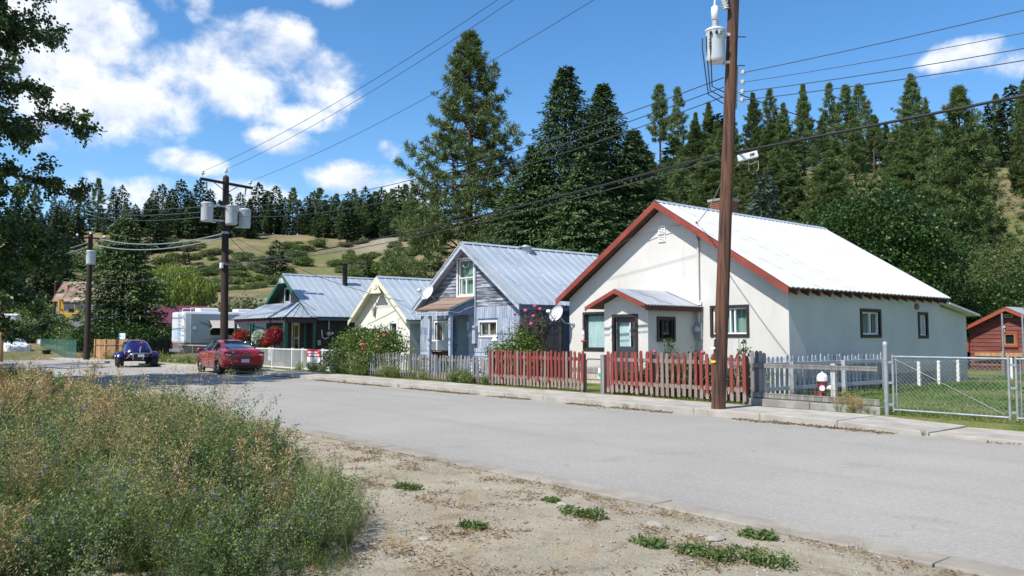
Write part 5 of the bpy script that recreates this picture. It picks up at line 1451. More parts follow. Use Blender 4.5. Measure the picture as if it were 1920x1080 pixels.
b = MB(H.location); b.tube([Fs.p(18.1, 2.35, .05), Fs.p(18.1, 1.9, .05)], .022, 6); b.tube([Fs.p(18.1, 1.55, .05), Fs.p(17.9, 1.45, .05), Fs.p(17.75, 1.55, .05), Fs.p(17.72, 1.9, .05)], .022, 6); b.build('meter_conduit', M['white_plastic'], H)
b = MB(H.location); b.lathe(Fs.p(18.1, 1.72, .02), [(.11, 0), (.11, .12), (.03, .15)], 12, 'x'); b.build('electric_meter', M['porcelain'], H)
b = MB(H.location); fbox(b, Fs, 17.5, 17.68, 1.15, 1.4, .0, .06); b.build('outlet_box', M['grey_metal'], H)
b = MB(H.location); b.box(XL + .2, XR - .2, YW + .9, YB - .2, .0, .1); b.build('floor', M['dark'], H)
# ================================================================== fences
def Xat(px, Y): return -Y * math.tan(R(sight(px)[0]))
def worn(name, paint, bare, cover, lowbare=0.0, rnd=.12):
    """paint flaking off boards; lowbare: the foot of the board has lost its paint"""
    m, nt, p, out = newmat(name); N = NT(nt)
    r = N.rand()
    g = N.noise(9, 6, .7, N.scaled(N.obj(), (1.6, 1.6, .35)))
    g2 = N.noise(30, 4, .7, N.scaled(N.obj(), (2, 2, .2)))
    z = N.xyz()[2]
    k = N.math('ADD', N.math('ADD', N.math('MULTIPLY', g, .75), N.math('MULTIPLY', g2, .35)), N.math('MULTIPLY', r, .55))
    if lowbare: k = N.math('SUBTRACT', k, N.math('MULTIPLY', N.ramp(z, lowbare, .02, False), .55))
    f = N.ramp(k, cover, cover + .09)
    b = N.mix(g2, tuple(c * .7 for c in bare), tuple(min(1, c * 1.25) for c in bare))
    kk = N.math('ADD', N.math('MULTIPLY', r, 2 * rnd), 1 - rnd)
    cb = nt.nodes.new('ShaderNodeCombineXYZ')
    for i in range(3): nt.links.new(kk, cb.inputs[i])
    nt.links.new(N.mix(1.0, N.mix(f, b, paint), cb.outputs[0], 'MULTIPLY'), p.inputs['Base Color'])
    p.inputs['Roughness'].default_value = .8; p.inputs['Specular IOR Level'].default_value = .3
    nt.links.new(N.bump(g2, .3, .006), p.inputs['Normal'])
    return m
M['picket_red'] = worn('flaking_red_paint', (.185, .042, .036), (.27, .20, .175), .65, .30, .2)
M['picket_grey'] = worn('bleached_grey_board', (.175, .18, .195), (.125, .11, .095), .66, .2, .3)
M['picket_white'] = worn('flaking_white_paint', (.37, .385, .415), (.22, .21, .20), .56, .22, .16)
def picket_me(name, w, h, t, m, top=.05):
    pts = [(-w / 2, 0), (w / 2, 0), (w / 2, h - top), (w * .36, h - top * .35), (w * .16, h), (-w * .16, h), (-w * .36, h - top * .35), (-w / 2, h - top)]
    return MB().prism(pts, (0, t / 2, 0), (1, 0, 0), (0, 0, 1), (0, -t, 0)).mesh(name, m)
def picket_fence(name, label, p0, p1, n, w, h, m, railm, seed, postx=(), face=-1, group='picket fences', rails=(.24, .80), wob=.02, posth=None, z=Z0 + .05):
    g = random.Random(seed)
    p0, p1 = Vector((*p0, 0)), Vector((*p1, 0)); L = (p1 - p0).length; a = math.atan2(p1.y - p0.y, p1.x - p0.x)
    t = thing(name, label, 'fence', (p0.x, p0.y, z), a, group)
    me = picket_me('picket', w, h, .02, M[m])
    for i in range(n):
        x = L * i / (n - 1) + g.gauss(0, .006)
        objm('picket', me, t, loc=(x, face * .034, g.gauss(0, .011)), rot=(g.gauss(0, .012), g.gauss(0, wob), 0), scale=(g.uniform(.93, 1.06), 1, g.uniform(.975, 1.02)))
    for r_ in rails: MB().box(-.03, L + .03, -.022, .018, h * r_ - .045, h * r_ + .045).build('rail', M[railm], t)
    for x in postx: MB().box(L * x - .05, L * x + .05, .022, .12, -.15, posth or h * .95).build('post', M[railm], t)
    return t
YF = 14.78
f1 = picket_fence('picket_fence', 'flaking red picket fence between the blue and white houses', (Xat(920, YF), YF), (Xat(1093, YF), YF), 28, .084, 1.0, 'picket_red', 'picket_red', 1, (.01, .33, .66, .985))
f2 = picket_fence('picket_fence', 'flaking red picket fence in front of the white porch, split by the power pole', (Xat(1141, YF), YF), (Xat(1396, YF), YF), 26, .088, 1.02, 'picket_red', 'picket_red', 2, (.02, .35, .68, .99))
MB().box(-.24, -.12, -.06, .06, -.15, .93).build('gate_post', M['grey_wood'], f2)
f3 = picket_fence('picket_fence', 'leaning bleached grey picket fence in front of the blue house', (Xat(652, YF), YF + .05), (Xat(893, YF), YF + .05), 52, .082, .80, 'picket_grey', 'grey_wood', 3, (.02, .2, .4, .6, .8, .98), wob=.035)
b0 = f3
for i, (dx, tilt, ww) in enumerate([(.18, -.1, .1), (.34, .17, .1), (.42, -.12, .12), (.55, .05, .12), (.70, -.06, .14)]):
    L3 = Xat(893, YF) - Xat(652, YF)
    objm('picket', picket_me('broken_picket', ww, .80 - .03 * i, .022, mat('tan_board', (.36, .26, .15), (.25, .18, .11), 5, .85) if i == 1 else M['picket_grey']), f3, loc=(L3 + dx - .08, -.03 + .02 * (i % 2), -.02), rot=(.05 * (i % 2), tilt, 0))
f4 = picket_fence('picket_fence', 'whitish picket fence running back beside the shaded wall of the white house', (-10.78, 15.02), (-10.62, 21.75), 37, .098, .98, 'picket_white', 'picket_white', 4, (), face=1, rails=(.22, .80), z=Z0)
for k in (.02, .34, .68, .985):
    L4 = 6.73; MB().box(L4 * k - .05, L4 * k + .05, -.16, -.06, -.1, .84).build('post', M['picket_white'], f4)
for r_ in (.22, .8): MB().box(0, L4, -.058, -.022, .98 * r_ - .045, .98 * r_ + .045).build('rail', M['picket_white'], f4)
# low mesh fence on a concrete footing
t = thing('mesh_fence', 'low wire mesh fence with a weathered top board on a concrete footing', 'fence', (-10.05, YF, Z0))
LX = Xat(1648, YF) + 10.05
MB().box(0, LX * .5 - .006, -.10, .10, -.05, .14).build('footing_block', M['footing'], t, .012)
MB().box(LX * .5 + .006, LX + .03, -.10, .10, -.05, .135).build('footing_block', M['footing'], t, .012)
MB().box(.02, LX, -.045, -.015, .165, .27).build('bottom_board', M['grey_wood'], t)
MB().box(.02, LX - .02, -.05, -.02, .79, .88).build('top_board', M['grey_wood'], t)
for i, x in enumerate((.0, .1, .2, .28)): objm('picket', picket_me('mesh_fence_picket', .085, 1.0 - .04 * (i == 3), .02, M['picket_grey']), t, loc=(x + .02, .02 + .012 * (i % 2), .14))
x = Xat(1560, YF) + 10.05
MB().box(x - .045, x + .045, -.012, .075, .0, .91).build('post', mat('flaking_white_post', (.62, .62, .60), (.38, .36, .33), 9, .8, stretch=(1, 1, .4)), t)
def grid_wire(b, x0, x1, z0, z1, y, sx, sz, w=.0022, n=3):
    x = x0
    while x <= x1: b.tube([(x, y, z0), (x, y, z1)], w, n, False); x += sx
    z = z0
    while z <= z1: b.tube([(x0, y, z), (x1, y, z)], w, n, False); z += sz
    return b
o = grid_wire(MB(), .05, LX, .15, .86, -.054, .075, .10).build('wire_mesh', M['wire'], t); o['kind'] = 'stuff'
def digits(b): pass
# chain link gates
def chain_mesh(b, x0, x1, z0, z1, y, s=.075, w=.0034):
    W, Hh = x1 - x0, z1 - z0
    k = -Hh
    while k < W:
        for sg in (0, 1):
            a0, a1 = max(0, k), min(W, k + Hh)
            if a1 > a0 + .01:
                pa, pb = (a0, a0 - k), (a1, a1 - k)
                if sg: pa, pb = (pa[0], Hh - pa[1]), (pb[0], Hh - pb[1])
                b.tube([(x0 + pa[0], y + .003 * sg, z0 + pa[1]), (x0 + pb[0], y + .003 * sg, z0 + pb[1])], w, 3, False)
        k += s
    return b
def chain_gate(label, x0, x1, y, brace=True):
    t = thing('chain_link_gate', label, 'gate', (x0, y, Z0 - .03), 0, 'chain link gates')
    W = x1 - x0; z0, z1 = .13, 1.10
    for x in (.02, W - .02): MB().tube([(x, 0, z0 - .04), (x, 0, z1 + .04)], .022, 8).build('upright', M['grey_metal'], t)
    MB().tube([(.02, 0, z1), (W - .02, 0, z1)], .02, 8).build('top_tube', M['grey_metal'], t)
    MB().tube([(.02, 0, z0), (W - .02, 0, z0)], .02, 8).build('bottom_tube', M['grey_metal'], t)
    MB().tube([(.09, -.012, z0 - .02), (.09, -.012, z1 + .01)], .009, 6).build('tension_bar', M['grey_metal'], t)
    if brace: MB().tube([(.06, -.02, z1 - .04), (W - .1, -.02, z0 + .05)], .006, 6).build('brace_rod', M['wire'], t)
    for z in (.22, .62, 1.0): MB().box(-.06, .035, -.03, .03, z - .02, z + .02).build('hinge', M['grey_metal'], t)
    o = chain_mesh(MB(), .03, W - .03, z0 + .01, z1 - .01, 0).build('chain_mesh', M['wire'], t); o['kind'] = 'stuff'
    return t
gx0, gx1 = Xat(1668, YF), Xat(1891, YF)
chain_gate('wide chain link gate with a diagonal brace beside the lawn', gx0 + .02, gx1, YF)
chain_gate('chain link gate panel cut off by the picture edge', gx1 + .07, gx1 + 2.2, YF, False)
t = thing('gate_post', 'thick galvanised steel gate post with a domed cap', 'post', (Xat(1660, YF) , YF - .02, Z0 - .1))
MB().tube([(0, 0, 0), (0, 0, 1.40)], .047, 14).build('pipe', M['grey_metal'], t)
MB().lathe((0, 0, 1.40), [(.052, -.03), (.052, .015), (.035, .045), (.004, .055)], 14).build('cap', M['grey_metal'], t)
for z in (.35, 1.12): MB().lathe((0, 0, z), [(.053, -.02), (.053, .02)], 12).build('band', M['grey_metal'], t)
# white posts with wire along the lawn
t = thing('wire_fence', 'row of short white posts with wire along the lawn behind the house', 'fence', (-10.5, 21.9, Z0))
for i, y in enumerate((1.55, 2.75, 4.0, 7.9, 12.0)):
    x = .05 + .03 * y
    MB().box(x - .04, x + .04, y - .04, y + .04, -.1, .74).build('post', M['white_paint'], t)
MB().tube([(0, 0, .70), (.4, 12, .70)], .014, 6).build('top_rail', M['grey_metal'], t)
MB().tube([(0, 0, .10), (.4, 12, .10)], .010, 5).build('bottom_wire', M['wire'], t)
b = MB(); y = 0
while y < 12: b.tube([(.033 * y, y, .1), (.033 * y, y, .7)], .0025, 3, False); y += .12
for z in (.2, .3, .4, .5, .6): b.tube([(0, 0, z), (.4, 12, z)], .0025, 3, False)
b.build('wire_mesh', M['wire'], t)['kind'] = 'stuff'
# garden gate of bent tube between the red fences
t = thing('garden_gate', 'small dark tube gate with wire mesh between the red picket fences', 'gate', (Xat(1099, YF), YF, Z0))
W = Xat(1132, YF) - Xat(1099, YF); r_ = .09; top = .86
arc = [(0, 0, .05), (0, 0, top - r_)] + [(r_ - r_ * math.cos(a), 0, top - r_ + r_ * math.sin(a)) for a in (.4, .8, 1.2)] + [(r_, 0, top), (W - r_, 0, top)] + [(W - r_ + r_ * math.sin(a), 0, top - r_ + r_ * math.cos(a)) for a in (.4, .8, 1.2)] + [(W, 0, top - r_), (W, 0, .05)]
GT = mat('dark_gate_tube', (.035, .03, .028), (.10, .05, .035), 8, .6)
MB().tube(arc, .015, 8).build('tube_frame', GT, t)
for z in (.08, .33): MB().tube([(0, 0, z), (W, 0, z)], .012, 6).build('cross_tube', GT, t)
MB().tube([(0, 0, .50), (W * .8, 0, .50)], .014, 6).build('cross_tube', M['red_trim'], t)
grid_wire(MB(), .03, W - .02, .34, top - .02, .004, .06, .06, .0018).build('wire_mesh', M['wire'], t)['kind'] = 'stuff'
sg = thing('gate_tag', 'white tag with a green disc hanging on the small garden gate', 'tag', (Xat(1099, YF) + W * .82, YF - .03, Z0 + .62))
MB().prism([(-.06, -.02), (0, -.26), (.06, -.02), (.075, .0), (.06, .02), (-.06, .02)][::-1], (0, 0, 0), (1, 0, 0), (0, 0, 1), (0, -.006, 0)).build('card', M['white_plastic'], sg)
MB().prism([(-.075, -.24), (.075, -.24), (.075, -.1), (.05, -.02), (-.05, -.02), (-.075, -.1)], (0, .002, 0), (1, 0, 0), (0, 0, 1), (0, .006, 0)).build('card', M['white_plastic'], sg)
MB().lathe((0, -.012, -.15), [(.055, -.004), (.055, .002)], 16, 'y').build('green_disc', mat('green_disc', (.03, .38, .16), None, rough=.5), sg)

# white aluminium railing in front of the green house
t = thing('white_railing', 'white metal railing with a gate in front of the green house', 'railing', (Xat(452, YF), YF, Z0))
x0 = Xat(452, YF); W = Xat(652, YF) - x0
WP = M['white_paint']
posts = [Xat(p, YF) - x0 for p in (462, 512, 549, 568, 606, 642)]
for x in posts: MB().box(x - .035, x + .035, -.035, .035, -.02, .96).build('post', WP, t)
for a, c in zip(posts[:-1], posts[1:]):
    MB().box(a + .036, c - .036, -.03, .03, .87, .92).build('top_rail', WP, t)
    MB().box(a + .036, c - .036, -.02, .02, .06, .10).build('bottom_rail', WP, t)
    n = max(2, int((c - a) / .11))
    bal = None
    for i in range(1, n):
        x = a + (c - a) * i / n
        if bal is None: bal = MB().box(-.011, .011, -.011, .011, .10, .87).build('baluster', WP, t); bal.location = (x, 0, 0)
        else: objm('baluster', bal.data, t, loc=(x, 0, 0))
sx = Xat(578.5, YF); sw_ = Xat(603, YF) - sx
t = thing('notice_board', 'red and white notice fixed to the white railing', 'sign', (sx, YF - .045, Z0 + .36))
SR = mat('sign_red', (.55, .02, .05), None, rough=.5)
MB().box(0, sw_, -.012, 0, 0, .24).build('panel', M['white_plastic'], t)
MB().box(0, sw_, -.012, 0, .24, .56).build('header', SR, t)
for (xa, xb, z0_, z1_) in [(.06, .50, .40, .47), (.56, .82, .40, .47), (.12, .46, .29, .36), (.50, .92, .29, .36)]: MB().box(sw_ * xa, sw_ * xb, -.015, -.0125, z0_, z1_).build('white_bar', M['white_plastic'], t)
for k in range(4): MB().box(sw_ * (.25 + .03 * (k % 2)), sw_ * (.9 - .08 * (k % 3)), -.0145, -.0125, .05 + k * .048, .062 + k * .048).build('grey_line', M['wire'], t)

# far fences
def plank_fence(label, p0, p1, n, h, m, name='plank_fence', cat='fence', gap=.012):
    p0, p1 = Vector((*p0, 0)), Vector((*p1, 0)); L = (p1 - p0).length
    t = thing(name, label, cat, (p0.x, p0.y, Z0), math.atan2(p1.y - p0.y, p1.x - p0.x))
    w = L / n; me = MB().box(-w / 2 + gap / 2, w / 2 - gap / 2, -.012, .012, 0, h).mesh('plank', M[m])
    for i in range(n): objm('plank', me, t, loc=(w * (i + .5), random.uniform(-.006, .006), random.uniform(-.02, .02)))
    for z in (.25, .75): MB().box(0, L, .013, .05, h * z - .05, h * z + .05).build('rail', M[m], t)
    for i in range(5): MB().box(L * i / 4 - .05, L * i / 4 + .05, -.09, -.013, 0, h + .04).build('post', M[m], t)
    MB().box(0, L, -.06, -.013, h * .74 - .04, h * .74 + .04).build('face_rail', M[m], t)
    return t
M['cedar'] = mat('cedar_plank', (.40, .235, .11), (.27, .15, .07), 4, .85, rnd=.2, stretch=(2, 2, .2))
M['dark_plank'] = mat('dark_fence_plank', (.05, .04, .035), (.035, .028, .025), 4, .85, rnd=.2)  # much darker plank colour for the fence's further stretch
plank_fence('tan cedar plank fence behind the purple car', (Xat(180, 12.3), 12.3), (Xat(262, 13.8), 13.8), 34, 1.28, 'cedar')
plank_fence('dark plank fence between the cedar fence and the motorhome', (Xat(262, 13.8), 13.8), (Xat(318, 16.6), 16.6), 24, 1.3, 'dark_plank')
M['white_board'] = mat('white_fence_board', (.60, .59, .55), (.48, .47, .43), 3, .8, rnd=.1)
plank_fence('white board fence behind the white sedan', (Xat(54, 12.0), 12.0), (Xat(78, 11.6), 11.6), 14, 1.25, 'white_board', gap=.006)
t = thing('sign', 'pale blue sign standing above the cedar plank fence', 'sign', (Xat(229, 13.25), 13.25, Z0), R(25))
MB().box(-.30, .30, -.012, .012, 1.3, 1.68).build('panel', mat('pale_blue_sign', (.55, .74, .84), None, rough=.5), t)
MB().box(-.03, .03, .013, .06, 0, 1.6).build('post', M['grey_wood'], t)
MB().box(-.19, -.10, -.018, -.0125, 1.44, 1.54).build('mark', M['grey_metal'], t); MB().box(.06, .17, -.018, -.0125, 1.41, 1.47).build('mark', M['grey_metal'], t); MB().box(.13, .17, -.018, -.0125, 1.47, 1.56).build('mark', M['grey_metal'], t)
# green mesh fence
t = thing('mesh_fence', 'green plastic mesh fence panels at the end of the street', 'fence', (Xat(77, 11.3), 11.3, Z0), 0)
xs_ = [Xat(p, 11.3 + .004 * (p - 77)) - Xat(77, 11.3) for p in (77, 96, 110, 122, 127, 142, 152)]
GM = mat('green_mesh_frame', (.03, .16, .13), None, rough=.5)
gm, nt, p, out = newmat('green_mesh'); N = NT(nt); nt.links.new(N.mix(N.noise(3, 3), (.03, .11, .09), (.05, .15, .12)), p.inputs['Base Color']); p.inputs['Alpha'].default_value = .55
for i, x in enumerate(xs_): MB().tube([(x, .004 * i, 0), (x, .004 * i, 1.25)], .022, 6).build('post', GM, t)
for i, (a, c) in enumerate(zip(xs_[:-1], xs_[1:])):
    MB().tube([(a, 0, 1.22 + .06 * (i < 3)), (c, 0, 1.22)], .014, 6).build('top_tube', GM, t)
    MB().add([(a, .01, .05), (c, .01, .05), (c, .01, 1.2), (a, .01, 1.2)], [(0, 1, 2, 3)]).build('mesh_panel', gm, t)
# wire fence before the motorhome
t = thing('wire_fence', 'low wire fence with a pale top rail in front of the motorhome', 'fence', (Xat(336, 14.9), 14.9, Z0))
W = Xat(455, 14.9) - Xat(336, 14.9)
for i in range(5): MB().tube([(W * i / 4, 0, 0), (W * i / 4, 0, .98)], .022, 6).build('post', M['footing'], t)
MB().box(0, W, -.02, .02, .93, .99).build('top_rail', M['footing'], t)
grid_wire(MB(), 0, W, .05, .92, 0, .15, .15, .003).build('wire_mesh', M['wire'], t)['kind'] = 'stuff'

# trellis beside the blue house
t = thing('trellis', 'black lattice trellis arbour by the blue house wall', 'trellis', (-18.9, 15.75, Z0))
def lattice(b, x0, x1, z0, z1, y, s=.13, w=.022):
    W, Hh = x1 - x0, z1 - z0; k = -Hh
    out = []
    while k < W:
        for sgn in (0, 1):
            a0, a1 = max(0, k), min(W, k + Hh)
            if a1 > a0 + .02:
                pa, pb = (a0, a0 - k), (a1, a1 - k)
                if sgn: pa, pb = (pa[0], Hh - pa[1]), (pb[0], Hh - pb[1])
                out.append(MB().bar((x0 + pa[0], y + .009 * sgn, z0 + pa[1]), (x0 + pb[0], y + .009 * sgn, z0 + pb[1]), .008, w, (0, .001, 1)))
        k += s
    return out
for x in (.0, .85, 1.85): MB().box(x - .04, x + .04, -.04, .04, 0, 1.75).build('post', M['black_trim'], t)
for m_ in lattice(None, .9, 1.82, .2, 1.58, 0): m_.build('lattice_strip', M['black_trim'], t)
for m_ in lattice(None, .0, 1.9, 1.60, 1.74, .0, .16): m_.build('lattice_strip', M['black_trim'], t)
MB().box(-.1, 1.95, -.05, .05, 1.75, 1.79).build('top_beam', M['black_trim'], t)

# ================================================================== power poles
P1 = lambda z: Vector((-9.86 + .034 * z, 13.35 + .041 * z, z))
P2 = lambda z: Vector((-37.75 - .03 * z, 13.35, z))
P3 = lambda z: Vector((-56.4, 11.26, z))
vr = Vector((-.632, -.775, 0))          # towards the near left of the street
t = thing('power_pole', 'tall brown wooden power pole standing on the sidewalk by the red fence', 'power pole', (-9.86, 13.35, 0), 0, 'power poles along the street')
o0 = t.location
b = MB(o0); b.tube([P1(z) for z in (-.3, 0, 2, 4, 6, 8, 10, 11.6)], [.150, .142, .134, .127, .121, .114, .108, .10], 18); b.build('shaft', M['pole'], t)
b = MB(o0); b.bar(P1(10.9) + Vector((0, -1.15, 0)), P1(10.9) + Vector((0, 1.15, 0)), .1, .12); b.build('cross_arm', M['pole_dark'], t)
for y in (-1.05, 0, 1.05):
    b = MB(o0); b.lathe(P1(10.97) + Vector((0, y, 0 if y else .7)), [(.015, 0), (.02, .1), (.055, .11), (.06, .16), (.03, .19), (.05, .2), (.03, .25)], 10); b.build('insulator', M['porcelain'], t)
for i, z in enumerate((6.95, 6.75, 6.55, 6.38)):
    b = MB(o0); c_ = P1(z) - vr * .15; b.tube([P1(z), c_ - vr * .08], .015, 6); b.lathe(c_ - vr * .1 + Vector((0, 0, -.05)), [(.025, 0), (.045, .02), (.03, .05), (.045, .08), (.025, .1)], 8); b.build('spool_insulator', M['porcelain'], t)
b = MB(o0); b.bar(P1(6.2) - vr * .14, P1(7.1) - vr * .135, .04, .02); b.build('spool_rack', M['grey_metal'], t)
for z in (7.7, 7.1): b = MB(o0); b.tube([P1(z), P1(z) - vr * .28], .012, 6); b.build('step_bolt', M['cable'], t)
Fn = Vector((.5, -.866, 0))
b = MB(o0)
q = P1(1.33) + Vector((-.075, -.145, 0)); b.box(q.x - .06, q.x + .05, q.y - .012, q.y + .03, q.z - .02, q.z + .02); b.build('metal_tag', M['white_paint'], t)
q = P1(1.06) + Vector((-.06, -.15, 0))
b = MB(o0); b.prism([(-.07, -.022), (.05, -.022), (.075, 0), (.05, .022), (-.07, .022)], q, (.9, -.2, 0), (0, 0, 1), (.0, .05, 0)); b.build('yellow_tag', mat('yellow_tag', (.72, .52, .03), None, rough=.5), t)
for z in (1.62, 1.52): b = MB(o0); b.lathe(P1(z) + Vector((-.04, -.152, 0)), [(.014, -.006), (.014, .02)], 8, 'y'); b.build('reflector', M['white_paint'], t)

def transformer(label, c, r, h, toward, m='white_paint', bush=True, gname='pole transformers', num=None):
    t = thing('transformer', label, 'transformer', c, 0, gname)
    tw = Vector(toward).normalized()
    TG = M['tank'] if 'tank' in M else M.setdefault('tank', mat('transformer_grey', (.50, .54, .57), (.44, .48, .51), 3, .4))
    MB().lathe((0, 0, 0), [(r * .9, 0), (r * .97, .03), (r, .06), (r, h - .05), (r * 1.02, h - .04)], 24).build('tank', TG, t)
    MB().lathe((0, 0, h - .045), [(r * 1.06, 0), (r * 1.06, .035), (r * .8, .065), (.01, .075)], 24).build('lid', TG, t)
    for z in (h * .18, h * .82):
        b = MB(); b.bar(tw * (r * .9), tw * (r + .16), .16, .05); b.build('bracket', TG, t)
        break
    b = MB(); b.bar(tw * (r * .9) + Vector((0, 0, h * .85)), tw * (r + .16) + Vector((0, 0, h * .85)), .16, .06); b.build('bracket', TG, t)
    for s in (-1, 1):
        pr = Vector((tw.y, -tw.x, 0)) * s; b = MB(); b.bar(pr * r + Vector((0, 0, h * .82)), pr * (r + .05) + Vector((0, 0, h * .82)), .05, .08); b.build('lifting_lug', TG, t)
    if bush:
        b = MB(); b.lathe((0, 0, h + .02), [(.05, 0)] + [(.05 + .018 * (i % 2), .02 + .018 * i) for i in range(8)] + [(.04, .18)], 14); b.build('bushing', M['porcelain'], t)
        b = MB(); b.lathe((0, 0, h + .2), [(.055, 0), (.075, .01), (.075, .26), (.05, .29)], 14); b.build('bushing_cover', M['white_plastic'], t)
    nf = Vector((.55, -.83, 0))
    for k in (-.12, .06, .2):
        d = (nf + Vector((nf.y, -nf.x, 0)) * -k * 3).normalized()
        b = MB(); b.lathe(d * (r + .03) + Vector((0, 0, h * .80)), [(.02, -.03), (.03, 0), (.02, .04)], 8); b.build('terminal', M['cable'], t)
        if not num: break
    if num:
        s_ = .1
        Fx = Face(Vector(c) + nf * (r + .004), Vector((-nf.y, nf.x, 0)), nf)
        for i, ch in enumerate(num): text(ch, Fx, -.10, h * .55 - i * .12, 0, .12, 'black', t, 'tank_number')
    return t
# big transformer on the near pole
tc_ = P1(7.55) + vr * .36 + Vector((.06, -.05, -.41))
tr1 = transformer('large grey transformer can with a white bushing on the nearest brown pole', tc_, .195, .68, P1(7.5) - tc_ - Vector((0, 0, P1(7.5).z - tc_.z)), num='25')
b = MB(tc_)
q0 = tc_ + Vector((0, 0, 1.18)); q1 = q0 + Vector((.03, -.02, .22))
b.tube([q0, q1], .022, 8); t_ = b.build('fuse_tube', M['white_plastic'], tr1)
b = MB(tc_); a0 = q1 - vr * .12 + Vector((0, 0, .12)); a1 = a0 - vr * .1 + Vector((0, 0, -.42))
b.tube([a0 + (a1 - a0) * (i / 14) for i in range(15)], [.045 if i % 2 else .075 for i in range(15)], 10); b.build('cutout_insulator', M['porcelain'], tr1)
b = MB(tc_); b.tube([a0.lerp(a1, .4), P1(8.45)], .018, 6); b.tube([a0, q1], .012, 5); b.tube([a1, q0 - vr * .05], .012, 5); b.build('cutout_bracket', M['grey_metal'], tr1)
b = MB(tc_)
for k in range(3):
    s = tc_ + Vector((.04 - .12 * k, -.22 + .03 * k, .52)); e = P1(6.55 - .12 * k) + vr * .13
    mid = s.lerp(e, .55) + vr * .12 + Vector((0, 0, -.42))
    b.tube([s, s + Vector((0, 0, -.25)), mid, e], .012, 5)
b.build('lead_wires', M['cable'], tr1)

t = thing('power_pole', 'dark power pole with three transformer cans behind the red car', 'power pole', (-37.75, 13.35, 0), 0, 'power poles along the street')
o0 = t.location
b = MB(o0); b.tube([P2(z) for z in (-.3, 0, 3, 6, 9.15)], [.20, .19, .175, .16, .145], 14); b.lathe(P2(9.15), [(.145, 0), (.11, .1), (.02, .14)], 12); b.build('shaft', M['pole_dark'], t)
b = MB(o0); b.bar(P2(8.9) + Vector((.16, -1.25, .04)), P2(8.9) + Vector((.16, 1.25, -.12)), .1, .12); b.build('cross_arm', M['pole_dark'], t)
for s in (-1, 1): b = MB(o0); b.tube([P2(8.9) + Vector((.16, .62 * s, -.05)), P2(8.4) + Vector((.15, 0, 0))], .018, 5); b.build('arm_brace', M['pole_dark'], t)
TI = [P2(9.0) + Vector((.16, -1.15, .05)), P2(9.32), P2(8.9) + Vector((.16, 1.12, -.03))]
for q in TI: b = MB(o0); b.lathe(q, [(.02, 0), (.02, .1), (.09, .11), (.10, .17), (.05, .2), (.08, .21), (.05, .27)], 10); b.build('insulator', M['white_plastic'], t)
for s in (-1, 1): b = MB(o0); b.tube([P2(8.85) + Vector((.1, .95 * s, -.02)), P2(8.35) + Vector((.05, .9 * s, 0))], [.05, .03], 6); b.build('fuse_cutout', M['porcelain'], t)
for z in (7.75, 7.05): b = MB(o0); b.bar(P2(z) + Vector((.1, -1.05, 0)), P2(z) + Vector((.1, 1.05, 0)), .06, .08); b.build('transformer_bracket', M['grey_metal'], t)
for z in (6.5, 5.0): b = MB(o0); b.lathe(P2(z), [(.19, -.05), (.19, .05)], 12); b.build('steel_band', M['grey_metal'], t)
b = MB(o0); b.bar(P2(4.8) + Vector((.1, -.2, 0)), P2(5.05) + Vector((.1, -.2, 0)), .22, .1, (0, 1, 0)); b.build('splice_box', M['white_plastic'], t)
for i, (dx, dy, lab) in enumerate([(.15, -.92, 'pale transformer can alone on the street side of the dark pole'), (.45, .12, 'pale transformer can in the middle of the dark pole'), (.30, .82, 'pale transformer can tucked behind the middle one on the dark pole')]):
    transformer(lab, P2(6.95 - .08 * i) + Vector((dx, dy, 0)), .27, .88, (-dx, -dy, 0), bush=False, gname='transformers on the dark pole')

t = thing('power_pole', 'far dark power pole with a street light arm near the cedar fence', 'power pole', P3(0), 0, 'power poles along the street')
o0 = t.location
b = MB(o0); b.tube([P3(z) for z in (-.3, 0, 4, 8.1)], [.20, .19, .165, .14], 12); b.build('shaft', M['pole_dark'], t)
b = MB(o0); b.bar(P3(7.85) + Vector((.14, -.85, 0)), P3(7.85) + Vector((.14, .85, 0)), .09, .1); b.build('cross_arm', M['pole_dark'], t)
for s in (-1, 1): b = MB(o0); b.tube([P3(7.8) + Vector((.14, .5 * s, 0)), P3(7.35)], .016, 5); b.build('arm_brace', M['pole_dark'], t); b = MB(o0); b.lathe(P3(7.9) + Vector((.14, .78 * s, 0)), [(.02, 0), (.07, .08), (.07, .13), (.02, .17)], 8); b.build('insulator', M['white_plastic'], t)
b = MB(o0); b.lathe(P3(8.1), [(.06, 0), (.08, .06), (.03, .14)], 8); b.build('insulator', M['white_plastic'], t)
b = MB(o0); b.tube([P3(6.4), P3(6.9) + Vector((-.1, -.5, 0)), P3(7.0) + Vector((-.15, -1.1, 0)), P3(6.98) + Vector((-.15, -1.4, 0))], .03, 6); b.build('lamp_arm', M['grey_metal'], t)
b = MB(o0); q = P3(6.95) + Vector((-.15, -1.75, 0)); b.lathe(q + Vector((0, -.35, 0)), [(.03, 0), (.12, .15), (.15, .4), (.09, .65), (.03, .72)], 12, 'y'); b.build('lamp_head', M['white_plastic'], t)
transformer('grey box-like transformer can on the far street light pole', P3(6.15) + Vector((.38, -.02, 0)), .27, .86, (-1, 0, 0), bush=False, gname='transformers on the far pole')

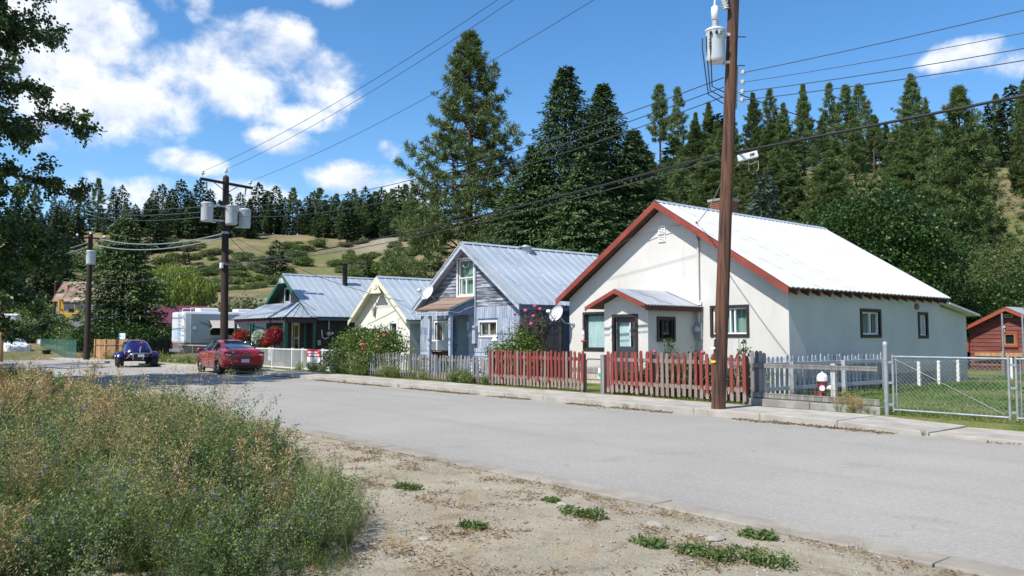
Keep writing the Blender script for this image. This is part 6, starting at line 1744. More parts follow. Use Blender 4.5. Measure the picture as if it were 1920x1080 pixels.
ca_, cb_ = P1(5.17) - vr * .20, P1(5.27) - vr * .60
t = thing('splice_case', 'white telephone splice case hanging on the thick cable beside the brown pole', 'cable box', ca_)
b = MB(ca_); b.bar(ca_, cb_, .09, .13); b.build('case', M['white_plastic'], t, .015)
b = MB(ca_); nf_ = Vector((.775, -.632, 0)) * .048
for k in (.62, .70, .78): b.bar(ca_.lerp(cb_, k) + nf_ + Vector((0, 0, -.02)), ca_.lerp(cb_, k + .01) + nf_ + Vector((0, 0, .035)), .006, .022)
b.build('marking', M['black'], t)
b = MB(ca_); c0 = ca_.lerp(cb_, .55)
b.tube([c0 - Vector((0, 0, .06)), c0 - Vector((0, 0, .30)), c0 - vr * .08 - Vector((0, 0, .38)), c0 - vr * .2 - Vector((0, 0, .27)), c0 - vr * .2 - Vector((0, 0, .10)), c0 - vr * .05 - Vector((0, 0, .17)), c0 + vr * .15 - Vector((0, 0, .12)), ca_ + vr * .12 - Vector((0, 0, .25)), ca_ + vr * .2 - Vector((0, 0, .05))], .009, 5); b.build('wire_loop', M['footing'], t)

# ------------------------------------------------------------------ wires, each a cable of its own
def wire(label, a, b_, sag, r, m='conductor', n=26, grp='overhead wires'):
    me = MB(a); me.tube(catenary(a, b_, sag, n), r, 5, True)
    o = me.build('overhead_wire', M[m]); o.location = a
    tag(o, label, 'wire', grp)
    return o
A = [P1(11.2) + Vector((0, -1.05, 0)), P1(11.9), P1(11.2) + Vector((0, 1.05, 0))]
lab3 = ['primary wire on the street-side end of the upper cross arms', 'primary wire carried over the pole tops', 'primary wire on the house-side end of the upper cross arms']
for i in range(3): wire(lab3[i], A[i], TI[i] + Vector((0, 0, .24)), .55, .009)
for i in range(3): wire(['upper', 'middle', 'lower'][i] + ' secondary wire from the brown pole to the transformers on the dark pole', P1(6.85 - .2 * i) + vr * .14, P2(7.75 - .22 * i) + Vector((.3, -.3 + .4 * i, 0)), .75, .011)
wire('thick black telephone cable slung between the brown and the dark pole', P1(5.27) + vr * .15, P2(5.0) + Vector((.15, -.1, 0)), .30, .026, 'cable')
wire('thin strand running with the thick telephone cable', P1(5.17) + vr * .15, P2(4.95) + Vector((.15, -.1, 0)), .42, .012, 'conductor')
for i, (z, dz, sg) in enumerate([(6.95, .1, .62), (6.75, 0, .85), (6.55, 0, .92), (6.38, 0, .95)]):
    wire(['topmost', 'second', 'third', 'lowest'][i] + ' of the four spool wires leaving the brown pole over the white roof', P1(z) - vr * .25, Vector((18, 13.5 + .02 * i, z + dz)), sg, [.008, .006, .008, .009][i])
wire('thick telephone cable leaving the brown pole in front of the hill', P1(5.3) - vr * .15, Vector((18, 13.6, 5.45)), .15, .026, 'cable')
wire('service wire sagging from the brown pole towards the red shed', P1(6.5) - vr * .2, Vector((-9.5, 35, 8.0)), .55, .011, 'cable')
wire('service drop from the brown pole to the white gable', P1(5.25) + Vector((0, .15, 0)), Vector((-13.75, 17.78, 4.68)), .18, .011, 'wire')
wire('service drop along the rake of the white gable', Vector((-13.75, 17.74, 4.62)), Vector((-18.7, 17.50, 2.98)), -.62, .010, 'wire')
wire('service drop from the dark pole to the green house eave', P2(6.3) + Vector((.1, .15, 0)), Vector((-36.55, 18.1, 2.45)), .25, .012, 'cable')
wire('service drop from the dark pole over the green roof to the cream house', P2(6.45) + Vector((.1, .15, 0)), Vector((-28.1, 17.2, 3.0)), .35, .012, 'cable')
wire('service drop reaching the blue gable from the dark pole', P2(5.1) + Vector((.1, .15, 0)), Vector((-23.6, 16.9, 4.35)), .25, .010, 'cable')
for i, z in enumerate((6.5, 6.3)):
    wire(['upper', 'lower'][i] + ' twisted cable between the dark pole and the street light pole', P2(z) + Vector((-.1, 0, 0)), P3(7.85 - .42 * i) + Vector((.14, .5 - .3 * i, 0)), .45, .03, 'grey_metal')
    wire(['upper', 'lower'][i] + ' twisted cable running on from the street light pole', P3(7.85 - .42 * i) + Vector((.14, .5 - .3 * i, 0)), Vector((-95, 4, 8.4 - .3 * i)), .9, .028, 'grey_metal')
wire('telephone cable from the dark pole to the street light pole', P2(5.0), P3(4.9), .25, .024, 'cable')
for i in range(3): wire(['highest', 'mid', 'lowest'][i] + ' wire climbing from the dark pole to the far hillside', P2(7.8 - .25 * i) + Vector((-.2, -.4, 0)), Vector((-150, 24 + i, 25.5 - .8 * i)), 1.2, .02, 'conductor', 30)
# ================================================================== vehicles (built facing +x, origin on the ground)
def paint(name, c, coat=1.0, rough=.35, metallic=.0):
    m, nt, p, out = newmat(name); p.inputs['Base Color'].default_value = rgba(c); p.inputs['Roughness'].default_value = rough
    p.inputs['Coat Weight'].default_value = coat; p.inputs['Coat Roughness'].default_value = .04; p.inputs['Metallic'].default_value = metallic
    return m
M['carglass'] = paint('car_glass', (.012, .018, .02), 1, .05)
M['tyre'] = mat('tyre', (.014, .014, .014), (.022, .021, .02), 12, .85)
M['rim'] = mat('alloy_rim', (.42, .43, .45), None, rough=.3, metallic=.85)
M['taillight'] = paint('tail_light', (.22, .005, .008), 1, .2)
M['plate'] = mat('number_plate', (.50, .55, .65), None, rough=.5)

def loft_car(st, nseg=3):
    """st: (x, z_top, z_belt, w_top, w_belt, z_bot, w_bot); returns a closed smooth body mesh"""
    prof = []
    for x, zt, zb, wt, wb, z0, w0 in st:
        q = [(0, zt), (wt * .62, zt - .012), (wt, zt - .05 * min(1, (zt - zb) * 3)), (wb - .035, zb + .02), (wb, zb - .06), (wb + .012, (zb + z0) * .5), (w0 + .015, z0 + .08), (w0 - .08, z0), (0, z0)]
        prof.append([(x, y, z) for y, z in q] + [(x, -y, z) for y, z in q[-2:0:-1]])
    n = len(prof[0]); b = MB()
    vs = [p for r in prof for p in r]
    fs = [(i * n + k, i * n + (k + 1) % n, (i + 1) * n + (k + 1) % n, (i + 1) * n + k) for i in range(len(prof) - 1) for k in range(n)]
    fs += [tuple(range(n - 1, -1, -1)), tuple((len(prof) - 1) * n + k for k in range(n))]
    b.add(vs, fs, True)
    return b

def body_with_arches(name, b, m, wheels, rad, wdt, sub=2):
    me = b.mesh(name, m)
    o = bpy.data.objects.new('tmp', me); COL.objects.link(o)
    bmm = bmesh.new(); bmm.from_mesh(me); bmesh.ops.recalc_face_normals(bmm, faces=bmm.faces); bmm.to_mesh(me); bmm.free()
    sm = o.modifiers.new('s', 'SUBSURF'); sm.levels = sub; sm.render_levels = sub
    cuts = []
    for x, y, z in wheels:
        cb = MB(); cb.lathe((x, y - wdt, z), [(rad, 0), (rad, 2 * wdt)], 28, 'y')
        co = bpy.data.objects.new('cut', cb.mesh('cut', M['black'])); COL.objects.link(co)
        bm2 = bmesh.new(); bm2.from_mesh(co.data); bmesh.ops.remove_doubles(bm2, verts=bm2.verts, dist=1e-5); bmesh.ops.recalc_face_normals(bm2, faces=bm2.faces); bm2.to_mesh(co.data); bm2.free()
        bo = o.modifiers.new('b', 'BOOLEAN'); bo.operation = 'DIFFERENCE'; bo.object = co; bo.solver = 'EXACT'; cuts.append(co)
    bpy.context.view_layer.update()
    dg = bpy.context.evaluated_depsgraph_get()
    me2 = bpy.data.meshes.new_from_object(o.evaluated_get(dg), depsgraph=dg); me2.name = name
    for c in cuts: bpy.data.objects.remove(c)
    bpy.data.objects.remove(o)
    return me2

def wheel(root, x, y, r, w, out, spokes=5, big=False):
    c = Vector((x, y, r)); s = out
    b = MB(); b.lathe(c, [(r * .62, -w / 2), (r * .9, -w / 2), (r, -w * .36), (r, w * .36), (r * .9, w / 2), (r * .62, w / 2)], 28, 'y', False)
    wh = b.build('wheel', M['tyre'], root)
    b = MB(); b.lathe(c, [(r * .66, -w * .42), (r * .66, w * .42)], 24, 'y', False)
    yo = c + Vector((0, s * w * .30, 0))
    b.lathe(yo, [(.001, .0), (r * .16, .0)], 14, 'y', False); b.lathe(yo, [(r * .17, -.02), (r * .17, .02), (.005, .03 * s)], 14, 'y', False)
    for k in range(spokes):
        a = 2 * math.pi * k / spokes + .3
        d = Vector((math.cos(a), 0, math.sin(a))); b.bar(yo + d * r * .12, yo + d * r * .65, r * .2, .03, (0, 1, 0))
    b.build('rim', M['rim'], wh)
    b = MB(); b.lathe(c - Vector((0, s * w * .05, 0)), [(.01, 0), (r * .62, .0)], 20, 'y', False); b.build('brake_disc', M['black'], wh)

def panel(root, name, pts, m, off=.006, n=1, parent=None):
    """pane or lamp laid just over the body: four corners, pushed out along their normal"""
    P = [Vector(p) for p in pts]; nn = (P[1] - P[0]).cross(P[-1] - P[0]).normalized()
    cen = sum(P, Vector()) / len(P)
    if nn.dot(cen - Vector((cen.x * .6, 0, .6))) < 0: nn = -nn
    b = MB(); b.add([p + nn * off for p in P] + [p - nn * .03 for p in P], [tuple(range(len(P)))] + [(i, (i + 1) % len(P), (i + 1) % len(P) + len(P), i + len(P)) for i in range(len(P))], True)
    return b.build(name, M[m], parent or root)

SED = [(-2.26, .80, .72, .50, .66, .40, .62), (-2.20, .98, .84, .62, .82, .27, .78), (-1.95, 1.06, .90, .68, .885, .23, .84), (-1.50, 1.10, .945, .68, .90, .21, .86), (-1.05, 1.28, .955, .62, .905, .2, .865), (-.62, 1.42, .95, .58, .91, .2, .87),
       (-.05, 1.465, .935, .575, .91, .2, .87), (.45, 1.42, .915, .57, .91, .2, .87), (.85, 1.22, .90, .61, .905, .2, .87), (1.22, 1.02, .88, .68, .90, .2, .86), (1.75, .93, .80, .68, .885, .21, .85), (2.12, .80, .70, .60, .81, .23, .77), (2.26, .64, .58, .46, .66, .32, .62)]
SED_ME = {}
def sedan(name, label, loc, rz, pm, sticker=True, dark_trunk=False):
    t = thing(name, label, 'car', loc, rz)
    wl_ = [(-1.36, s * .80, .33) for s in (-1, 1)] + [(1.36, s * .80, .33) for s in (-1, 1)]
    if 'b' not in SED_ME: SED_ME['b'] = body_with_arches('sedan_body', loft_car(SED), M['black'], wl_, .375, .16)
    me = SED_ME['b'].copy(); me.materials.clear(); me.materials.append(pm)
    objm('body', me, t)
    for x, y, z in wl_: wheel(t, x, math.copysign(.775, y), .325, .21, math.copysign(1, y))
    MB().box(-1.9, 1.9, -.62, .62, .19, .5).build('underbody', M['black'], t)
    panel(t, 'rear_window', [(-1.44, -.55, 1.105), (-1.44, .55, 1.105), (-.80, .47, 1.375), (-.80, -.47, 1.375)], 'carglass', .022)
    panel(t, 'windscreen', [(1.12, -.60, 1.075), (1.12, .60, 1.075), (.50, .48, 1.395), (.50, -.48, 1.395)], 'carglass', .025)
    for s in (-1, 1):
        for nm, pts in (('rear_side_window', [(-1.12, .845, 1.0), (-.22, .868, .985), (-.22, .612, 1.375), (-.60, .612, 1.365), (-.92, .69, 1.245)]), ('front_side_window', [(-.14, .868, .983), (.98, .838, .965), (.55, .655, 1.30), (.28, .604, 1.375), (-.14, .606, 1.378)])):
            panel(t, nm, [(x, s * y, z) for x, y, z in pts], 'carglass', .018)
        panel(t, 'tail_light', [(-2.235, s * .52, .74), (-2.16, s * .80, .74), (-2.08, s * .825, .93), (-2.20, s * .52, .93)], 'taillight', .03)
        panel(t, 'reversing_light', [(-2.238, s * .58, .79), (-2.205, s * .72, .79), (-2.205, s * .72, .825), (-2.238, s * .58, .825)], 'white_plastic', .045)
        b = MB(); b.lathe((.98, s * 1.0, 1.0), [(.02, -.04), (.085, 0), (.09, .07), (.03, .1)], 10, 'x'); b.build('wing_mirror', pm, t)
        MB().tube([(1.0, s * .84, .96), (1.0, s * .96, .98)], .025, 6).build('mirror_arm', M['black'], t)
        for x in (-.62, .45): b = MB(); b.bar((x, s * .925, .86), (x + .2, s * .925, .86), .025, .03); b.build('door_handle', pm, t)
        b = MB(); b.bar((-.18, s * .918, .3), (-.18, s * .914, .92), .006, .012, (1, 0, 0)); b.bar((.9, s * .912, .3), (.9, s * .908, .9), .006, .012, (1, 0, 0)); b.build('door_gap', M['black'], t)
        panel(t, 'headlight', [(2.10, s * .58, .62), (1.92, s * .80, .66), (1.90, s * .79, .78), (2.06, s * .56, .74)], 'white_plastic', .05)
    MB().box(-2.285, -2.262, -.16, .16, .50, .64).build('number_plate', M['plate'], t)
    MB().box(-2.278, -2.2, -.70, .70, .245, .36).build('lower_bumper', M['black'], t)
    MB().box(-2.25, -2.235, -.09, .09, .885, .915).build('boot_badge', M['chrome'], t)
    MB().box(-2.268, -2.25, -.17, .17, .80, .815).build('boot_lettering', M['chrome'], t)
    b = MB(); b.tube([(-.85, 0, 1.40), (-1.0, 0, 1.50)], .01, 5); b.build('aerial', M['black'], t)
    return t
RED = paint('dark_red_car_paint', (.25, .006, .012), .6, .35)
WHITE = paint('white_car_paint', (.72, .73, .74), 1, .35)
rc = sedan('red_car', 'dark red sedan parked at the kerb beside the dark transformer pole', (-35.1, 12.62, 0), R(180 - 3), RED)
panel(rc, 'green_sticker', [(-2.17, .56, .985), (-2.17, .42, .985), (-2.21, .42, .875), (-2.21, .56, .875)], 'taillight', .012).data.materials[0] = mat('green_sticker', (.01, .12, .11), None, rough=.5)
Fh = Face(rc.location, (1, 0, 0), (0, -1, 0))
for p_ in [(-2.235, .53, .90, .96), (-2.235, .455, .90, .96)]: MB().box(p_[0] - .006, p_[0] + .01, p_[1] - .012, p_[1] + .012, p_[2], p_[3]).build('sticker_letter', M['white_paint'], rc)
MB().box(-2.241, -2.225, .455, .53, .922, .938).build('sticker_letter', M['white_paint'], rc)
wc = sedan('white_car', 'white sedan with dark boot stripes parked at the far end of the street', (-71.3, 9.1, 0), R(180 + 4), WHITE)
for s in (-1, 1): panel(wc, 'boot_stripe', [(-2.255, s * .14, .66), (-2.255, s * .32, .66), (-2.08, s * .30, 1.03), (-2.08, s * .14, 1.03)], 'black', .02)
MB().box(-2.30, -2.24, -.6, .6, .38, .43).build('chrome_strip', M['chrome'], wc)

# ------------------------------------------------------------------ purple baja buggy
t = thing('purple_buggy', 'purple beetle-shaped buggy with an open rear engine and fat tyres', 'car', (-45.3, 11.35, 0), R(180 - 8)); t.scale = (.93, .93, .93)
PUR = paint('purple_car_paint', (.010, .004, .065), .8, .28)
BUG = [(-1.62, .84, .78, .24, .36, .56, .3), (-1.52, 1.0, .84, .40, .60, .50, .55), (-1.18, 1.22, .94, .50, .72, .44, .64), (-.75, 1.44, 1.0, .54, .76, .42, .68), (-.25, 1.53, 1.0, .52, .70, .42, .62), (.2, 1.53, 1.0, .52, .70, .42, .62), (.6, 1.42, .98, .50, .69, .42, .62),
       (.9, 1.16, .95, .50, .62, .42, .55), (1.25, 1.02, .88, .42, .50, .44, .45), (1.6, .86, .76, .34, .40, .48, .36), (1.82, .66, .62, .2, .28, .5, .24)]
bm_ = loft_car(BUG); me = body_with_arches('buggy_body', bm_, PUR, [], .3, .1)
objm('body', me, t)
def ellipsoid(b, c, r, n=14, m=10, half=None):
    vs, fs = [], []
    for i in range(m + 1):
        th = math.pi * i / m
        for k in range(n):
            a = 2 * math.pi * k / n; vs.append((c[0] + r[0] * math.sin(th) * math.cos(a), c[1] + r[1] * math.sin(th) * math.sin(a), c[2] + r[2] * math.cos(th)))
    for i in range(m):
        for k in range(n): fs.append((i * n + k, i * n + (k + 1) % n, (i + 1) * n + (k + 1) % n, (i + 1) * n + k))
    return b.add(vs, fs, True)
def fender(b, x, y, z, L, w, h):
    vs = []; n = 12
    for k in range(n + 1):
        a = math.pi * (.06 + .88 * k / n); px_, pz = x + L * math.cos(a), z + h * math.sin(a)
        for j, (dy, dz) in enumerate([(-w, -.06), (-w * .8, .04), (0, .07), (w * .8, .04), (w, -.06)]): vs.append((px_, y + dy, pz + dz))
    return b.add(vs, [(k * 5 + j, k * 5 + j + 1, (k + 1) * 5 + j + 1, (k + 1) * 5 + j) for k in range(n) for j in range(4)], True)
for s in (-1, 1):
    b = MB(); fender(b, -.95, s * .82, .42, .52, .24, .40); b.build('rear_fender', PUR, t)
    b = MB(); fender(b, 1.3, s * .80, .36, .46, .2, .38); b.build('front_fender', PUR, t)
    MB().bar((-.5, s * .72, .38), (.85, s * .72, .38), .14, .06).build('running_board', M['black'], t)
    wheel(t, -.98, s * .86, .37, .34, s, 5); wheel(t, 1.32, s * .80, .31, .2, s, 5)
    panel(t, 'side_window', [(-.62, s * .655, 1.06), (.05, s * .69, 1.06), (.05, s * .56, 1.42), (-.48, s * .56, 1.40)], 'carglass', .02)
    panel(t, 'side_window', [(.12, s * .69, 1.06), (.74, s * .66, 1.05), (.48, s * .57, 1.38), (.12, s * .56, 1.42)], 'carglass', .02)
    b = MB(); b.lathe((-1.50, s * .66, .80), [(.02, -.05), (.07, -.03), (.075, .05)], 12, 'x'); b.build('tail_light', M['taillight'], t)
panel(t, 'rear_window', [(-1.08, -.36, 1.20), (-1.08, .36, 1.20), (-.72, .32, 1.42), (-.72, -.32, 1.42)], 'carglass', .03)
b = MB(); b.prism([(-.1, .02), (.1, .02), (.1, .12), (.06, .15), (0, .11), (-.06, .15), (-.1, .12)], (-1.0, -.16, 1.24), (0, 1, 0), (.45, 0, .9), (-.03, 0, .02)); b.build('red_heart', M['taillight'], t)
MB().box(-1.62, -1.2, -.30, .30, .42, .72).build('engine_block', M['black'], t)
for k in range(3): b = MB(); b.lathe((-1.6, -.22 + .22 * k, .64), [(.08, -.02), (.08, .04)], 12, 'x'); b.build('pulley', M['black'], t)
b = MB(); b.tube([(-1.56, -.08, .74), (-1.62, -.06, .98), (-1.6, -.12, 1.16)], .04, 8); b.build('exhaust_stack', M['chrome'], t)
b = MB()
b.tube([(-1.35, .62, .46), (-1.72, .58, .55), (-1.76, .36, .78), (-1.76, -.36, .78), (-1.72, -.58, .76), (-1.4, -.62, .8)], .025, 8); b.build('rear_bumper_bar', M['chrome'], t)
for s in (-.22, .30): b = MB(); b.tube([(-1.76, s, .78), (-1.78, s, .52), (-1.6, s * .9, .40)], .022, 6); b.build('bumper_loop', M['chrome'], t)
MB().box(-1.80, -1.785, -.26, .06, .58, .72).build('number_plate', M['plate'], t)
b = MB(); b.lathe((-1.72, .30, .72), [(.01, -.06), (.06, -.03), (.06, .04)], 10, 'x'); b.build('work_lamp', M['white_plastic'], t)
MB().tube([(-.95, -.7, .40), (-.95, .7, .40)], .07, 8).build('rear_axle', M['black'], t)
MB().tube([(1.3, -.7, .33), (1.3, .7, .33)], .06, 8).build('front_axle', M['black'], t)

# ------------------------------------------------------------------ motorhome
RX0, RX1, RY0, RY1 = -53.45, -50.98, 15.5, 24.5
t = thing('motorhome', 'white and grey motorhome parked between the plank fence and the green house', 'motorhome', (RX1, RY0, Z0))
L = RY1 - RY0; W = RX1 - RX0
RVW = mat('motorhome_white', (.66, .68, .72), None, rough=.3, coat=.5)
b = MB(); b.box(-W, 0, 0, L, 1.05, 3.02); b.build('body', RVW, t, .14)
b = MB(); b.box(-W + .03, -.03, .05, L - .03, .42, 1.05); b.build('skirt', mat('motorhome_brown', (.16, .14, .14), None, rough=.4), t, .05)
b = MB(); b.box(-.004, .028, .42, L - 1.0, .72, 2.88); b.build('slide_out', mat('motorhome_shade_grey', (.30, .34, .40), None, rough=.35, coat=.4), t, .012)  # shade of the long side is put into this darker grey-blue colour
b = MB(); b.box(.029, .036, 0.44, L - 1.02, .73, 1.08); b.build('lower_stripe', mat('dark_stripe', (.13, .12, .13), None, rough=.4), t)
b = MB(); b.box(.029, .04, 0.44, L - 1.02, .60, .66); b.build('chrome_strip', M['footing'], t)
SW = mat('grey_swoosh', (.12, .14, .17), None, rough=.4)
for pts in ([(.85, 2.45), (1.5, 2.24), (1.7, 2.06), (1.2, 2.24)], [(1.3, 2.48), (1.7, 2.38), (1.8, 2.25), (1.6, 2.32)], [(.95, 1.28), (2.5, 1.38), (4.5, 1.30), (2.5, 1.30)], [(3.6, 2.4), (5.2, 2.0), (5.3, 1.85), (4.0, 2.2)]):
    b = MB(); b.prism(pts, (.029, 0, 0), (0, 1, 0), (0, 0, 1), (.006, 0, 0)); b.build('swoosh', SW, t)
b = MB(); frame_mesh(b, Face((0, 0, 0), (0, 1, 0), (1, 0, 0)), 1.62, 3.2, 1.55, 2.3, .05, .029, .045); w_ = b.build('window', M['black'], t)
MB().box(.03, .036, 1.67, 3.15, 1.6, 2.25).build('pane', M['carglass'], w_)
b = MB(); b.add([(.04, 1.58, 2.48), (.04, 3.24, 2.48), (.62, 3.24, 2.02), (.62, 1.58, 2.02), (.04, 1.58, 2.45), (.04, 3.24, 2.45), (.60, 3.24, 1.99), (.60, 1.58, 1.99)], [(0, 1, 2, 3), (7, 6, 5, 4), (0, 3, 7, 4), (1, 5, 6, 2), (3, 2, 6, 7)]); b.build('window_awning', mat('awning_beige', (.40, .36, .33), None, rough=.8), t)
for y in (1.6, 3.22): b = MB(); b.tube([(.05, y, 1.9), (.62, y, 2.0)], .015, 5); b.build('awning_arm', M['white_paint'], t)
b = MB(); b.tube([(.62, 1.5, 2.01), (.62, 3.3, 2.01)], .03, 8); b.build('awning_bar', M['white_paint'], t)
MB().box(.0, .035, .55, .75, 1.92, 2.08).build('fuel_flap', M['white_paint'], t)
Fr = Face((0, 0, 0), (1, 0, 0), (0, -1, 0))
b = MB(); b.prism([(-1.9, 1.35), (-.6, 1.35), (-.6, 1.98), (-1.9, 1.98)], (0, -.012, 0), (1, 0, 0), (0, 0, 1), (0, .01, 0)); b.build('blue_panel', mat('pale_blue_panel', (.42, .52, .66), None, rough=.4), t)
for x in (-.50, -.86): b = MB(); b.tube([(x, -.07, .9), (x, -.07, 2.95), (x, .05, 3.12)], .018, 6); b.build('ladder_rail', M['chrome'], t)
for i in range(7): b = MB(); b.tube([(-.86, -.07, 1.05 + .29 * i), (-.50, -.07, 1.05 + .29 * i)], .014, 6); b.build('ladder_rung', M['chrome'], t)
for x in (-.12, -W + .12):
    for z in (1.5, 1.78, 2.05, 2.7): MB().box(x - .05, x + .05, -.02, .0, z, z + .07).build('marker_lamp', M['black'], t)
    MB().box(x - .09, x + .09, -.02, .05, .78, 1.02).build('tail_light', M['taillight'], t)
b = MB(); b.box(-W + .1, -.1, -.14, .05, .5, .68); b.build('rear_bumper', M['grey_metal'], t, .03)
b = MB(); b.box(-W * .5 - .5, -W * .5 + .5, 1.2, 2.4, 3.02, 3.28); b.build('roof_air_conditioner', M['white_plastic'], t, .08)
b = MB(); b.box(-W * .5 - .5, -W * .5 + .5, 3.6, 5.4, 3.02, 3.26); b.build('roof_air_conditioner', M['white_plastic'], t, .08)
b = MB(); b.tube([(-.3, .5, 3.0), (-.3, .5, 3.24), (-.3, 1.2, 3.24), (-.3, 1.2, 3.0)], .02, 6); b.tube([(-1.9, .5, 3.0), (-1.9, .5, 3.24), (-1.9, 1.2, 3.24), (-1.9, 1.2, 3.0)], .02, 6); b.build('roof_rack', M['white_paint'], t)
for y in (2.2, 7.6):
    for x in (-.15, -W + .15): b = MB(); b.lathe((x, y, .40), [(.2, -.12), (.40, -.12), (.42, 0), (.40, .12), (.2, .12)], 20, 'x'); b.build('wheel', M['tyre'], t)

# ------------------------------------------------------------------ far buildings and machines at the street end
def gable_house(name, label, cat, loc, rz, W, D, h, rise, wallm, roofm, over=.4, win=(), cols=8):
    t = thing(name, label, cat, loc, rz)
    b = MB(); b.prism([(0, -1), (W, -1), (W, h), (0, h)], (0, 0, 0), (1, 0, 0), (0, 0, 1), (0, D, 0)); b.build('wall', M[wallm], t)
    for x in (.002, W - .062): b = MB(); b.prism([(0, h), (D, h), (D / 2, h + rise)], (x, 0, 0), (0, 1, 0), (0, 0, 1), (.06, 0, 0)); b.build('gable_wall', M[wallm], t)
    for s in (0, 1):
        ya, yb = (-over, D / 2) if s == 0 else (D + over, D / 2); za = h - over * rise / (D / 2)
        n = cols; sh = None
        for i in range(n):
            x0, x1 = -over + (W + 2 * over) * i / n, -over + (W + 2 * over) * (i + 1) / n
            b = MB(); b.add([(x0, ya, za + .03), (x1, ya, za + .03), (x1, yb, h + rise + .03), (x0, yb, h + rise + .03), (x0, ya, za - .05), (x1, ya, za - .05), (x1, yb, h + rise - .05), (x0, yb, h + rise - .05)], [(0, 1, 2, 3), (7, 6, 5, 4), (0, 4, 5, 1), (0, 3, 7, 4), (1, 5, 6, 2)])
            b.bar((x0 + .05, ya, za + .045), (x0 + .05, yb, h + rise + .045), .05, .04); b.build('roof_sheet', M[roofm], t)
    for (x0, x1, z0, z1) in win:
        f = frame_mesh(MB(), Face((0, 0, 0), (1, 0, 0), (0, -1, 0)), x0, x1, z0, z1, .07, -.01, .04).build('window', M['white_paint'], t)
        MB().box(x0 + .07, x1 - .07, -.02, -.005, z0 + .07, z1 - .07).build('pane', M['carglass'], f)
    return t
M['rust_roof'] = mat('rusty_roof_sheet', (.22, .10, .06), (.36, .29, .24), 1.2, .8, rnd=.3, stretch=(1, .25, 1))
M['grey_board'] = mat('grey_barn_board', (.22, .235, .26), (.33, .35, .38), 1.5, .85)
M['maroon'] = mat('maroon_roof_sheet', (.125, .028, .05), (.10, .022, .04), 3, .5, rnd=.05)
M['tan_wall'] = mat('olive_tan_wall', (.30, .28, .18), None, rough=.9)
M['pale_wall'] = mat('pale_grey_wall', (.45, .48, .48), None, rough=.8)
def sight_frame(px, r, z):
    """corner on the sight line; the front then faces the street side"""
    b_ = sight(px)[0]; return (-r * math.sin(R(b_)), r * math.cos(R(b_)), z)
r = 96; x, y, z = spot(103, r)
zb = topz(103, 603, r)
bt = gable_house('barn', 'grey barn with a rusty tin roof beyond the yellow forklift', 'barn', (x, y, zb), R(62), 7.2, 6.0, 2.35, 2.0, 'grey_board', 'rust_roof', .35, cols=9)
MB().box(2.6, 4.4, -.04, 0.0, 0, 1.9).build('barn_door', M['grey_metal'], bt)
r = 84; x, y, z = spot(272, r)
mh = gable_house('cottage', 'cottage with a maroon tin roof behind the motorhome', 'house', (x, y, topz(272, 640, r)), R(70), 11, 6, 1.75, 1.75, 'tan_wall', 'maroon', .4, cols=22)
MB().lathe((8.5, 3.2, 3.2), [(.12, 0), (.12, .7), (.2, .7), (.02, .9)], 10).build('flue_pipe', M['grey_metal'], mh)
r = 99; x, y, z = spot(383, r)
gable_house('garden_hut', 'little brown gabled hut peeping over the maroon roof', 'shed', (x, y, topz(383, 592, r)), R(160), 1.6, 1.6, 1.6, .8, 'dark_board', 'rust_roof', .25, cols=3)
r = 128; x, y, z = spot(-8, r)
gable_house('mobile_home', 'long pale mobile home under the dark trees on the slope', 'house', (x, y, topz(-8, 584, r)), R(66), 4.6, 3.4, 1.9, .25, 'pale_wall', 'white_paint', .2, [(2.4, 3.1, .7, 1.5), (3.6, 4.2, .7, 1.5)], 6)
r = 92; x, y, z = spot(3, r)
gable_house('garden_shed', 'small white box shed half hidden by the olive bush', 'shed', (x, y, topz(3, 606, r)), R(66), 1.2, 1.4, .8, .1, 'white_paint', 'white_paint', .05, (), 3)
# forklift
r = 90; x, y, z = spot(130, r); zb = topz(130, 603, r)
t = thing('forklift', 'yellow forklift parked before the rusty barn', 'forklift', (x, y, zb), R(240))
YE_ = paint('machine_yellow', (.62, .33, .01), .4, .4)
b = MB(); b.box(-1.0, .7, -.55, .55, .35, .85); b.box(-1.25, -.55, -.5, .5, .55, 1.05); b.build('body', YE_, t, .05)
for y_ in (-.42, .42): MB().box(.82, .98, y_ - .09, y_ + .09, .1, 2.25).build('mast_rail', YE_, t)
MB().box(.84, .96, -.33, .33, 2.05, 2.2).build('mast_cross', YE_, t); MB().box(.84, .96, -.33, .33, 1.1, 1.25).build('mast_cross', YE_, t)
for x_, y_ in ((-.6, -.48), (-.6, .48), (.45, -.48), (.45, .48)): MB().tube([(x_, y_, .85), (x_ * .9, y_, 1.75)], .05, 6).build('cab_post', YE_, t)
MB().box(-.62, .5, -.55, .55, 1.75, 1.82).build('overhead_guard', M['black'], t)
MB().box(-.35, .05, -.25, .25, .85, 1.25).build('driver_seat', M['black'], t)
for x_ in (-.75, .65):
    for y_ in (-.55, .55):
        b = MB(); b.lathe((x_, y_, .38), [(.2, -.12), (.38, -.12), (.40, 0), (.38, .12), (.2, .12)], 18, 'y'); wh = b.build('wheel', M['tyre'], t)
        b = MB(); b.lathe((x_, y_ + math.copysign(.06, y_), .38), [(.01, 0), (.2, 0)], 14, 'y', False); b.build('rim', YE_, wh)
for y_ in (-.3, .3): MB().box(.98, 2.0, y_ - .06, y_ + .06, .1, .16).build('fork', M['grey_metal'], t)
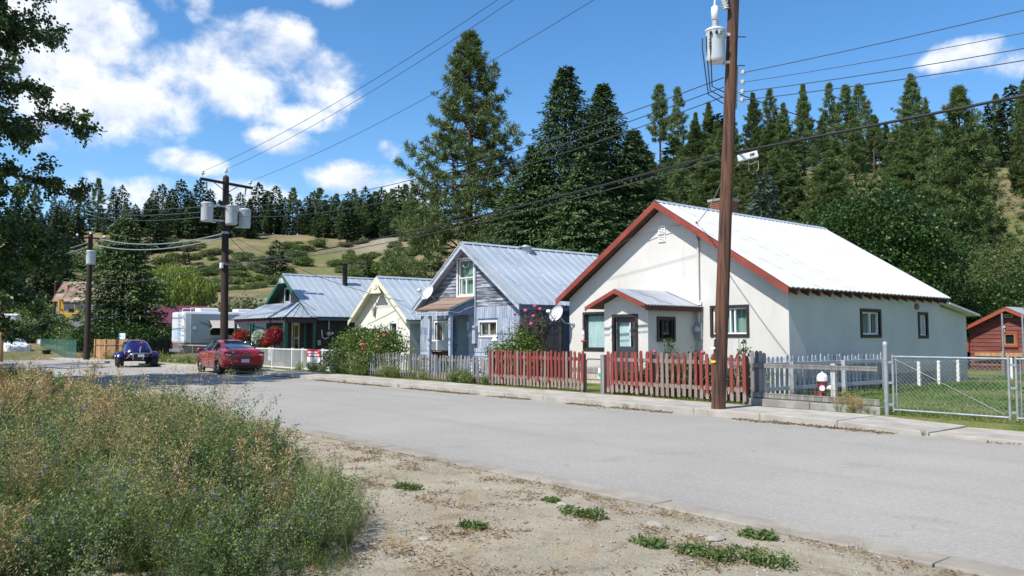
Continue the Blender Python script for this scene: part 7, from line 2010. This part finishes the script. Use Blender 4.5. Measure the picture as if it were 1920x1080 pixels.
# leaning pale board, bin, portable toilet, thin poles
r = 86; x, y, z = spot(152, r); zb = topz(152, 606, r)
t = thing('leaning_board', 'long pale board leaning up beside the yellow forklift', 'board', (x, y, zb), R(75))
b = MB(); b.bar((0, 0, 0), (1.15, 0, 2.0), .5, .08, (0, 1, 0)); b.build('board', mat('pale_board', (.50, .50, .42), None, rough=.8), t)
t = thing('bin', 'black tub standing on the verge before the green mesh fence', 'bin', (Xat(88, 10.65), 10.65, Z0))
MB().lathe((0, 0, 0), [(.22, 0), (.27, .42), (.30, .44), (.30, .50), (.26, .50), (.22, .06)], 18).build('tub', M['black'], t)
t = thing('portable_toilet', 'white portable toilet cabin with a grey door behind the white sedan', 'portable toilet', (Xat(14, 10.4), 10.4, Z0 - .1), R(35))
MB().box(-.55, .55, -.5, .5, 0, 1.15).build('cabin', M['white_plastic'], t, .05)
b = MB(); b.prism([(-.6, 0), (.6, 0), (.45, .16), (-.45, .16)], (0, -.55, 1.15), (1, 0, 0), (0, 0, 1), (0, 1.1, 0)); b.build('roof', M['white_plastic'], t)
MB().box(-.36, .12, -.515, -.501, .06, 1.05).build('door', mat('grey_cabin_door', (.42, .46, .5), None, rough=.5), t)
for px, r, py0, py1, lab, m_ in [(2, 60, 672, 560, 'tan wooden pole at the edge of the road end', 'cedar'), (101, 97, 602, 528, 'thin dark pole beside the rusty barn', 'pole_dark')]:
    x, y, z = spot(px, r); zt = topz(px, py1, r)
    tp = thing('utility_pole', lab, 'pole', (x, y, z - .2)); b = MB(); b.tube([(0, 0, 0), (0, 0, zt - z + .2)], [.16, .12], 10); b.build('shaft', M[m_], tp); b = MB(); b.lathe((0, 0, zt - z + .2), [(.12, 0), (.05, .05)], 10); b.build('cap', M['grey_metal'], tp)

# ------------------------------------------------------------------ red shed beyond the lawn
YS = 38.0
t = thing('red_shed', 'dark red board shed with an orange-red barge board beyond the lawn', 'shed', (-14.6, YS, Z0)); o0 = t.location
RS = mat('red_shed_board', (.155, .042, .032), (.235, .10, .08), 5, .85, rnd=.16, stretch=(.25, 1, 2), lo=.48, hi=.78)
M['shed_trim'] = mat('shed_trim', (.33, .07, .035), (.25, .05, .03), 4, .7)
F = front(YS)
sxl, sap, szl, sza = Xat(1818, YS), Xat(1893, YS), 1.92, 2.72
sxr = 2 * sap - sxl; ssl = (sza - szl) / (sap - sxl)
sw0, sw1, swz0, swz1 = Xat(1883, YS), Xat(1904, YS), 1.22, 1.70
sz = lambda x: sza - abs(x - sap) * ssl
b = MB(o0); b.wall([(sxl, .1), (sxr, .1), (sxr, szl), (sap, sza), (sxl, szl)], [hole(sw0, sw1, swz0, swz1)], (0, YS, 0), (1, 0, 0), (0, 0, 1), (0, .1, 0)); b.build('front_wall', M['dark_red_wood'], t)
for x in (sxl, sxr - .1): MB(o0).box(x, x + .1, YS + .1, YS + 4, .1, szl).build('side_wall', RS, t)
z = .3
while z < sza - .1:
    zt = z + .17
    half = sap - sxl if zt < szl else (sza - zt) / ssl
    if half > .08:
        segs = [(sap - half, sap + half)]
        if zt > swz0 - .1 and z < swz1 + .1: segs = [(sap - half, sw0 - .12), (sw1 + .12, sap + half)]
        for s0, s1 in segs:
            if s1 - s0 > .05: MB(o0).add([F.p(s0, z, .03), F.p(s1, z, .03), F.p(s1, zt - .01, .012), F.p(s0, zt - .01, .012), F.p(s0, z, .003), F.p(s1, z, .003)], [(0, 1, 2, 3), (4, 5, 1, 0)]).build('siding_board', RS, t)
    z += .17
ov = .16; yr = YS - .35
for s in (-1, 1):
    ex = sap + s * (sap - sxl + ov); ez = sza + .1 - (sap - sxl + ov) * ssl
    A, B, C, D = (ex, yr, ez), (ex, YS + 4.2, ez), (sap, YS + 4.2, sza + .1), (sap, yr, sza + .1)
    if s < 0: A, B, C, D = B, A, D, C
    roof_slope(t, A, B, C, D, 6, corrug(3, .02), 'zinc_old', 'shed_trim', .08)
    barge(t, (ex, yr, ez), (sap, yr, sza + .1), yr, .14, .03, 'shed_trim')
w_ = frame_mesh(MB(o0), F, sw0 - .1, sw1 + .1, swz0 - .1, swz1 + .1, .1, .0, .05).build('window', M['shed_trim'], t)
frame_mesh(MB(o0), F, sw0, sw1, swz0, swz1, .05, -.06, .03).build('sash', M['cedar'], w_)
MB(o0).box(sw0 + .05, sw1 - .05, YS + .04, YS + .05, swz0 + .05, swz1 - .05).build('pane', M['carglass'], w_)
v_ = frame_mesh(MB(o0), F, sap - .16, sap + .16, sza - .34, sza - .2, .025, .02, .05).build('gable_vent', M['pale_wall'], t)
for k in range(3): MB(o0).box(sap - .13 + .09 * k, sap - .115 + .09 * k, YS - .045, YS - .022, sza - .32, sza - .22).build('vent_bar', M['pale_wall'], v_)
MB(o0).box(Xat(1828, YS), Xat(1925, YS), YS - .1, YS - .04, .72, .88).build('pale_plank', M['cedar'], t)
MB(o0).box(Xat(1828, YS), Xat(1925, YS), YS - .09, YS - .035, .50, .62).build('dark_plank', M['black_trim'], t)
b = MB(o0); b.lathe(F.p(sap - .18, 1.96, .1), [(.02, -.05), (.07, 0), (.03, .08)], 8, 'y'); b.tube([F.p(sap - .18, 1.93, .1), F.p(sap - .14, 1.78, .08)], .02, 5); b.build('wall_lamp', M['pale_wall'], t)
MB(o0).box(sxl - .12, sxl - .03, YS - .06, YS + .1, .9, 1.55).build('meter_box', M['shed_trim'], t)
for px, y_ in ((1880, 33), (1918, 33.5)):
    tp = thing('metal_post', 'thin grey metal post before the red shed' if px < 1900 else 'second grey metal post, near the shed corner', 'post', (Xat(px, y_), y_, Z0)); MB().tube([(0, 0, 0), (0, 0, 2.32)], .035, 8).build('pipe', M['grey_metal'], tp); MB().box(-.05, .05, -.05, .05, 0, .9).build('wooden_stake', M['grey_wood'], tp)

# ------------------------------------------------------------------ hydrant
t = thing('fire_hydrant', 'short red fire hydrant with white caps on the lawn corner', 'fire hydrant', (-9.18, 16.1, Z0 + .09))
HR = mat('hydrant_red', (.30, .035, .05), (.24, .03, .04), 6, .5)
s_ = .70
MB().lathe((0, 0, 0), [(.14 * s_, 0), (.15 * s_, .03), (.12 * s_, .05), (.115 * s_, .36 * s_), (.15 * s_, .42 * s_)], 20).build('barrel', HR, t)
MB().lathe((0, 0, .42 * s_), [(.15 * s_, 0), (.15 * s_, .10 * s_), (.17 * s_, .11 * s_), (.17 * s_, .15 * s_)], 20).build('collar', HR, t)
MB().lathe((0, 0, .565 * s_), [(.165 * s_, 0), (.165 * s_, .10 * s_), (.15 * s_, .17 * s_), (.10 * s_, .23 * s_), (.035 * s_, .25 * s_), (.035 * s_, .29 * s_)], 20).build('bonnet', M['white_paint'], t)
for a in (R(-62), R(28), R(118)):
    d = Vector((math.cos(a), math.sin(a), 0)) ; b = MB()
    b.tube([d * .1 * s_ + Vector((0, 0, .36 * s_)), d * .2 * s_ + Vector((0, 0, .36 * s_))], .07 * s_, 12); b.tube([d * .2 * s_ + Vector((0, 0, .36 * s_)), d * .26 * s_ + Vector((0, 0, .36 * s_))], .085 * s_, 12); b.build('outlet_cap', M['white_paint'], t)
b = MB(); b.tube([(-.17 * s_, -.06, .1), (-.2 * s_, -.06, .2), (-.13 * s_, -.05, .3)], .02 * s_, 6); b.build('chain', HR, t)
# garden lantern behind the red fence
t = thing('garden_lantern', 'white garden lantern post beside the blue house window', 'lantern', (Xat(928, 15.6), 15.6, Z0))
MB().tube([(0, 0, 0), (0, 0, 1.02)], .03, 10).build('post', M['white_paint'], t)
MB().lathe((0, 0, 1.02), [(.03, 0), (.055, .05), (.05, .1)], 12).build('neck', M['white_paint'], t)
for k in range(4): a = R(45 + 90 * k); MB().tube([(.05 * math.cos(a), .05 * math.sin(a), 1.12), (.075 * math.cos(a), .075 * math.sin(a), 1.32)], .009, 5).build('bar', M['white_paint'], t)
MB().lathe((0, 0, 1.12), [(.045, 0), (.065, .19)], 12).build('lantern_glass', M['glass'], t)
MB().lathe((0, 0, 1.32), [(.115, 0), (.10, .03), (.03, .12), (.015, .17), (.004, .2)], 12).build('lantern_roof', M['white_paint'], t)
# ================================================================== garden plants
PINK = mat('pink_petal', (.45, .03, .09), (.55, .10, .17), 20, .6, rnd=.25)
bl = MB()
for k in range(3): bl.lathe((0, 0, .012 * k), [(.012, -.02), (.045 - .008 * k, 0), (.055 - .012 * k, .03), (.045 - .012 * k, .045)], 9)
bloom_me = bl.mesh('bloom', PINK)
def bush(label, loc, lobes, ncl, per, spread, L, W, m, seed, blooms=(), name='rose_bush', cat='bush', rz=0, bsc=1.0, twigs=0, group=None):
    t = thing(name, label, cat, loc, rz, group)
    Q, S = leafy(lobes, ncl, per, spread, L, W, seed, .4)
    ok = Q[:, 0, 2] > -.02
    objm('foliage', quadmesh(name + '_foliage', Q[ok], M[m], S[ok]), t)
    g = random.Random(seed)
    for (bx, by, bz) in blooms: objm('bloom', bloom_me, t, loc=(bx, by, bz), rot=(g.uniform(.2, 1.2), 0, g.uniform(0, 6)), scale=[bsc * g.uniform(.85, 1.3)] * 3)
    b = MB()
    for i in range(7 + twigs):
        lo = lobes[i % len(lobes)]; a = g.uniform(0, 6.28)
        e = Vector((lo[0] + lo[3] * .7 * math.cos(a), lo[1] + lo[4] * .7 * math.sin(a), lo[2] + lo[5] * g.uniform(.3, 1.25)))
        s = Vector((lo[0] * .6 + g.uniform(-.1, .1), lo[1] * .6, 0)); b.tube([s, s.lerp(e, .5) + Vector((0, 0, .15)), e], [.014, .010, .004], 4, False)
    b.build('stem', M['bark'], t)
    return t
xc = Xat(695, 15.1)
g = random.Random(4)
lob = [(-1.5, -.1, .85, .9, .7, .85), (-.6, .1, .98, .95, .75, .85), (.4, .1, 1.0, .9, .7, .75), (1.2, .1, .95, .7, .65, .7), (-2.0, -.45, .5, .65, .5, .6), (.0, -.25, .55, .6, .5, .55), (-1.1, 0, 1.45, .5, .5, .4), (.8, 0, 1.35, .45, .5, .35)]
bush('large rose bush with pink blooms spilling over the grey picket fence', (xc, 15.15, Z0), lob, 900, 16, .15, .085, .06, 'rose', 5,
     [(1.2 + g.uniform(-.9, .75), -.55 + g.uniform(-.2, .1), 1.1 + g.uniform(-.3, .55)) for _ in range(9)], bsc=.85)
xc = Xat(962, 15.6)
bush('green rose bush beside the white garden lantern', (xc, 15.55, Z0), [(-.3, 0, .75, .7, .5, .72), (.35, .05, .9, .6, .5, .75), (.75, .1, 1.05, .5, .4, .7), (-.5, -.1, .5, .5, .45, .5)], 420, 15, .13, .075, .055, 'rose', 8, [(.1, -.55, .95), (-.75, -.45, .6)], bsc=.8)
M['dry_twig'] = leaf_mat('dry_leaf', [(.07, .06, .03), (.16, .12, .08), (.22, .18, .13)], .1, .8, 0)
bush('dry tangled climbing rose on top of the black trellis', (-17.95, 15.75, Z0 + 1.25), [(-.5, 0, .6, .6, .35, .38), (.3, 0, .55, .7, .35, .28), (-1.0, 0, .2, .4, .35, .6)], 120, 14, .10, .06, .02, 'dry_twig', 12, [(-.35, -.3, .95), (.05, -.32, .78), (.1, -.3, 1.06), (.3, -.3, .98), (-.85, -.3, .85), (-.02, -.34, .55)], name='climbing_rose', bsc=1.0, twigs=26)
for i, (px, w, h_, m_, lab) in enumerate([(1178, .55, .62, 'rose', 'low yellow-green bush behind the red pickets below the porch door'), (1235, .6, .95, 'maple', 'dark rose bush behind the red pickets under the porch window'), (1282, .6, .85, 'rose', 'bright leafy bush behind the red pickets beside the porch'), (1325, .65, .95, 'maple', 'dark rose bush behind the red pickets at the power pole'), (1375, .6, .9, 'bush', 'olive bush behind the last red pickets')]):
    x = Xat(px, 15.2); bush(lab, (x, 15.25, Z0), [(0, 0, h_ * .5, w, .32, h_ * .5), (w * .5, .1, h_ * .55, w * .6, .3, h_ * .5)], 190, 14, .09, .06, .042, m_, 30 + i, [(0, -.2, h_ + .1)] if i in (1, 3) else (), bsc=.9)
for i, px in enumerate((1250, 1300, 1390)):
    x = Xat(px, 15.4); bush(['thin rose shoot standing by the porch wall', 'thin rose shoot between porch and electric meter', 'thin rose shoot above the corner of the red pickets'][i], (x, 15.45, Z0), [(0, 0, 1.25, .12, .12, .2), (.05, 0, .9, .15, .15, .3)], 16, 10, .06, .07, .045, 'maple', 44 + i, (), name='rose_shoot', cat='plant')
# flower baskets of the green porch
def basket(label, x, y, z, r, cols, seed, stand=True):
    t = thing('flower_basket', label, 'flower basket', (x, y, z), 0, 'flower baskets on the green porch')
    g = np.random.default_rng(seed); n = 1500
    d = unit(g.normal(size=(n, 3))); P = d * r * g.uniform(.7, 1.03, (n, 1)) * np.array([1, 1, .9])
    Q = cards(P, d + g.normal(size=(n, 3)) * .6, r * .22, r * .20)
    objm('blooms', quadmesh('basket_blooms', Q, [leaf_mat('basket_petals', cols, .25, .6, 0), M['rose']], None, (g.random(n) < .18).astype(int)), t)
    MB().lathe((0, 0, -r * .95), [(r * .35, 0), (r * .62, r * .35), (r * .66, r * .5)], 14).build('pot', mat('brown_pot', (.10, .05, .025), None, rough=.8), t)
    if stand: MB().tube([(0, 0, -r * .9), (0, 0, Z0 - z)], .03, 6).build('stand', M['black'], t)
RC = [(.30, .012, .05), (.42, .02, .07), (.50, .05, .06)]
for lab, px, py, w, cols, sd_ in [('crimson and orange flower basket at the far porch post', 453, 632, .42, [(.32, .012, .07), (.48, .05, .05), (.55, .14, .04)], 1), ('round crimson flower basket at the near porch post', 515, 629, .42, RC, 2), ('small orange-red flower basket beside the round crimson one', 499, 642, .26, [(.5, .04, .02), (.6, .10, .03)], 3), ('white hydrangea between the two crimson baskets', 487, 632, .36, [(.55, .62, .5), (.72, .74, .68)], 4)]:
    y_ = 15.42; x = Xat(px, y_); z = topz(px, py, math.hypot(x, y_)); basket(lab, x, y_, z, w, cols, sd_)
t = thing('yard_chest', 'pale box standing on the green porch', 'box', (Xat(512, 16.6), 16.6, .35)); MB().box(-.3, .3, -.25, .25, 0, .7).build('case', M['white_plastic'], t, .03); MB().box(-.32, .32, -.27, .27, .7, .76).build('lid', M['grey_metal'], t)

# ================================================================== weeds
def weed_green(h, ls, seed, stems=9, per=22, flowers=.05):
    g = np.random.default_rng(seed); C, D, S, I, W = [], [], [], [], []
    for i in range(stems):
        a = g.uniform(0, 6.28); sp = g.uniform(.15, .65); hh = h * g.uniform(.6, 1.05)
        n = per; s = np.sort(g.uniform(.12, 1, n))
        P = np.stack([math.cos(a) * sp * hh * s ** 1.4, math.sin(a) * sp * hh * s ** 1.4, hh * (s - .12 * s * s)], -1)
        for k in range(3):
            C.append(P + g.normal(size=(n, 3)) * ls * .9); D.append(g.normal(size=(n, 3)) + [0, 0, .45]); S.append(np.full(n, .25) + .5 * s + g.normal(size=n) * .18); I.append(np.where((g.random(n) < flowers) & (s > .55), 1, 0)); W.append(np.full(n, .5))
        C.append(P[:-1]); D.append(P[1:] - P[:-1]); S.append(np.full(n - 1, .3)); I.append(np.full(n - 1, 2)); W.append(np.full(n - 1, -1.0))
    return C, D, S, I, W
def weed_dry(h, ls, seed, stems=5, per=46):
    g = np.random.default_rng(seed); C, D, S, I, W = [], [], [], [], []
    for i in range(stems):
        a = g.uniform(0, 6.28); sp = g.uniform(.05, .5); hh = h * g.uniform(.7, 1.1)
        s = np.sort(g.uniform(0, 1, per)); P = np.stack([math.cos(a) * sp * hh * s ** 1.3, math.sin(a) * sp * hh * s ** 1.3, hh * s], -1)
        up_ = s > .35
        for k in range(3):
            aa = g.uniform(0, 6.28, per); L_ = (1.25 - s) * .16 * h
            br = np.stack([np.cos(aa) * L_, np.sin(aa) * L_, L_ * .9], -1) * g.uniform(.3, 1, (per, 1))
            C.append((P + br)[up_]); D.append((br + g.normal(size=(per, 3)) * .03)[up_]); m = int(up_.sum()); S.append(np.clip(.5 + g.normal(size=m) * .25, 0, 1)); I.append(np.full(m, 3)); W.append(np.full(m, .22))
        C.append(P[:-1]); D.append(P[1:] - P[:-1]); S.append(np.full(per - 1, .4)); I.append(np.full(per - 1, 3)); W.append(np.full(per - 1, -1.0))
    return C, D, S, I, W
def weed_grass(h, ls, seed, n=26):
    g = np.random.default_rng(seed); C = g.normal(size=(n, 3)) * .03; C[:, 2] = 0
    d = g.normal(size=(n, 3)) * .35; d[:, 2] = 1
    L_ = h * g.uniform(.5, 1.1, n); mid = C + d * L_[:, None] * .55; d2 = d + g.normal(size=(n, 3)) * .45; d2[:, 2] -= .35
    return [C, mid], [mid - C, d2 * L_[:, None] * .5], [np.clip(.4 + g.normal(size=n) * .3, 0, 1)] * 2, [np.full(n, 4)] * 2, [np.full(n, -1.6)] * 2
def template(parts, ls):
    C, D, S, I, W = (np.concatenate(q) for q in parts)
    ln = np.linalg.norm(D, axis=1); st = W < 0
    L_ = np.where(st, ln * 1.08, ls * (.7 + .6 * rng.random(len(C)))); Wd = np.where(st, ls * .16 * -W, L_ * np.maximum(W, 0))
    return cards(C, D, L_, Wd), S, I
WM = [leaf_mat('weed_leaf', [(.042, .080, .019), (.105, .160, .042), (.22, .27, .098)], .3, .6, 0), leaf_mat('purple_flower', [(.13, .09, .30), (.24, .18, .42)], .3, .6, 0), leaf_mat('green_stem', [(.07, .085, .03), (.11, .12, .05)], .1, .7, 0),
      leaf_mat('dry_weed', [(.22, .135, .055), (.40, .275, .115), (.56, .44, .23)], .2, .8, 0), leaf_mat('weed_grass', [(.08, .125, .022), (.18, .22, .05), (.36, .33, .13)], .3, .6, 0)]
def scatter(name, plants):
    """plants: list of (template, x, y, z, rz, scale, tone shift)"""
    QQ, SS, II = [], [], []
    for (Q, S, I), x, y, z, a, sc, ts in plants:
        ca, sa = math.cos(a) * sc, math.sin(a) * sc
        R_ = np.array([[ca, -sa, 0], [sa, ca, 0], [0, 0, sc]])
        QQ.append((Q.reshape(-1, 3) @ R_.T + [x, y, z]).reshape(-1, 4, 3).astype(np.float32)); SS.append(S + ts); II.append(I)
    me = quadmesh(name, np.concatenate(QQ), WM, np.concatenate(SS), np.concatenate(II))
    return tag(objm(name, me), kind='stuff')
def lod(ls, k):
    return ([template(weed_green(.62, ls, 500 + i, 9 if k < 2 else 7, [30, 18, 10][k], [.045, .05, .05][k]), ls * [1, 1, 1.1][k]) for i in range(5)], [template(weed_dry(.72, ls, 520 + i, 5, [60, 36, 20][k]), ls * 1.15) for i in range(4)], [template(weed_grass(.55, ls, 540 + i), ls) for i in range(4)])
LODS = [lod(.020, 0), lod(.034, 1), lod(.06, 2)]
gw = random.Random(31)
PL = []
def wfield(n, xa, xb, k, per, cr):
    """n clumps of one kind each, of uneven height, with hollows between them"""
    made = 0
    while made < n:
        cx = gw.uniform(xa, xb); e = weed_edge(cx) + .15 * mnoise.noise((cx * 1.7, 1, 1)); cy = gw.uniform(.105 * -cx - 1.6, e - .02)
        made += 1
        if math.hypot(cx, cy) < 4.3: continue
        if k < 2 and mnoise.noise((cx * 1.25, cy * 1.25, 60)) < -.30: continue
        d = e - cy
        hs = .92 * min(1, .42 + d / 1.1) * gw.choice((.42, .6, .8, .95, 1.1, 1.3))
        e1 = mnoise.noise((cx * .8, cy * .9, 5)) + .5 * mnoise.noise((cx * 2.3, cy * 2.3, 8))
        q = gw.random()
        kind = 1 if e1 + .8 * (q - .5) > .38 else 2 if q > .74 else 0
        if cx < -15: kind = 2 if q > .5 else 1 if q < .2 else 0
        tone = gw.gauss(0, .27) + .15 * mnoise.noise((cx * .5, cy * .6, 21))
        for _ in range(max(2, int(per * gw.uniform(.6, 1.3) * (1.6 if kind == 2 else 1)))):
            a_, r_ = gw.uniform(0, 6.28), cr * gw.random() ** .6
            T = LODS[k][kind if gw.random() < .88 else gw.choice((0, 2))]
            PL.append((T[gw.randrange(len(T))], cx + r_ * math.cos(a_), cy + r_ * math.sin(a_), .04, gw.uniform(0, 6.28), max(.22, hs * (1.15 - .5 * r_ / cr) * gw.uniform(.7, 1.2)), tone + gw.gauss(0, .05)))
wfield(390, -10.2, -4.4, 0, 7, .28); wfield(270, -17, -10.2, 1, 5, .40); wfield(260, -34, -17, 2, 4, .55)
scatter('weeds', PL)
# tall weeds standing above the rest
for i, (px, D_, py, kind) in enumerate([(345, 7.6, 692, 1), (300, 8.2, 716, 0), (412, 7.9, 704, 1), (386, 8.6, 690, 0), (330, 7.2, 735, 0), (252, 9.0, 722, 1), (368, 7.0, 730, 0), (428, 8.4, 742, 0), (200, 9.5, 716, 1), (60, 7.0, 770, 1), (310, 6.2, 790, 1), (130, 8.0, 735, 0), (405, 7.3, 760, 0), (275, 7.5, 745, 1), (322, 7.4, 708, 0), (398, 7.2, 722, 0), (352, 8.1, 712, 1), (378, 7.6, 745, 0), (160, 8.8, 742, 1)]):
    b_ = sight(px)[0]; x, y = -D_ * math.sin(R(b_)), D_ * math.cos(R(b_)); zt = topz(px, py, D_)
    parts = weed_dry(zt / 1.02, .02, 600 + i, 8, 80) if kind else weed_green(zt / .9, .022, 600 + i, 12, 60, .03)
    Q, S, I = template(parts, .024 if kind else .020)
    t = thing('tall_weed', ['dry tan', 'green leafy'][1 - kind] + ' weed stalk ' + ['rising before the red car', 'rising before the purple buggy', 'beside the road edge, just short of the red car', 'highest of those in front of the red car', 'low among the tall stalks', 'standing apart towards the far road end', 'in the middle of the tall clump', 'at the dirt side of the tall clump', 'over the empty road end', 'leaning at the tree side of the weeds', 'in the heart of the weed bank', 'over the shaded road', 'close to the dirt edge of the clump', 'between the buggy and the weed bank', 'thin one between the buggy and the red car', 'leafiest one below the red car', 'just behind the leafiest tall stalk', 'leaning low below the red car', 'alone over the shaded road corner'][i], 'weed', (x, y, .04), i * 1.1, 'tall weeds in the weed bank')
    objm('foliage', quadmesh('tall_weed_foliage', Q, WM, S, I), t)
# single weeds on the gravel
gs = random.Random(77)
for i, (x, y, r, kind, lab) in enumerate([(-6.9, 4.29, .13, 0, 'small round green weed on the gravel nearest the weed bank'), (-5.19, 3.82, .10, 0, 'upright green weed alone in the middle of the gravel'), (-4.89, 4.75, .16, 0, 'widest low green weed in the middle of the gravel'), (-3.58, 5.30, .11, 0, 'green weed tuft touching the kerb line'), (-7.3, 4.45, .12, 2, 'olive grassy tuft beside the round green weed'), (-3.9, 3.62, .17, 1, 'dry yellowish weed at the bottom edge of the gravel'), (-3.50, 4.55, .16, 0, 'leafy green weed clump before the flat stone'), (-3.16, 4.72, .20, 0, 'sprawling green weed clump by the corner of the gravel'), (-3.95, 4.50, .10, 0, 'greyish small weed short of the leafy clumps'), (-5.69, 4.2, .12, 1, 'brown dry weed tuft in the gravel'), (-5.5, 4.95, .07, 0, 'tiny weed near the kerb'), (-8.6, 4.9, .12, 2, 'grass tuft on the gravel short of the kerb'), (-4.3, 3.2, .16, 1, 'dry straw tuft at the bottom of the gravel'), (-5.0, 2.9, .2, 1, 'dry stalky weed beside the weed bank foot')]):
    if kind == 0:
        Q, S = leafy([(0, 0, r * .15, r * .72, r * .52, r * .22), (r * .7, r * .2, r * .15, r * .6, r * .5, r * .26), (-r * .8, -r * .1, r * .12, r * .5, r * .4, r * .2)], 70, 13, r * .16, .034, .016, 900 + i, .3)
        ok = Q[:, 0, 2] > -.01; o = objm('weed_tuft', quadmesh('weed_tuft', Q[ok], WM[0], S[ok] + .06)); o.location = (x, y, verge_z(x, y)); tag(o, lab, 'weed'); continue
    PLs = []
    for k in range(6):
        T = LODS[0][kind]; a = gs.uniform(0, 6.28); q = r * gs.random() ** .5
        PLs.append((T[gs.randrange(len(T))], x + q * math.cos(a) * 1.4, y + q * math.sin(a), verge_z(x, y), gs.uniform(0, 6.28), gs.uniform(.12, .22) if kind != 1 else gs.uniform(.16, .3), .2))
    o = scatter('weed_tuft', PLs); del o['kind']; tag(o, lab, 'weed')
for x, y, sx, sy, lab in [(-4.34, 5.02, .12, .08, 'flat grey stone set in the gravel by the kerb'), (-3.75, 5.0, .13, .08, 'pale flat stone beside the green clump'), (-5.35, 4.95, .10, .06, 'small whitish flat stone on the gravel'), (-5.15, 3.35, .06, .05, 'white pebble stone by the upright weed'), (-6.4, 4.9, .08, .05, 'small pale stone near the kerb line')]:
    b = MB(); ellipsoid(b, (0, 0, 0), (sx * .8, sy * .8, .016), 14, 8)
    o = b.build('flat_stone', mat('pale_stone', (.34, .33, .29), (.25, .24, .21), 14, .9, bump=.3)); o.location = (x, y, verge_z(x, y) + .008); o.rotation_euler.z = x * 3; tag(o, lab, 'stone')
# weeds along the fence feet and kerbs
PLf = []
for _ in range(150):
    x = gs.uniform(-33, -19.2); n_ = mnoise.noise((x * .9, 0, 4))
    if n_ < -.05: continue
    PLf.append((LODS[2][2 if gs.random() < .6 else 0][gs.randrange(4)], x, 14.66 + gs.gauss(0, .05), Z0, gs.uniform(0, 6.28), gs.uniform(.35, .9) * (1 + n_), gs.uniform(-.1, .3)))
for _ in range(26): PLf.append((LODS[1][1 if gs.random() < .5 else 2][gs.randrange(4)], -7.75 + gs.gauss(0, .22), 14.66 + gs.gauss(0, .04), Z0, gs.uniform(0, 6.28), gs.uniform(.3, .6), .1))
for _ in range(60): PLf.append((LODS[1][2][gs.randrange(4)], gs.uniform(-7, -4.2), 14.66 + gs.gauss(0, .07), .09, gs.uniform(0, 6.28), gs.uniform(.15, .35), .3))
for _ in range(60):
    x = gs.uniform(-16, -2.5); PLf.append((LODS[1][2][gs.randrange(4)], x, kerb_near(x) - .36 - abs(gs.gauss(0, .06)), .05, gs.uniform(0, 6.28), gs.uniform(.08, .2), .35))
for _ in range(14): PLf.append((LODS[1][2][gs.randrange(4)], -9.86 + gs.gauss(0, .16), 13.17 + gs.gauss(0, .05), .0, gs.uniform(0, 6.28), gs.uniform(.1, .25), .3))
for x in (-12.1, -12.0, -5.75, -21.5, -25.0): PLf.append((LODS[1][0][1], x, kerb_far(x) - .03, .0, 1, .22, .2))
for _ in range(140):
    x = gs.uniform(-62, -42); PLf.append((LODS[2][2 if gs.random() < .7 else 0][gs.randrange(4)], x, kerb_far(x) + 1.55 + abs(gs.gauss(0, .5)), Z0, gs.uniform(0, 6.28), gs.uniform(.4, 1.1), .2))
scatter('fence_weeds', PLf)
